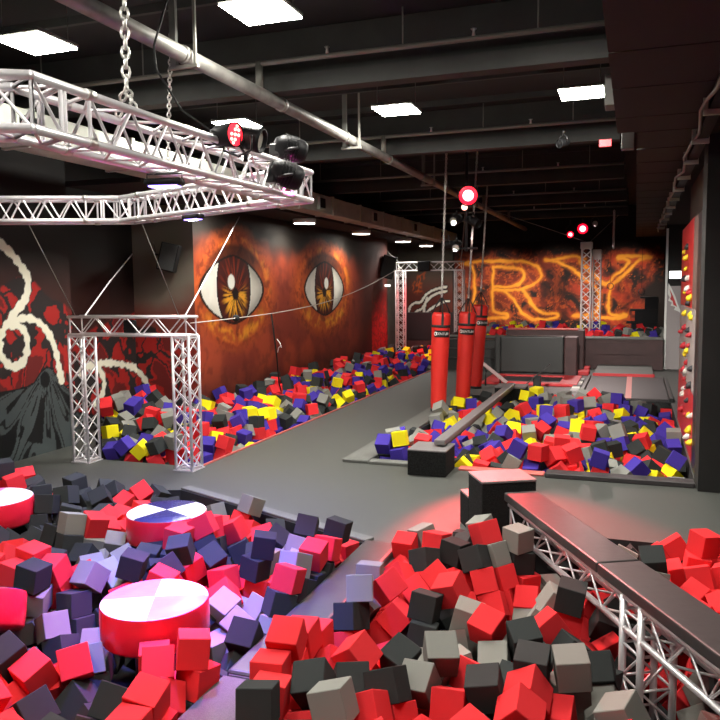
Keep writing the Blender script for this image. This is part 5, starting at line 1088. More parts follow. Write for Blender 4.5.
-6792,16484,327,149,100,-109,17,-6033,24496,274,98,-138,-165,20,-6799,20133,327,-81,154,-12,16,-5749,25014,285,-14,9,182,18,-2626,13360,-212,-149,101,47,25,-453,10135,-167,-145,-87,-185,27,
217,11928,-116,26,163,195,27,361,10659,-205,-99,-215,-164,24,316,11195,-198,140,-92,-246,24,-2786,16113,-82,-214,20,79,24,-1775,10656,-52,1,258,49,24,-2784,14719,-13,-251,-29,-103,24,
-1826,12444,72,-115,-183,66,25,74,14352,-117,199,-182,-110,28,668,23716,748,64,65,-23,33,-2084,24051,1091,13,-160,185,32,-3603,5075,-150,65,-165,-148,0,-4086,6472,-24,-143,2,100,0,
-1348,5322,-35,-112,152,212,9,-5790,20468,-59,-41,108,186,17,-6811,16861,287,205,115,90,16,-6840,23575,338,35,138,262,19,-5946,23304,97,-110,-270,87,19,-6479,23975,248,59,-170,-23,16,
-8486,12089,468,8,134,6,16,-6356,17727,163,79,-70,156,19,-6715,15339,228,-19,208,-217,20,-5720,13368,-35,-213,-157,-68,18,-5580,21004,-262,-124,-26,-19,17,-7115,15575,285,98,-156,-100,20,
-7431,19513,392,-128,-154,-79,16,-2847,12891,-182,13,106,-27,24,-377,11597,25,4,-8,-6,28,-1132,11736,-1,166,-216,54,26,-817,11427,21,29,1,185,24,755,23852,857,97,201,41,34,
-2474,23622,879,-27,-108,56,36,182,23642,911,-25,172,98,34,629,24102,974,187,52,-194,33,-6183,6361,128,-134,24,-38,0,-5182,5429,-4,-67,180,-21,1,-3679,5633,223,-22,150,31,0,
-3579,3345,17,-40,-73,105,0,717,6820,15,-8,201,-226,8,-1405,6043,22,17,16,240,9,-651,4082,13,-200,50,-230,9,-1508,4787,-167,-148,78,116,8,-6553,20079,262,-6,279,-66,16,
-6590,16820,243,-101,-50,-148,20,-6448,24239,346,-150,-73,32,17,-6384,17956,239,-24,-198,-209,20,-6531,14025,156,-15,22,-126,16,-6027,19821,93,-101,208,-2,16,-147,11734,-194,127,-130,-57,24,
-602,11643,10,-98,135,124,25,-2194,23608,895,-14,-244,-134,32,-3526,23713,1064,-77,-23,-33,32,-2866,5219,-193,80,146,43,2,-3402,6245,-27,-177,-5,173,0,-7145,19861,284,-18,38,167,17,
-6762,16466,137,-128,-155,117,17,-5581,18862,-191,-92,-29,170,16,-5833,17446,-48,-132,-199,-65,16,-6928,12610,233,110,17,158,20,-6757,14908,231,-287,-10,-88,16,-5794,22646,-3,234,-94,133,17,
-7426,23889,376,184,-100,-148,17,-5918,24687,202,-28,59,-225,18,-3107,10220,-359,182,178,-11,24,-3188,10047,53,-88,0,-4,25,-1743,10191,-86,-267,38,144,24,596,10581,-361,165,-159,85,26,
-673,12688,125,-143,-31,-48,28,-2117,14668,35,253,-23,82,26,-4585,24420,1061,-114,59,-166,36,-405,24438,1071,-90,192,-93,32,162,24986,1051,60,46,-124,32,-4278,23730,1021,-46,-91,-289,34,
-3316,24965,1151,-1,106,-7,34,-3387,5209,-163,19,-99,-295,0,-3331,5637,-41,-280,76,-103,1,-1496,4242,-24,-60,-51,222,8,-6011,12287,86,31,21,130,18,-6213,19620,50,169,2,-159,17,
-5567,19059,-227,268,4,-38,18,-6212,27046,254,231,-16,202,19,-6311,22312,244,278,46,38,20,-6521,27891,293,-37,-205,-195,17,-6395,18726,291,4,35,151,17,-5568,24064,-19,-81,31,-1,20,
-6646,11158,211,32,91,-279,16,-6576,20345,286,-35,-33,265,16,-6502,13407,203,127,104,82,17,-6042,27655,109,-83,52,-46,16,332,15120,-172,-55,3,-168,28,-173,15399,19,160,148,-97,28,
-320,12859,47,-257,13,35,25,-555,12894,147,-68,-145,-197,24,202,11009,-125,-85,241,109,24,-241,10923,-151,180,-167,19,25,-2696,11824,-158,-128,-158,-181,24,-2551,23872,1007,122,220,-186,33,
-1972,23598,972,24,-62,164,34,-470,23710,1030,-116,258,48,32,-895,5882,-321,-40,-13,127,8,-512,4437,112,-187,215,64,9,-1103,3282,157,62,48,-258,8,-314,6994,-180,-207,-203,60,8,
-5603,24786,-244,-198,139,68,19,-6201,10347,89,31,14,-171,16,-5544,26774,-117,162,172,-90,16,-6230,24613,309,291,-81,-51,16,-5537,21264,-194,-12,13,158,17,-6824,16293,350,230,197,34,16,
-7189,26034,362,-152,136,-64,17,-5896,18150,102,-35,-176,47,17,-6099,12527,111,287,19,-12,19,-5874,27847,133,-78,-158,-149,18,-6768,28143,335,-176,108,-58,20,-7406,22843,387,29,1,-161,18,
-5950,19009,-62,157,123,-67,19,-6762,19484,266,-79,145,-138,18,-7441,18843,351,-8,281,-101,17,-7287,22253,348,-59,233,-186,20,-5961,20744,140,125,235,67,18,-6909,15161,258,-147,-248,123,20,
-7201,22957,378,-16,-15,150,19,-6453,14955,170,-124,-143,-132,19,-6279,16657,262,-223,203,26,16,116,10150,-272,104,-30,-38,28,-1552,10187,-204,-124,-143,-199,25,-705,10506,-111,-235,-36,-24,24,
559,13761,-85,-107,-8,167,24,-2677,10334,19,-232,-45,180,24,-508,15825,140,127,137,-136,25,-4330,23580,896,-17,-85,276,34,-2683,23671,1056,131,-117,109,32,-1368,23866,882,234,-71,27,32,
-942,25035,1119,69,188,96,35,-2571,25133,1119,146,-123,-166,34,-4195,4693,-129,-232,-162,-38,2,-3794,4926,-139,33,-33,198,1,-2583,5630,67,60,-5,165,2,-603,4868,-5,197,-123,162,9,
-1755,3447,39,-172,-10,26,8,-5790,19621,-119,-175,-83,66,16,-5701,12952,-240,-95,31,-233,16,-6248,11021,80,133,-7,45,16,-6850,9717,101,51,-253,98,17,-5583,20790,-100,-148,215,21,20,
-6401,9250,93,63,-99,-182,20,-6149,28238,236,-57,160,-14,18,-6129,23029,124,-60,76,-68,16,-7081,15782,250,16,252,-12,17,-7425,28132,379,299,3,63,17,-5609,23161,-177,46,154,-92,17,
-6102,16277,251,1,-160,15,16,-6816,17619,231,-11,-119,-125,18,-6665,14227,144,51,-290,100,20,-322,11165,-116,-37,204,204,27,-2712,10737,-132,12,-46,-13,24,-262,13212,6,216,-96,100,26,
-920,15477,81,127,85,110,24,-2924,13505,-154,-116,-73,218,27,-961,13065,100,-309,22,-11,26,-651,14686,64,-67,-188,166,28,-3154,10487,213,-177,7,-220,28,-1620,13907,-8,-103,-97,-91,24,
-2906,23651,975,42,187,45,32,-867,24061,945,16,89,-50,36,-1683,24278,961,62,147,207,34,-4547,23853,906,293,39,-96,33,150,23947,977,29,23,-35,33,-3721,25291,1124,207,192,8,35,
-1279,25253,1129,24,56,250,36,-4282,24739,1099,163,-135,-170,34,-2389,25275,1143,147,42,62,36,-5695,16473,-251,-77,86,13,18,-6369,9295,-134,3,-2,-296,16,-5821,17966,-222,-25,-171,59,20,
-5729,24984,98,-115,136,92,17,-5596,26302,-170,-243,105,-132,16,-5616,21851,-132,-64,-165,242,20,-6758,14660,144,-174,-44,14,16,-6836,9160,119,35,50,20,18,-6297,9984,191,213,45,-26,17,
-6055,14496,128,12,211,-77,20,-7209,24160,300,20,121,-16,17,-6964,26084,337,4,-37,-266,16,-7018,28046,284,243,-97,22,16,-372,10208,-349,191,-40,231,24,-2493,13685,-321,-67,-108,282,26,
-1539,15280,-9,60,147,77,25,-2982,14508,125,32,187,-206,27,-1483,10594,7,208,-90,31,25,-2305,10182,-143,-273,12,-82,25,-1293,24147,976,-78,-135,200,32,-4170,24535,1033,26,145,260,36,
-2277,24347,1057,51,197,-218,36,-5062,7164,-69,-211,-26,154,1,88,6171,-278,-70,-34,116,10,-5831,18223,-181,27,-92,-138,18,-5558,24231,-125,-2,-118,-279,17,-6705,18354,151,94,-86,-81,16,
-6074,15993,34,-116,131,-77,20,-5943,19494,-88,-76,-227,-31,17,-6961,18475,360,-149,-248,0,16,-6578,28337,378,-20,22,-170,16,-6120,12117,228,-2,9,-41,16,-5903,28442,174,-117,-150,184,19,
-6368,28302,343,-19,-213,221,20,-6776,22774,281,231,213,5,16,-5569,27086,-40,-18,-89,-130,20,-5809,24581,30,26,34,-243,17,-7111,21292,392,18,23,207,19,-5994,20477,56,-177,193,3,20,
-5573,25987,-59,218,75,-34,18,-2287,13916,-169,65,221,-5,28,-1989,15111,12,124,3,-26,25,-2359,10575,-194,128,11,-138,24,-938,11660,41,-158,6,-32,26,-2579,13935,-264,-227,-55,-84,26,
-1374,12221,116,-242,160,21,24,-29,15698,27,152,-60,173,25,-5,23800,835,-139,163,30,32,-1604,23820,735,-199,156,25,32,-3667,23743,830,-128,-44,6,32,-4699,24241,929,-79,111,-32,33,
766,25024,956,72,169,247,34,-1735,23674,826,-194,167,27,35,-3416,5846,-120,-167,-50,29,1,-7000,9159,-50,-135,16,6,17,-6494,20662,89,-138,57,-39,20,-8079,11374,362,-104,-61,-36,20,
-8138,10874,274,22,-18,-26,20,-6081,24544,92,-295,68,16,19,-6307,27870,276,-17,168,-14,19,-5752,15490,59,-91,-132,-92,18,-7223,22534,275,43,81,-284,20,-7223,18059,199,-207,-150,173,17,
-6298,26063,245,-94,-67,130,18,-7225,16888,304,-29,213,185,19,-7401,28853,252,21,207,164,17,-5681,23941,-194,-289,31,1,16,-5563,24359,16,-189,60,-157,16,-7398,16683,364,-178,-96,76,16,
-7430,24654,312,232,-28,-168,17,-1770,10246,-393,-107,-167,-135,26,355,10508,-415,186,182,-1,27,-499,10940,-180,82,123,127,27,-353,12460,83,-36,210,219,25,-1308,14827,61,-11,-98,87,28,
-458,13873,87,11,-293,-27,25,211,14829,-180,-41,-254,171,27,-4368,23771,755,-70,81,-261,32,-1628,25273,991,92,-136,-79,35,-5074,23808,855,261,18,106,34,-4398,4478,-267,159,-196,96,1,
-305,4835,-353,-131,-141,-84,10,773,6640,47,-114,-118,141,8,-1502,5701,19,203,172,-18,8,-1537,3300,115,-201,-27,9,9,-777,6464,-272,-76,-43,249,10,-5875,12301,-163,-77,-6,-195,20,
-5605,27525,-218,259,-71,-132,20,-5770,14658,-186,12,-79,248,19,-5758,25806,-188,8,-231,-27,20,-7192,9683,166,118,-57,-203,19,-6964,18061,220,222,-72,-197,18,-6932,22161,130,-2,-128,33,16,
-5790,12454,-42,114,-5,-237,17,-5635,26920,-252,193,-18,-85,20,-5888,16342,62,128,97,-137,16,-6791,13625,193,1,-54,42,20,-6317,16254,245,-155,16,32,18,-6198,21765,107,-11,176,-90,17,
-5978,21253,121,-147,176,-66,16,-7107,16194,363,-44,93,53,17,-7245,21046,347,-247,-72,27,16,-7058,26283,383,-70,-124,-101,18,-5828,19980,14,-120,-209,31,20,-2854,10255,-346,-202,21,-228,28,
-2612,10108,-144,140,141,-62,26,-2903,10165,-163,164,-78,-73,25,-363,14926,55,-21,-27,-282,24,-1301,11984,-9,-73,-82,74,27,-1078,23753,743,36,246,62,34,-192,24103,783,72,-66,251,35,
-4680,23826,784,58,178,-137,33,-3708,23766,1019,125,-163,109,36,-1206,23759,903,79,9,-186,32,-1906,24154,967,-62,2,129,32,-3202,24648,1003,-83,-46,280,32,-1086,24701,975,91,111,-114,34,
-3121,25138,1038,166,54,-39,36,-2024,24242,1089,200,161,-3,32,-3002,5587,-295,-6,-154,3,0,274,6158,-199,182,-172,-105,9,-1353,4442,-7,-278,24,35,8,-6610,9229,-63,87,37,-109,19,
-6686,13872,161,12,-206,-182,16,-5814,14115,19,-286,-40,120,16,-5977,18516,53,1,115,43,18,-5624,23385,-241,7,170,-193,20,-6916,18256,179,117,107,-177,20,-5821,16569,-85,-52,0,177,19,
-7130,14391,261,-117,83,-129,17,-7106,19166,278,252,-17,13,17,-6135,24286,200,109,135,57,17,-6831,22983,291,-8,-202,-238,20,-6743,21108,188,-164,63,-219,17,-5967,19260,-77,-222,-118,78,16,
-6672,27213,199,-61,97,-292,18,-6039,25210,199,7,-120,-279,20,-7434,26925,368,-100,103,-131,16,-6489,12212,256,110,-239,6,16,-7104,17354,250,-191,212,109,16,-6381,23127,178,-31,251,10,18,
-5881,26403,50,-85,143,-193,18,-6516,19444,228,-129,84,-130,16,-6933,17839,238,126,-70,-276,16,-6269,21020,151,-224,84,30,18,-7842,11738,238,42,214,16,18,-464,10422,-207,-74,-46,-20,27,
-51,11469,-209,201,-167,12,27,-714,10251,-195,-169,212,-1,24,-1963,11740,-32,256,-97,-74,26,-1755,15121,96,-8,-156,-31,28,-2993,14143,-56,121,2,18,28,-1768,12830,-13,-8,62,17,25,
102,24071,798,-34,-28,-128,36,-4925,24308,974,235,-72,145,34,431,23666,795,-185,-94,-23,36,-4902,23568,890,-220,7,-29,32,-3186,24238,945,37,-210,-44,35,-1126,23962,953,-34,72,239,36,
-3619,6314,-292,-90,-7,10,1,-2554,4586,-208,-20,22,57,2,-3532,3627,-10,158,118,69,1,-1248,5118,-209,163,181,63,9,-1687,5871,-17,-48,-93,209,8,-5610,27784,-174,-145,89,56,17,
-6703,16516,-41,12,-24,-41,16,-6706,16285,-14,-222,191,-19,16,-5846,18807,-172,-35,73,234,16,-5834,19395,-210,114,-87,23,16,-6362,15394,94,-26,76,36,16,-6364,20222,59,-26,-4,-146,18,
-6550,20439,102,-93,97,79,16,-6703,10070,176,-271,-80,-16,19,-6984,15979,203,-297,18,8,19,-6352,24389,153,-139,115,160,20,-7031,21927,199,-172,-3,-34,20,-7302,16032,274,-22,172,-7,19,
-6141,11362,52,79,117,-80,20,-6626,16685,65,-73,118,121,20,-6791,16259,160,-1,202,-193,18,-5720,26585,-8,168,77,-86,20,-6116,23928,96,-5,-70,-261,16,-7427,25177,287,34,-24,-156,16,
-5762,21430,99,-29,-83,134,16,-7432,26405,307,-109,109,-83,16,-5746,27298,-18,-178,-107,-208,17,-5897,16552,102,-4,117,-32,17,-6486,9716,133,60,96,162,19,-6725,23227,208,49,-37,-126,19,
-6103,18337,152,-50,87,-110,16,-6315,18203,195,-62,136,-42,17,-6371,16450,255,13,-280,-17,18,-6903,11616,309,-200,-228,67,17,-7992,11088,357,36,242,26,16,-7143,12784,252,14,-60,-27,18,
-7282,20559,377,77,-299,29,17,-6540,22331,224,0,-65,-147,19,-32,11971,-154,-169,-52,50,26,-2681,14945,-90,-79,-48,-249,28,-1735,14150,-20,-140,-28,-49,28,-2799,14203,-55,-163,-109,163,24,
-35,12199,-4,-121,91,-181,27,-871,13281,19,235,203,43,27,-3096,15752,-40,-112,193,-214,25,-1546,12010,103,84,206,149,24,-654,13617,131,-26,152,-1,26,-1613,16159,-6,190,156,-46,25,
-2049,13747,-129,-84,-186,27,27,-258,16218,15,-141,170,59,28,-2208,24300,706,-244,37,168,33,-828,23710,810,138,1,2,32,-2238,23781,787,-84,224,9,34,-3436,24782,1036,-85,-180,-104,35,
-1503,24044,933,111,1,-136,35,421,24918,945,202,191,-98,34,-3890,24184,1041,-113,87,148,32,-3394,24480,976,92,92,63,32,-2506,24275,1034,-92,184,146,36,-3667,4139,-314,6,-63,-150,0,
-3345,5445,-255,-98,-101,-178,0,-2945,6079,-96,-167,-18,-241,2,-5636,6130,-82,300,18,24,1,-3462,4850,-222,-99,-204,-175,1,-4611,6642,-185,108,-200,154,0,-5156,7024,41,-174,94,-230,0,
-5149,6598,-10,195,-54,-9,1,-411,6950,-373,-98,-24,-184,9,377,6489,-156,60,-199,-229,8,-1453,4527,-157,-40,-114,-71,8,-822,4905,12,166,156,-98,10,-17,3746,109,154,-31,31,8,
712,6216,-54,100,53,-144,8,-119,6942,-211,67,-108,-123,10,549,5826,-151,87,244,105,8,664,5068,137,-111,-56,-2,9,-5932,14050,-194,107,-132,33,16,-5911,18517,-173,-136,41,-195,17,
-5850,10484,-175,-39,99,177,16,-5806,14244,-196,125,-134,114,18,-6964,27886,155,-2,79,284,16,-7360,12846,204,-256,4,160,16,-7355,15816,274,-140,-107,157,16,-5855,28652,2,100,129,-107,17,
-7350,26240,218,-42,303,29,20,-6048,24303,-39,-163,-119,-168,18,-6140,23467,49,155,123,188,17,-8470,10907,220,-2,-77,137,20,-5886,28427,-18,-27,298,-44,16,-6515,19649,229,-185,-28,-242,17,
-6420,19251,226,206,-18,-205,20,-6831,26970,215,51,85,-136,16,-6583,10268,157,-93,-168,151,19,-6328,17123,164,-87,86,115,17,-6088,16768,174,224,2,-5,16,-6621,23466,190,5,85,35,16,
-5810,12866,-21,224,-160,-117,17,-6873,24237,222,-22,-224,172,17,-6185,27270,136,27,-72,-17,17,-5919,28035,167,-23,291,12,16,-6375,16869,232,-15,65,-298,16,-6707,18886,205,227,161,57,20,
-6750,26135,250,-92,103,154,17,-6525,15363,254,-299,-25,3,17,-5880,28689,191,222,7,219,16,-6469,25113,284,68,-96,-143,16,-5600,26543,-162,-159,-133,44,20,-6202,23645,110,-69,-176,80,19,
-889,10246,-344,-124,-125,-162,26,-3178,12904,-126,-189,12,-240,24,379,15559,-228,-14,-74,-28,25,-1480,11726,-47,-268,-4,-8,28,-1334,13436,98,-3,42,203,26,-2989,15399,-87,39,-235,148,26,
-2432,14572,-43,-59,-35,181,28,-3880,23753,825,-211,-20,-225,34,-4966,23743,727,-202,-142,53,34,-3207,24092,775,65,131,27,32,-4116,23759,816,35,-259,-90,32,-3948,25266,1007,3,4,24,35,
-1188,24929,999,-95,40,-233,33,-25,24577,901,229,-5,14,36,-120,23711,980,12,-104,-167,36,-3066,23927,921,43,120,46,36,-1840,25232,962,-143,-55,-47,33,-3193,24914,1019,105,-229,-187,36,
-3963,23876,989,-39,46,202,35,-4426,24151,953,-202,105,86,36,-2131,23903,872,-85,26,-87,32,-2780,24305,1039,-260,-77,79,35,-4638,4644,-253,-232,-138,-4,2,-5789,6363,-143,180,113,-83,1,
-2643,3809,-99,-145,73,-71,0,-3212,3114,-77,71,-53,-194,0,-4031,5187,-30,-123,-96,252,2,-353,6770,-235,81,-36,-255,9,-417,7170,-284,60,-122,262,8,-701,3719,21,141,-199,137,9,
-5692,23730,-140,38,4,137,20,-7451,10100,29,-34,34,-149,20,-5891,17692,-111,54,-147,123,16,-7510,9844,-14,-246,30,56,17,-6684,10713,110,-6,-210,-195,16,-7379,11409,251,4,-99,-17,17,
-6257,22196,86,269,-129,59,16,-6504,14666,43,238,-34,-188,18,-5982,26654,52,87,-98,-220,16,-7390,28101,189,-127,-189,168,16,-6683,22081,137,-95,120,-52,17,-6940,19701,214,179,-55,123,16,
-6165,16450,7,-18,-8,299,17,-6491,22191,59,-45,-174,56,20,-7381,14172,133,-189,-21,-7,20,-6377,11411,156,-143,199,87,16,-6453,13834,115,131,-111,-117,16,-6375,21929,80,192,233,-80,20,
-6128,16225,59,94,139,139,20,-6382,10450,149,87,-114,124,18,-6970,23191,231,-128,-32,-14,16,-7137,11093,268,-51,44,-118,16,-6055,17018,89,40,-194,-7,20,-6666,17386,168,77,-5,7,20,
-6513,25671,256,-165,-33,-190,16,-6677,11596,255,151,-20,38,16,-7133,22364,194,14,-129,-260,17,-7417,16244,373,71,70,146,16,-5574,22842,-3,-43,-85,20,19,-7192,10506,320,-52,-91,-23,17,
-6984,20766,368,39,-213,-197,20,-6526,13167,188,29,-148,-93,16,-7426,14977,311,188,-153,124,17,-7089,20129,246,84,0,42,20,-6329,10714,226,112,105,-198,19,-5733,26825,-17,-19,42,145,16,
-6321,28060,239,138,14,-4,16,-6722,24882,282,51,-162,188,18,-86,10207,-355,148,29,161,25,-985,10286,-164,-97,105,-137,25,-2424,13248,-319,48,-210,142,26,-425,10692,-236,-99,-209,36,26,
-3175,10303,-185,261,10,40,28,-2640,12471,-208,206,-140,30,25,-18,15564,-161,221,-217,11,26,-1986,14189,-49,-62,-199,-63,25,-2165,12392,-210,64,48,15,26,-3159,13355,84,-7,-221,217,27,
-2629,16183,-228,-114,-61,-106,24,-702,15413,-15,-22,-165,-21,26,53,12410,-64,-33,88,-80,27,-1459,15866,14,118,-44,129,24,-1933,15396,141,-155,-61,112,28,-1367,13771,90,202,-192,43,26,
-40,13296,-47,98,80,1,26,-2493,23826,833,-20,98,9,34,-3942,24675,778,-167,90,-210,35,-3852,24051,836,103,-148,3,32,-287,23758,845,231,155,-38,34,-3444,23765,882,44,117,18,32,
-3682,25034,1015,88,-131,-60,33,-4145,24029,954,9,-44,224,33,675,25266,969,-31,-1,-218,32,-4603,24052,880,-126,138,207,32,657,24438,971,-223,-23,-78,33,-3798,23992,1004,74,-141,-22,34,
-1006,23682,935,138,187,-162,36,-2698,24806,1086,3,199,149,33,-650,23869,890,-218,115,-190,34,-3444,23937,1030,-115,-80,-18,35,-3311,3613,-304,126,-133,-22,1,-3322,4801,-331,239,-19,-98,0,
-4772,6382,-135,194,242,15,1,-3557,6040,-7,-20,263,-9,1,-3666,5704,44,-77,166,-159,1,-6065,6568,59,17,31,-232,1,-3168,6587,-151,59,-92,188,2,-2687,3389,-5,194,-153,31,1,
144,5730,-381,11,240,197,8,-1168,5998,-184,209,111,-75,8,-1156,5330,-174,212,207,64,9,788,6787,-163,-9,16,296,8,-1042,5111,-263,-198,-192,31,8,-830,5081,-151,-209,-26,-153,8,
-1858,5336,0,213,213,-19,8,-1286,4671,-126,-46,218,134,10,-5922,11833,-199,-35,191,205,20,-7191,10164,19,-43,180,37,20,-6333,15790,-91,-117,164,-155,20,-5869,19124,-238,-68,252,103,17,
-5881,20302,-136,55,181,47,16,-7473,10422,44,-7,-103,169,20,-6375,16032,-57,-44,206,-215,16,-5762,26045,-187,69,-39,152,17,-5868,16817,-235,41,78,-280,19,-5750,15133,-139,-114,-80,248,17,
-5683,10714,-193,8,181,-103,17,-7438,24019,227,9,281,88,20,-7158,23924,191,289,-6,48,17,-7296,20073,257,-25,254,-171,18,-5822,20782,-30,211,-185,-78,20,-6704,27906,128,41,132,-117,16,
-7065,10897,237,-102,-90,-55,17,-5653,20014,-169,-32,127,31,17,-6452,15162,168,117,143,113,18,-5736,21201,36,112,162,-85,16,-6795,23695,192,137,165,-48,17,-6002,13206,95,-2,13,-58,16,
-6912,10206,155,-122,-84,116,16,-6380,9572,-16,-173,94,48,17,-5604,27270,-191,117,85,-60,16,-7250,18506,243,-108,101,149,20,-6298,16025,126,135,-66,-76,16,-5905,23774,-116,-130,-51,-105,16,
-5836,13120,3,-47,-221,138,20,-6203,19823,-93,-102,58,-172,19,-6891,16933,130,20,-100,-42,16,-6450,23582,123,137,223,90,20,-6580,24918,140,-199,-176,96,18,-7439,15353,222,122,-147,126,17,
-7412,17433,234,-177,-41,-251,18,-6136,20906,73,228,-124,164,16,-5870,15890,-13,-38,-210,139,16,-6140,21999,36,259,87,-30,20,-6473,20903,66,-232,-154,-20,17,-6141,10640,96,14,152,59,20,
-6682,23965,141,17,152,14,16,-5977,24988,172,178,-110,81,16,-7422,12163,284,-169,-41,-35,16,-6791,25316,243,-79,121,177,19,-6655,26799,130,-235,-106,156,18,-6720,27590,195,-5,-68,50,16,
-6281,21442,54,-28,261,-49,16,-6964,20558,353,3,-139,17,20,-6536,25408,294,-35,7,-195,17,-6426,24896,267,-1,-82,21,20,-6684,15139,114,73,35,-143,16,-6794,18606,284,-39,-10,211,18,
-6722,22299,174,199,-93,-122,16,-5825,25204,205,-37,200,-201,19,-6333,23846,104,-292,-47,12,18,-6079,13916,-10,-227,10,121,18,-5670,27595,-46,131,50,239,16,-6990,21105,299,-71,132,2,20,
-7305,20802,363,-124,-288,6,16,-6726,19785,194,69,-76,-67,16,-5914,25436,219,-121,-112,47,19,-5999,17290,-94,62,172,80,16,-5966,15414,33,53,-95,-81,16,-6728,20713,302,-277,-88,20,17,
-6837,24475,292,-77,113,148,18,-1191,10302,-335,-104,-151,-144,28,-2112,10541,-377,-173,148,50,27,-158,10436,-243,43,-27,-28,24,314,14364,-169,13,-222,216,27,-3143,12666,-164,44,128,-162,28,
-2563,10400,-192,18,152,61,24,-535,11161,-239,149,-88,86,27,-1824,14838,-89,3,58,305,25,37,15351,-198,-19,5,2,25,74,15126,-205,39,-158,231,24,-2899,13779,-241,-129,-246,136,27,
-677,10657,-240,76,-18,25,26,-27,14640,-131,32,129,-47,28,-2995,14678,-91,175,-17,56,26,-2802,11237,13,-16,-235,-185,24,-620,15820,-45,9,-297,-18,24,-533,15606,66,-129,119,-130,25,
-681,13884,84,109,-2,7,28,-3132,13802,-80,124,-10,230,24,-640,13360,69,-5,-160,22,24,-2257,13117,-244,27,72,-43,25,-1215,12634,120,-223,24,206,24,-1824,13936,-137,60,74,132,26,
-1205,14389,102,-201,226,-6,26,-2173,14919,5,235,-73,-169,27,-1182,15419,90,-63,-8,-12,24,-1667,14424,-7,-44,259,-20,24,-3013,11026,17,177,-47,-145,26,-302,12085,66,-231,21,-14,27,
248,15739,-65,-140,176,-87,26,-772,16049,44,-82,165,-70,26,-209,13507,-62,151,-90,256,28,-2835,12117,-223,-109,69,76,24,-1958,24316,763,42,-208,-121,32,-1673,24011,842,106,-72,17,34,
-1947,23703,829,60,22,-137,34,664,24046,797,-5,-3,-275,36,-475,24005,778,-101,-8,-182,34,-1379,23755,743,44,-87,133,34,-1341,24339,714,-145,218,44,33,-4522,24349,909,251,59,50,35,
-2526,24666,766,184,-169,122,36,-11,24685,758,-72,-62,-160,32,-4736,24077,723,25,164,-113,32,-2227,24093,759,-86,1,-292,32,-4953,24015,726,21,-119,79,33,-2998,23751,853,54,33,6,36,
-2799,24058,840,-172,24,-90,32,-2893,25258,1020,12,86,-56,34,-2363,24136,948,91,91,286,34,-1309,25204,958,-96,-102,182,36,-4052,23639,934,-23,-150,109,32,-4784,24498,912,-38,235,94,35,
-4489,25031,991,-44,152,-239,32,-4242,24346,953,-102,-148,235,32,144,24817,933,68,-47,204,34,-4872,24772,900,40,267,105,36,-49,24262,886,-4,100,-120,34,-3234,23690,915,-145,-39,113,32,
-2139,24124,913,33,-255,-7,36,-303,24797,959,-72,32,132,33,-490,24881,1016,-300,59,13,34,-2639,24215,889,-215,-29,-84,35,-1914,23916,941,44,95,110,32,-4583,24596,1020,-185,-132,131,33,
-5086,25253,954,140,97,-93,32,245,25293,965,-60,-26,146,32,355,24642,968,8,-97,7,32,-2447,4991,-297,-38,-141,12,1,-2448,3623,-322,-148,188,-122,0,-6748,5711,-229,-174,-10,78,2,
-3071,5082,-303,-108,175,160,0,-2482,4788,-281,118,117,65,0,-4503,6687,-331,-117,-62,-46,0,-4805,6356,-325,71,298,11,2,-3654,4810,-378,-124,-100,21,2,-4660,4221,-261,212,-44,202,2,
-3957,4739,-301,142,130,100,1,-3689,5283,-296,0,-117,1,0,-4651,4423,-238,-107,-73,94,0,-2429,3039,-313,-73,-4,247,0,-4491,3026,-227,170,89,106,0,-4493,6420,-284,32,-26,-141,1,
-4795,6662,-249,-172,186,-56,0,-3338,6095,-297,176,-75,47,0,-2411,5249,-304,-58,-117,269,1,-4428,4745,-262,84,119,-131,2,-5267,3406,-278,-27,61,158,2,-2783,5855,-232,112,-97,-136,1,
-2857,6140,-254,-232,166,-32,0,-4657,3962,-272,-181,165,-125,1,-2489,5514,-331,40,-263,146,0,-6187,6432,-236,42,145,-11,1,-2704,3724,-283,-217,-226,1,0,-2482,3404,-349,249,-56,174,2,
-2675,5121,-291,-190,4,144,1,-2625,5317,-185,12,54,-13,0,-4706,4197,-76,6,7,-97,0,-6615,6472,-127,96,165,161,1,-4332,6708,-222,-136,-42,-68,2,-4732,5342,-71,-17,-152,24,0,
-5302,3546,-98,-183,-27,189,0,-6759,5275,-87,-19,153,33,1,-5531,4721,-96,-194,52,-204,2,-6622,5797,-100,277,39,-54,0,-3679,3956,-272,-147,-152,-114,1,-4160,7129,-255,-91,-175,-9,2,
-4610,3630,-78,102,152,68,0,-6110,4395,-178,25,289,90,2,-3178,6005,-187,-42,137,236,1,-5430,6178,-99,-128,80,-141,0,-4242,3066,-107,268,-7,-57,0,-2414,3415,-160,-100,188,-119,2,
-4974,3339,-115,-7,-131,49,1,-2710,5784,-67,195,25,-245,0,-3526,6054,-231,-200,23,94,2,-4637,3800,-153,-41,-146,38,1,-3262,3377,-189,-48,-73,125,1,-6762,5992,-128,122,39,46,0,
-5996,6381,-174,65,-15,-9,1,-5270,3224,-176,113,165,81,0,-6649,6178,-170,-104,209,-161,1,-4602,4403,-62,-290,73,48,1,-5515,3650,-110,-118,45,142,1,-4081,3282,-170,116,159,-49,0,
-4484,2944,-60,-110,124,-78,0,-4321,6986,-194,-142,-201,-147,1,-5512,4557,71,145,-9,-20,1,-6611,5836,89,-188,21,37,0,-6209,5017,21,-148,178,164,2,-4772,3031,-61,-15,99,26,0,
-4269,6426,-282,46,-62,17,0,-5737,4924,76,-189,-119,-112,0,-5565,3794,1,27,36,-111,0,-5278,3337,-10,270,-29,-39,1,-6712,6066,89,-40,-114,-17,2,-4083,2840,-150,-46,195,-48,0,
-4960,3431,49,102,160,86,1,-6769,5305,101,-138,-69,61,0,-5527,4336,96,-60,161,48,1,-4643,3959,-22,-172,151,110,0,-4591,4431,137,-136,-11,41,0,-6169,4216,110,-9,15,186,0,
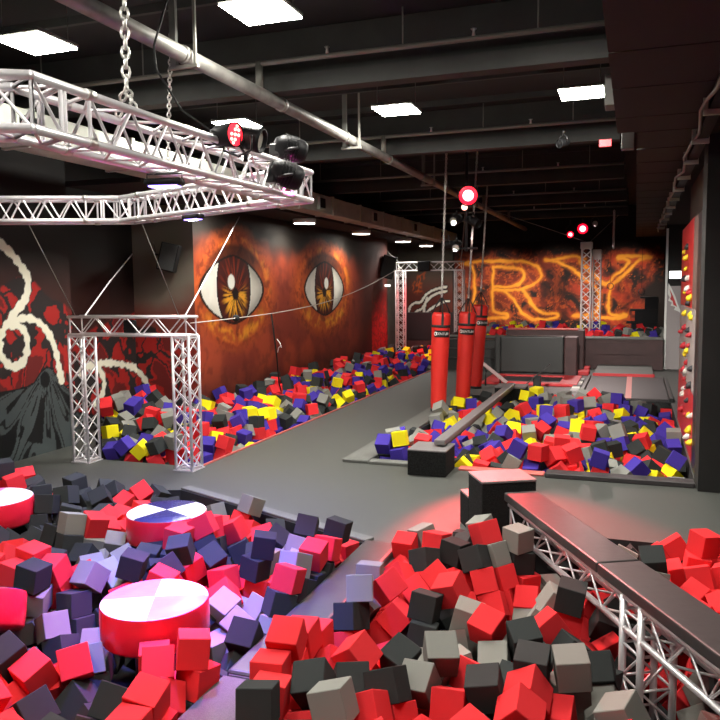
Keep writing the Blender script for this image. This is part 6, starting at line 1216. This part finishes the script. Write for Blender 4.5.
-4939,3623,-28,263,31,-78,1,-5620,6905,4,-253,-113,-50,0,-2400,2893,-88,-27,255,-71,1,-6785,4863,44,-131,100,-97,0,-6197,5230,-23,-37,212,-22,1,-4900,6736,-38,200,-64,-45,1,
-4721,4206,110,-22,157,36,1,-4124,3122,31,112,196,93,2,-6078,4526,-29,17,-253,148,2,-4974,4204,-73,-89,-55,208,0,-6376,4111,83,54,-175,-52,0,-5134,4516,4,261,-20,14,2,
-6457,5962,-240,17,-35,-146,0,-5351,3958,-47,51,120,16,0,-4446,3224,-123,137,-65,-185,0,-4927,5295,11,212,-165,19,2,-6618,6239,23,-160,-69,-119,0,-5871,3798,61,-146,269,-16,1,
-4622,3729,100,1,161,-269,1,-2494,5978,98,-171,3,4,1,-5887,4406,14,10,224,147,0,-2772,6094,0,-150,-17,-254,2,-6600,6461,57,76,-139,69,0,-2407,3145,-81,210,178,66,2,
-4404,2916,118,-87,-100,-117,1,-5158,4914,86,150,-15,19,0,-5551,3548,40,-124,40,145,2,-5079,3024,95,5,-17,286,1,-6322,6024,-56,-54,-112,-30,0,-5186,4172,15,154,88,-250,1,
-3377,6818,-192,186,-235,-81,1,-5724,4139,-49,-128,-94,186,1,-4629,2701,70,-32,196,218,1,-3743,2970,-54,91,174,39,2,-5318,4717,14,100,88,55,0,-2609,2729,76,139,-28,-75,1,
-5522,4884,34,151,-193,80,0,-6385,5925,149,120,-206,-3,2,-5539,4401,275,-224,-34,-204,2,-4840,3748,81,-122,-48,162,2,-6758,5290,284,9,-4,50,0,-5972,4263,213,-73,-37,175,1,
-4977,3970,7,-7,218,-45,1,-4400,3160,87,-76,-142,125,0,-2544,2952,58,32,168,148,0,-4745,3492,80,105,-9,41,2,-3238,2901,84,-92,52,-26,2,-6597,4496,-41,204,-59,-145,0,
-2782,2896,-43,-17,-189,-5,2,-4833,5100,33,52,-272,-133,1,-2887,3705,-239,71,-143,-66,0,-5887,4806,159,220,-88,-190,1,-5548,5099,128,1,-256,137,0,-6116,5292,176,-242,-145,26,0,
-4650,6893,-117,-60,155,-118,0,-3668,3104,52,-37,-99,67,1,-4009,3444,80,-130,100,126,1,-4585,3355,-6,-187,-28,-105,1,-4646,3809,266,33,-236,-141,1,-5246,4363,89,-78,94,287,0,
-4391,3449,80,98,40,-80,0,-6660,5551,-174,49,-42,-95,1,-5814,3817,252,-34,185,-201,0,-6493,5167,-67,111,-209,165,1,-5686,4629,217,-182,-110,56,1,-5395,4137,72,-20,-105,89,0,
-5142,3663,17,-7,-252,-72,1,-5088,3064,285,217,34,-219,0,-5735,5171,124,206,6,-28,0,-4102,3244,186,166,-85,-241,2,-4584,7297,-150,222,-52,63,0,-5894,4506,172,148,228,-37,0,
-3789,3468,77,78,-152,194,0,-5934,5096,143,101,-59,122,1,-5733,4266,99,-85,139,-234,0,-6787,4655,144,-43,56,173,1,-4666,2725,255,-20,125,29,0,-5349,4630,246,-6,-10,-149,2,
-6426,4245,206,59,-146,-42,1,-2375,2727,-9,73,-133,-82,1,-3437,2923,146,-131,-43,107,0,-4627,3106,28,226,-69,-107,2,-6770,4891,229,-8,-222,215,1,-3972,2940,14,-37,289,-71,1,
-5862,4051,143,-101,-45,-24,2,-5518,3731,168,26,38,-118,1,-6538,6006,235,-152,83,244,1,-4790,3982,147,-43,154,154,2,-3887,3260,53,-12,-12,12,1,-6484,6232,183,132,153,-168,0,
-6496,4934,-54,-97,-28,0,2,-4666,4135,288,-262,-144,-3,2,-4943,4343,64,-61,208,-52,0,-6643,5073,63,92,-76,43,0,-5200,3869,69,-137,190,-22,0,-5036,4124,178,255,-99,69,0,
-4604,4125,469,-14,-222,194,0,-5874,6693,43,50,39,-116,0,-4941,3997,284,-177,-128,26,0,-2974,3181,-124,183,7,-32,0,-3451,2755,311,43,-13,59,0,-6402,6178,339,55,-119,-191,0,
-4766,4586,72,134,17,-244,1,-4394,2727,-3,-146,90,83,0,-877,6184,-248,-115,140,-127,8,1577,5712,-378,-1,139,158,10,-953,5631,-259,-129,80,-166,10,1375,4819,-366,64,31,-209,9,
487,5535,-380,208,-10,-53,8,-35,4554,-374,213,134,-59,8,1274,4480,-416,-175,-173,137,9,-1241,4812,-395,79,119,-122,8,-466,6630,-355,-124,40,138,8,-179,6983,-408,74,-87,77,9,
707,5022,-330,-104,125,-99,9,1610,5960,-309,-51,-222,-166,9,-1734,5020,-303,202,-183,-37,10,-103,4834,-330,-213,-20,-199,9,-1519,5071,-227,60,-62,-137,9,1508,7080,-258,-247,65,45,10,
1495,5336,-238,-84,12,262,10,1363,5550,-177,-199,-63,195,10,-209,5047,-211,-153,-10,262,8,-1852,6274,-118,6,1,0,9,-751,3509,-109,91,-139,119,9,-964,4454,-234,100,173,-170,10,
710,4662,-302,-164,134,-149,9,1463,6751,-204,33,-104,-101,8,-1824,5256,-220,12,120,-1,8,2023,5982,-185,200,209,-92,8,-729,5410,-184,-88,-216,-185,8,-572,5017,-163,-56,306,39,9,
1060,6548,-160,110,-84,147,9,-776,3852,-183,163,-146,-213,8,-179,6176,-318,7,269,-74,9,1329,6319,-159,-156,65,-124,10,-437,4830,-170,-230,183,-65,8,2004,5650,-248,99,-35,-272,8,
-524,6369,-308,-81,247,-42,9,-1228,5740,-185,88,47,65,8,1404,4362,-239,96,183,110,8,1166,4739,-279,-27,-76,131,8,1183,5060,-159,66,-150,145,8,720,4923,-165,155,-91,-114,8,
1376,5819,-237,161,164,-140,8,916,4277,-292,126,24,-89,8,925,4503,-215,-25,248,-179,8,-1757,3410,-142,91,171,139,9,960,4932,-210,237,170,19,10,-582,4134,-155,-199,43,-227,10,
1580,6164,-174,-90,-112,-213,8,1993,6203,-179,224,204,-61,10,1110,6354,-119,-11,305,-33,8,660,6033,-178,47,96,42,8,2192,5285,-123,-71,15,-1,8,322,7156,-235,139,-3,265,8,
2015,6296,-16,64,133,-131,9,1878,6530,-136,-19,248,-2,9,40,3984,-27,-141,-77,-232,9,972,4941,-18,15,-25,-192,10,2169,5726,-132,72,-12,-155,9,775,6420,-89,-25,-189,-2,10,
1245,6863,-77,-91,-13,-201,9,-1033,4725,-166,-131,-173,-109,9,-440,6203,-270,-86,-84,-256,8,-1539,3445,-120,110,-132,-58,8,4,6560,-219,82,-23,-94,8,1651,5400,-93,158,103,-53,10,
509,5554,-143,149,-161,72,8,1774,6717,-19,25,14,162,8,1257,6622,-76,-232,196,-49,10,1888,7024,-26,-209,-200,39,8,-832,4089,-77,223,-50,-200,9,-1600,3942,11,34,-133,-281,8,
-1760,2965,-60,79,-287,74,9,-549,4568,-23,19,55,-195,9,87,6817,-264,64,-20,-35,8,2201,6727,-127,92,-131,-86,9,1873,5658,-112,-18,-69,-3,8,-583,3792,-108,-215,-177,-111,8,
1435,6134,-58,181,-86,14,10,955,6379,39,132,-173,-100,10,35,3388,48,-151,88,-79,8,1572,6846,-72,-60,42,-45,9,-1821,3177,-75,147,-58,169,8,-512,3466,-132,198,-73,59,9,
750,4844,7,-16,309,38,8,1647,7200,-72,97,141,-143,9,1927,5214,-148,87,71,220,10,1282,6409,-2,119,-7,16,9,1574,5634,-118,154,-164,-51,8,-823,4780,-172,270,-1,-9,9,
1047,6645,1,-34,1,12,9,688,4418,-261,-39,149,171,8,1072,4459,-58,148,113,-224,8,1647,4853,-12,-113,-54,39,8,1353,4672,-7,61,106,223,8,1791,4691,-66,-95,111,-222,8,
1158,5255,-57,46,-18,3,9,-352,5089,-90,189,-174,-21,8,726,5541,-50,249,148,-8,8,1539,4592,-147,-6,-116,-144,8,-1855,4251,-26,-1,-3,0,8,343,4563,-383,-45,-175,-128,10,
-1749,6490,-91,-82,104,30,8,-1574,3145,-44,-136,-181,-132,8,1055,4707,-133,29,-227,-3,8,-1826,3627,51,107,115,-95,10,1314,5701,-70,-212,189,72,8,2033,4750,-35,71,113,-121,8,
1825,4232,-81,-51,211,20,8,1880,6050,-50,179,-188,-18,9,1994,4969,-81,-97,133,-58,9,939,6857,69,-134,2,-214,8,-627,3279,16,-64,-233,-90,10,2123,6373,130,-20,-233,-171,8,
216,3673,-2,-68,117,-135,9,919,7178,38,111,-47,30,9,1137,4342,-238,43,-37,50,10,1410,6988,-15,163,-177,-14,8,1736,4453,-40,209,-30,97,8,-345,3778,-47,160,100,46,8,
-1171,2692,217,157,13,-13,8,-1365,4253,-157,138,226,64,10,-679,3021,210,-42,143,124,9,536,6284,-104,-37,-5,142,8,1124,6131,-38,20,104,-57,9,827,4644,-64,-66,140,-56,10,
-332,3123,105,45,31,14,9,1713,6953,53,123,33,-24,9,850,6666,223,-33,166,21,9,898,6122,-91,-127,-140,81,9,-1285,6323,-44,-167,-76,134,8,2121,6075,12,143,117,118,8,
2199,6582,73,9,163,-258,8,-806,3409,75,87,135,-24,8,1942,4284,57,-36,-206,-157,10,-1454,2725,155,-34,-151,-258,8,-129,3127,229,226,-217,22,8,-985,3102,120,100,-149,62,9,
1931,5449,-164,-69,205,181,9,1609,4608,69,70,-72,-135,8,1297,5440,-13,-97,-69,-134,8,1350,5602,81,-216,48,-171,9,1841,6720,154,-148,99,-59,8,-1333,3318,114,105,99,-91,8,
58,3393,231,218,-14,199,9,1633,6019,-21,132,-111,8,10,677,7189,60,295,8,-22,8,1840,3949,9,164,-49,-16,8,1942,4523,3,-237,163,-73,9,728,5700,99,110,42,20,8,
1822,5481,-18,145,-47,44,9,-1359,4070,16,26,-43,-255,8,1996,6550,47,77,105,127,9,1757,5068,-62,95,152,-26,8,778,4843,196,-68,125,101,8,2141,5863,21,-63,-127,-179,9,
1299,5962,-45,262,-81,89,9,1098,6702,177,-93,-161,-44,10,1605,7197,140,-11,300,-7,10,1129,3756,21,56,-151,21,9,-1173,3511,-16,-162,222,-129,10,1715,5690,-8,-24,-68,15,8,
-1635,4434,-35,-13,-76,-217,9,1490,5019,-57,204,65,45,8,922,5220,227,-124,-112,-153,9,1454,4013,-28,164,-132,-76,8,-143,3535,120,69,186,-33,10,1081,5854,-134,13,86,-157,8,
1952,7027,147,-72,-122,159,10,-1722,3252,104,-166,119,125,10,1351,5222,-38,50,-21,14,10,778,4327,-125,99,-11,212,8,937,5016,157,-151,-122,103,10,1282,4535,108,188,11,94,10,
-1814,3010,122,-69,136,-229,8,1387,7179,-91,105,-35,-285,9,-846,2904,134,-279,85,15,9,1120,4369,108,222,-74,120,9,728,5315,30,-149,-191,-129,8,1564,6548,-126,45,234,-19,8,
-426,5514,-337,106,-84,-137,8,1978,6765,-127,228,186,-23,10,957,4741,113,64,287,-103,8,104,3094,183,85,69,168,8,-946,2898,324,137,-136,118,9,1224,4373,279,190,44,-35,8,
698,4183,-343,230,-120,122,9,-688,2722,188,173,-256,-10,9,-947,2696,282,-118,-128,-134,8,1289,4295,12,-73,-250,17,8,1637,3734,57,45,22,-240,10,1077,5454,34,62,210,42,9,
-1279,2906,114,-223,35,-177,8,-633,2884,348,-6,56,-188,9,2031,6855,118,-296,-52,50,9,1501,4254,-44,-27,-161,193,9,-625,5191,-70,117,-181,181,10,1016,4152,-115,-224,148,-143,10,
485,3056,326,145,-205,-153,8,1554,4401,119,-171,126,-93,8,-869,3239,207,155,52,103,9,1559,5252,18,-45,-131,-167,8,1719,6303,-64,-226,85,-91,10,2168,6704,216,-46,145,-236,8,
1534,6993,146,-103,182,152,9,849,6059,102,-23,215,196,8,-471,3630,43,-72,54,271,9,1522,6347,10,133,-62,100,8,1809,7185,178,24,-4,-283,8,893,4067,-224,224,42,98,10,
2191,5494,-182,-25,-140,31,10,1687,4124,17,-113,190,7,8,-395,3372,66,231,51,-52,9,1483,5865,-2,-92,6,253,8,1209,4877,-13,-60,274,-54,8,-1338,3104,-52,21,-238,-18,8,
-5755,17316,-168,94,-101,-18,20,-6073,9809,-76,157,5,11,17,-5957,11025,-155,-122,-163,-144,16,-5780,17072,-254,-12,248,-163,16,-7881,10158,57,-192,-210,-97,16,-5700,22403,-232,24,-195,228,20,
-6215,19447,-118,114,78,267,19,-5797,14952,-235,-76,16,18,20,-6453,21675,117,-77,-45,-294,20,-6833,21373,167,-68,-218,187,20,-6060,27311,-4,52,-61,-90,16,-7397,28794,61,-94,136,32,16,
-6547,15849,35,16,78,170,16,-6589,11889,117,-27,1,17,16,-6306,12762,64,92,132,79,16,-7121,13892,63,-164,-160,-146,19,-6209,20438,21,119,113,128,17,-7350,13401,169,139,-66,-93,16,
-5963,18298,-66,-119,55,281,17,-7299,16261,225,41,244,15,20,-6727,16054,127,-38,7,178,20,-6976,13173,168,-123,102,-100,19,-6048,23162,-20,244,137,-68,19,-6918,9964,160,89,103,-119,20,
-6532,12766,83,70,152,64,18,-6763,13008,142,128,27,-45,17,-6767,14414,110,-57,1,34,18,-5979,15634,8,-254,153,-92,16,-7191,27934,105,57,114,-133,16,-7749,10474,302,-4,170,76,16,
-6774,25590,245,-25,-125,-95,17,-7568,11145,206,65,154,-145,16,-6679,17103,206,226,43,-38,16,-6453,23305,161,110,-159,181,16,-6235,18967,194,-104,70,134,17,-6144,26721,132,-110,-192,-218,20,
-6514,18162,115,-238,-16,184,17,-6429,27552,87,56,-158,153,20,-7413,19234,330,-94,-161,-51,19,-5998,22556,23,-65,-74,-90,18,-7091,16603,218,-191,-74,224,17,-3055,10563,-416,-132,200,14,25,
-1265,10656,-105,-99,283,-16,25,-412,14590,-139,130,33,260,27,48,10678,-138,-132,-19,-96,28,-2183,14085,-145,15,-12,108,28,-2796,10428,-178,8,-239,178,25,536,11141,-348,-160,-104,-249,24,
-1909,10282,-237,187,194,27,24,-3150,12405,-186,25,-285,85,26,286,16356,-151,-142,-162,-92,24,19,14891,-177,22,240,163,24,459,15763,-235,83,-37,262,25,572,14107,-410,-97,-20,-1,24,
-1367,10882,-191,-181,-94,-29,24,164,11686,-148,303,-28,37,27,-324,11369,-202,2,-4,-309,26,-3030,11887,-78,-133,-36,-88,25,546,13205,-404,-209,63,-84,27,597,15331,-328,2,-39,309,24,
-20,10965,-249,-2,-283,-127,28,-1198,14159,74,-37,231,-205,24,-1161,10525,74,-156,-34,219,26,-1113,11170,-112,251,-114,-113,27,-1470,11013,-32,-23,-226,14,27,-506,11407,-31,59,205,-200,26,
-1651,10981,-149,-229,-88,130,28,-1832,12237,30,186,55,-9,26,-909,12803,95,-154,-89,-169,27,-852,15779,-39,203,-9,-58,24,533,11572,-204,52,-32,-112,24,564,14385,-409,-231,36,195,26,
-1419,11230,-75,-92,-146,-160,26,-1162,13066,84,108,-133,114,24,-3200,14480,50,-25,0,0,27,-1413,12917,65,-6,0,-162,25,-806,12266,36,-12,-219,209,26,-1959,10501,-178,105,26,-291,26,
-721,14424,47,149,-46,35,28,-1298,16386,-8,-114,-102,141,25,-1170,10895,-51,113,210,24,26,-2523,24047,815,2,-175,73,34,-1930,24049,800,106,-168,-71,34,-3025,24091,822,-191,-42,153,32,
-2525,24413,812,-157,-104,25,32,-2738,23740,887,229,-210,-20,34,-167,24348,775,-73,-117,-215,34,-1040,24465,900,74,-96,-99,34,-2662,24473,967,-68,-60,240,32,-2015,25000,925,268,2,38,33,
-1569,24505,900,-41,-146,-260,34,-566,24324,961,-5,171,178,32,-205,24449,960,31,-280,-123,32,-1295,24700,931,-43,-114,-285,36,-1095,24241,939,-48,123,-59,32,-860,24639,1036,5,-14,54,34]
arr = np.array(CUBES, float).reshape(-1, 7)
def cube_mesh(S, m, name):
    bm = bmesh.new(); bmesh.ops.create_cube(bm, size=S); bmesh.ops.bevel(bm, geom=bm.edges[:], offset=.004, segments=1, affect='EDGES')
    me = bpy.data.meshes.new(name); bm.to_mesh(me); bm.free(); me.materials.append(m); return me
KEYS = 'RKGYB'; CN = dict(R='red', K='charcoal', G='light grey', Y='yellow', B='blue')
MESH = {(k, s): cube_mesh(s, M['foam_' + k], 'foam_cube') for k in KEYS for s in (.178, .184, .19, .2)}
LM = {
    'A': [(-2.98, 4.22, 'pink-lit white topped round pad'), (-4.05, 5.97, 'navy quartered round pad'), (-5.93, 5.72, 'round pad below the chain painting'), (-4.22, 3.82, 'tilted round pad'),
          (-2.5, 3.4, 'carpeted end of the divider beam'), (-2.5, 4.6, 'near end of the padded divider'), (-2.6, 5.9, 'far end of the padded divider'), (-4.2, 7.2, 'slanted far edge of the front pit'), (-5.7, 7.3, 'floor edge facing the truss gate'), (-3.3, 6.7, 'grey floor strip'), (-3.6, 5.1, 'gap between the two nearest round pads'), (-5.0, 5.0, 'middle of the round pad pit'), (-5.2, 6.6, 'far rim of the round pad pit'), (-3.5, 3.3, 'near rim of the round pad pit')],
    'B': [(-1.6, 6.4, 'tall step block and the floor'), (-1.0, 6.3, 'foot of the tall step block'), (-.6, 5.4, 'upper half of the front balance beam'), (.1, 4.5, 'truss legs of the front balance beam'), (-1.8, 5.6, 'far end of the padded divider'), (-1.75, 4.3, 'near end of the padded divider'), (-1.1, 5.2, 'middle of the red and grey pit'), (-1.0, 4.2, 'nearest rows of the red and grey pit'), (-.4, 3.7, 'near side of the front beam legs'), (.3, 6.8, 'floor edge behind the front balance beam'), (.8, 5.6, 'far side of the front balance beam'), (-1.6, 3.6, 'carpeted end of the divider beam')],
    'C': [(-5.7, 9.0, 'truss gate'), (-6.6, 9.2, 'first leg of the truss gate'), (-5.6, 10.8, 'floor edge just past the truss gate'), (-6.8, 11.2, 'painted chain end'), (-5.7, 13., 'lane edge below the first eye'), (-7., 13.5, 'wall below the first eye'), (-5.7, 16, 'lane edge between the eyes'), (-7, 16.5, 'wall between the eyes'), (-6, 19.5, 'wall below the second eye')],
    'D': [(-2.9, 10.1, 'near corner block'), (-2.9, 12, 'grey edge strip'), (-3., 13.6, 'nearest punching bag'), (-2.3, 12, 'middle of the narrow beam'), (-2.3, 10.2, 'near end of the narrow beam'), (-1.3, 10.0, 'pale front kerb'), (-.5, 10., 'black front kerb'), (.4, 10.1, 'black wall column'), (.4, 12, 'climbing panel'), (-.8, 11.2, 'front half of the middle pit'), (-.9, 13, 'centre of the middle pit'), (-.3, 15, 'near end of the trampoline lane'), (-2.1, 15, 'far end of the narrow beam')],
    'E': [(-2, 24, 'raised far platform')]}
def cube_label(pit, p, ck):
    d, n = min((math.hypot(p[0] - x, p[1] - y), n) for x, y, n in LM[pit])
    x, y = [(x, y) for x, y, m in LM[pit] if m == n][0]
    if d < .45: rel = 'right against'
    else:
        a = math.atan2(p[1] - y, p[0] - x)
        rel = ['panel side of', 'just beyond', 'mural side of', 'just before'][int(((a + PI / 4) % (2 * PI)) // (PI / 2))]
    h = ' on top' if p[2] > .26 else (' sunk low' if p[2] < .02 else '')
    t = '%s foam cube%s %s the %s' % (CN[ck], h, rel, n)
    return t if len(t.replace('-', ' ').split()) < 16 else t.replace('front balance beam', 'front beam').replace('right against', 'against').replace('foam cube sunk low', 'low foam cube').replace('foam cube on top', 'upper foam cube')
N_IND = 300
rest = bmesh.new(); cnt = 0
for row in arr:
    x, y, z = row[:3] / 1000.; rv = Vector([float(v) / 100. for v in row[3:6]]); code = int(row[6]); pit = 'ABCDE'[code // 8]; ck = KEYS[code % 8]
    an = rv.length; q = Quaternion(rv.normalized(), an) if an > 1e-6 else Quaternion()
    S = dict(A=.184, B=.184, C=.19, D=.2, E=.178)[pit]
    if cnt < N_IND:
        o = bpy.data.objects.new('foam_cube', MESH[(ck, S)]); COL.objects.link(o)
        o.location = (x, y, z); o.rotation_mode = 'QUATERNION'; o.rotation_quaternion = q
        lab = cube_label(pit, (float(x), float(y), float(z)), ck); tag(o, lab, 'foam cube', lab + 's'); cnt += 1
    else:
        m = Matrix.Translation((x, y, z)) @ q.to_matrix().to_4x4()
        box(rest, (-S / 2,) * 3, (S / 2,) * 3, KEYS.index(ck), m)
o = finish(rest, 'foam_cubes', [M['foam_' + k] for k in KEYS])
tag(o, 'loose heap of red, blue, yellow, grey and black foam cubes filling the pits', 'foam cubes', kind='stuff')

# ------------------------------------------------------------------ coloured stage lighting and added fill spots
def spot(name, loc, target, e, c, size, blend=.35, soft=.06):
    return lamp(name, 'SPOT', loc, Vector(target) - Vector(loc), e, c, soft, size, blend)
spot('blue_bar_lamp', (-2.93, 4.42, 2.98), (-3.0, 4.7, 0), 1000, (.09, .12, 1), 64, .9)
spot('blue_bar_lamp', (-4.30, 6.98, 3.0), (-4.5, 6.4, 0), 260, (.16, .18, 1), 110, .9)
spot('magenta_lamp', (-2.62, 5.72, 3.1), (-3.15, 3.9, 0), 700, (1, .08, .55), 44, .8)
spot('magenta_lamp', (-2.70, 5.98, 3.35), (-3.1, 5.3, 0), 330, (1, .06, .5), 42, .8)
spot('red_stage_lamp', (-2.84, 13.6, 3.96), (-.65, 6.6, .2), 1900, (1, .05, .06), 24, .5)
spot('red_tower_lamp', (-1.50, 23.6, 4.0), (-.8, 18, 0), 45, (1, .05, .06), 60, .5)
spot('red_wall_lamp', (-5.9, 24.2, 2.8), (-7.4, 24.5, .2), 110, (1, .04, .06), 110, .6)
for x in (-7.4, -4.8, -2.6, -.4): spot('added_wall_fill', (x, 24.6, 4.35), (x, 28.4, 1.7), 480, (1, .93, .82), 56, .8, .2)  # unseen fill spots added to brighten the back wall mural
spot('added_tower_gate_fill', (-3.12, 13.8, 3.5), (-1.4, 24, 2.2), 4500, (1, .82, .82), 15, .8)  # fill added to brighten the lattice tower, the pole lamp here is unlit
spot('added_tower_gate_fill', (-3.08, 13.8, 3.0), (-6.2, 24, 2.0), 700, (1, .9, .85), 18, .8)  # fill added to brighten the far truss gate
spot('added_lane_fill', (-1.05, 11.0, 4.2), (-.9, 20.5, 0), 1500, (1, .95, .88), 42, .8, .1)  # fill added to lighten the far lane, set at an unlit lamp
spot('added_mat_fill', (-1.15, 23.8, 4.1), (-1.0, 20.5, 0), 500, (1, .9, .85), 90, .8, .1)  # fill added at the unlit tower lamp to lighten the mats below

w = bpy.data.worlds.new('world'); scene.world = w; w.use_nodes = True
w.node_tree.nodes['Background'].inputs[0].default_value = (.9, .95, 1, 1); w.node_tree.nodes['Background'].inputs[1].default_value = .02
vs = scene.view_settings; vs.view_transform = 'Standard'; vs.look = 'None'; vs.exposure = EXPO; vs.gamma = 1; vs.use_curve_mapping = False
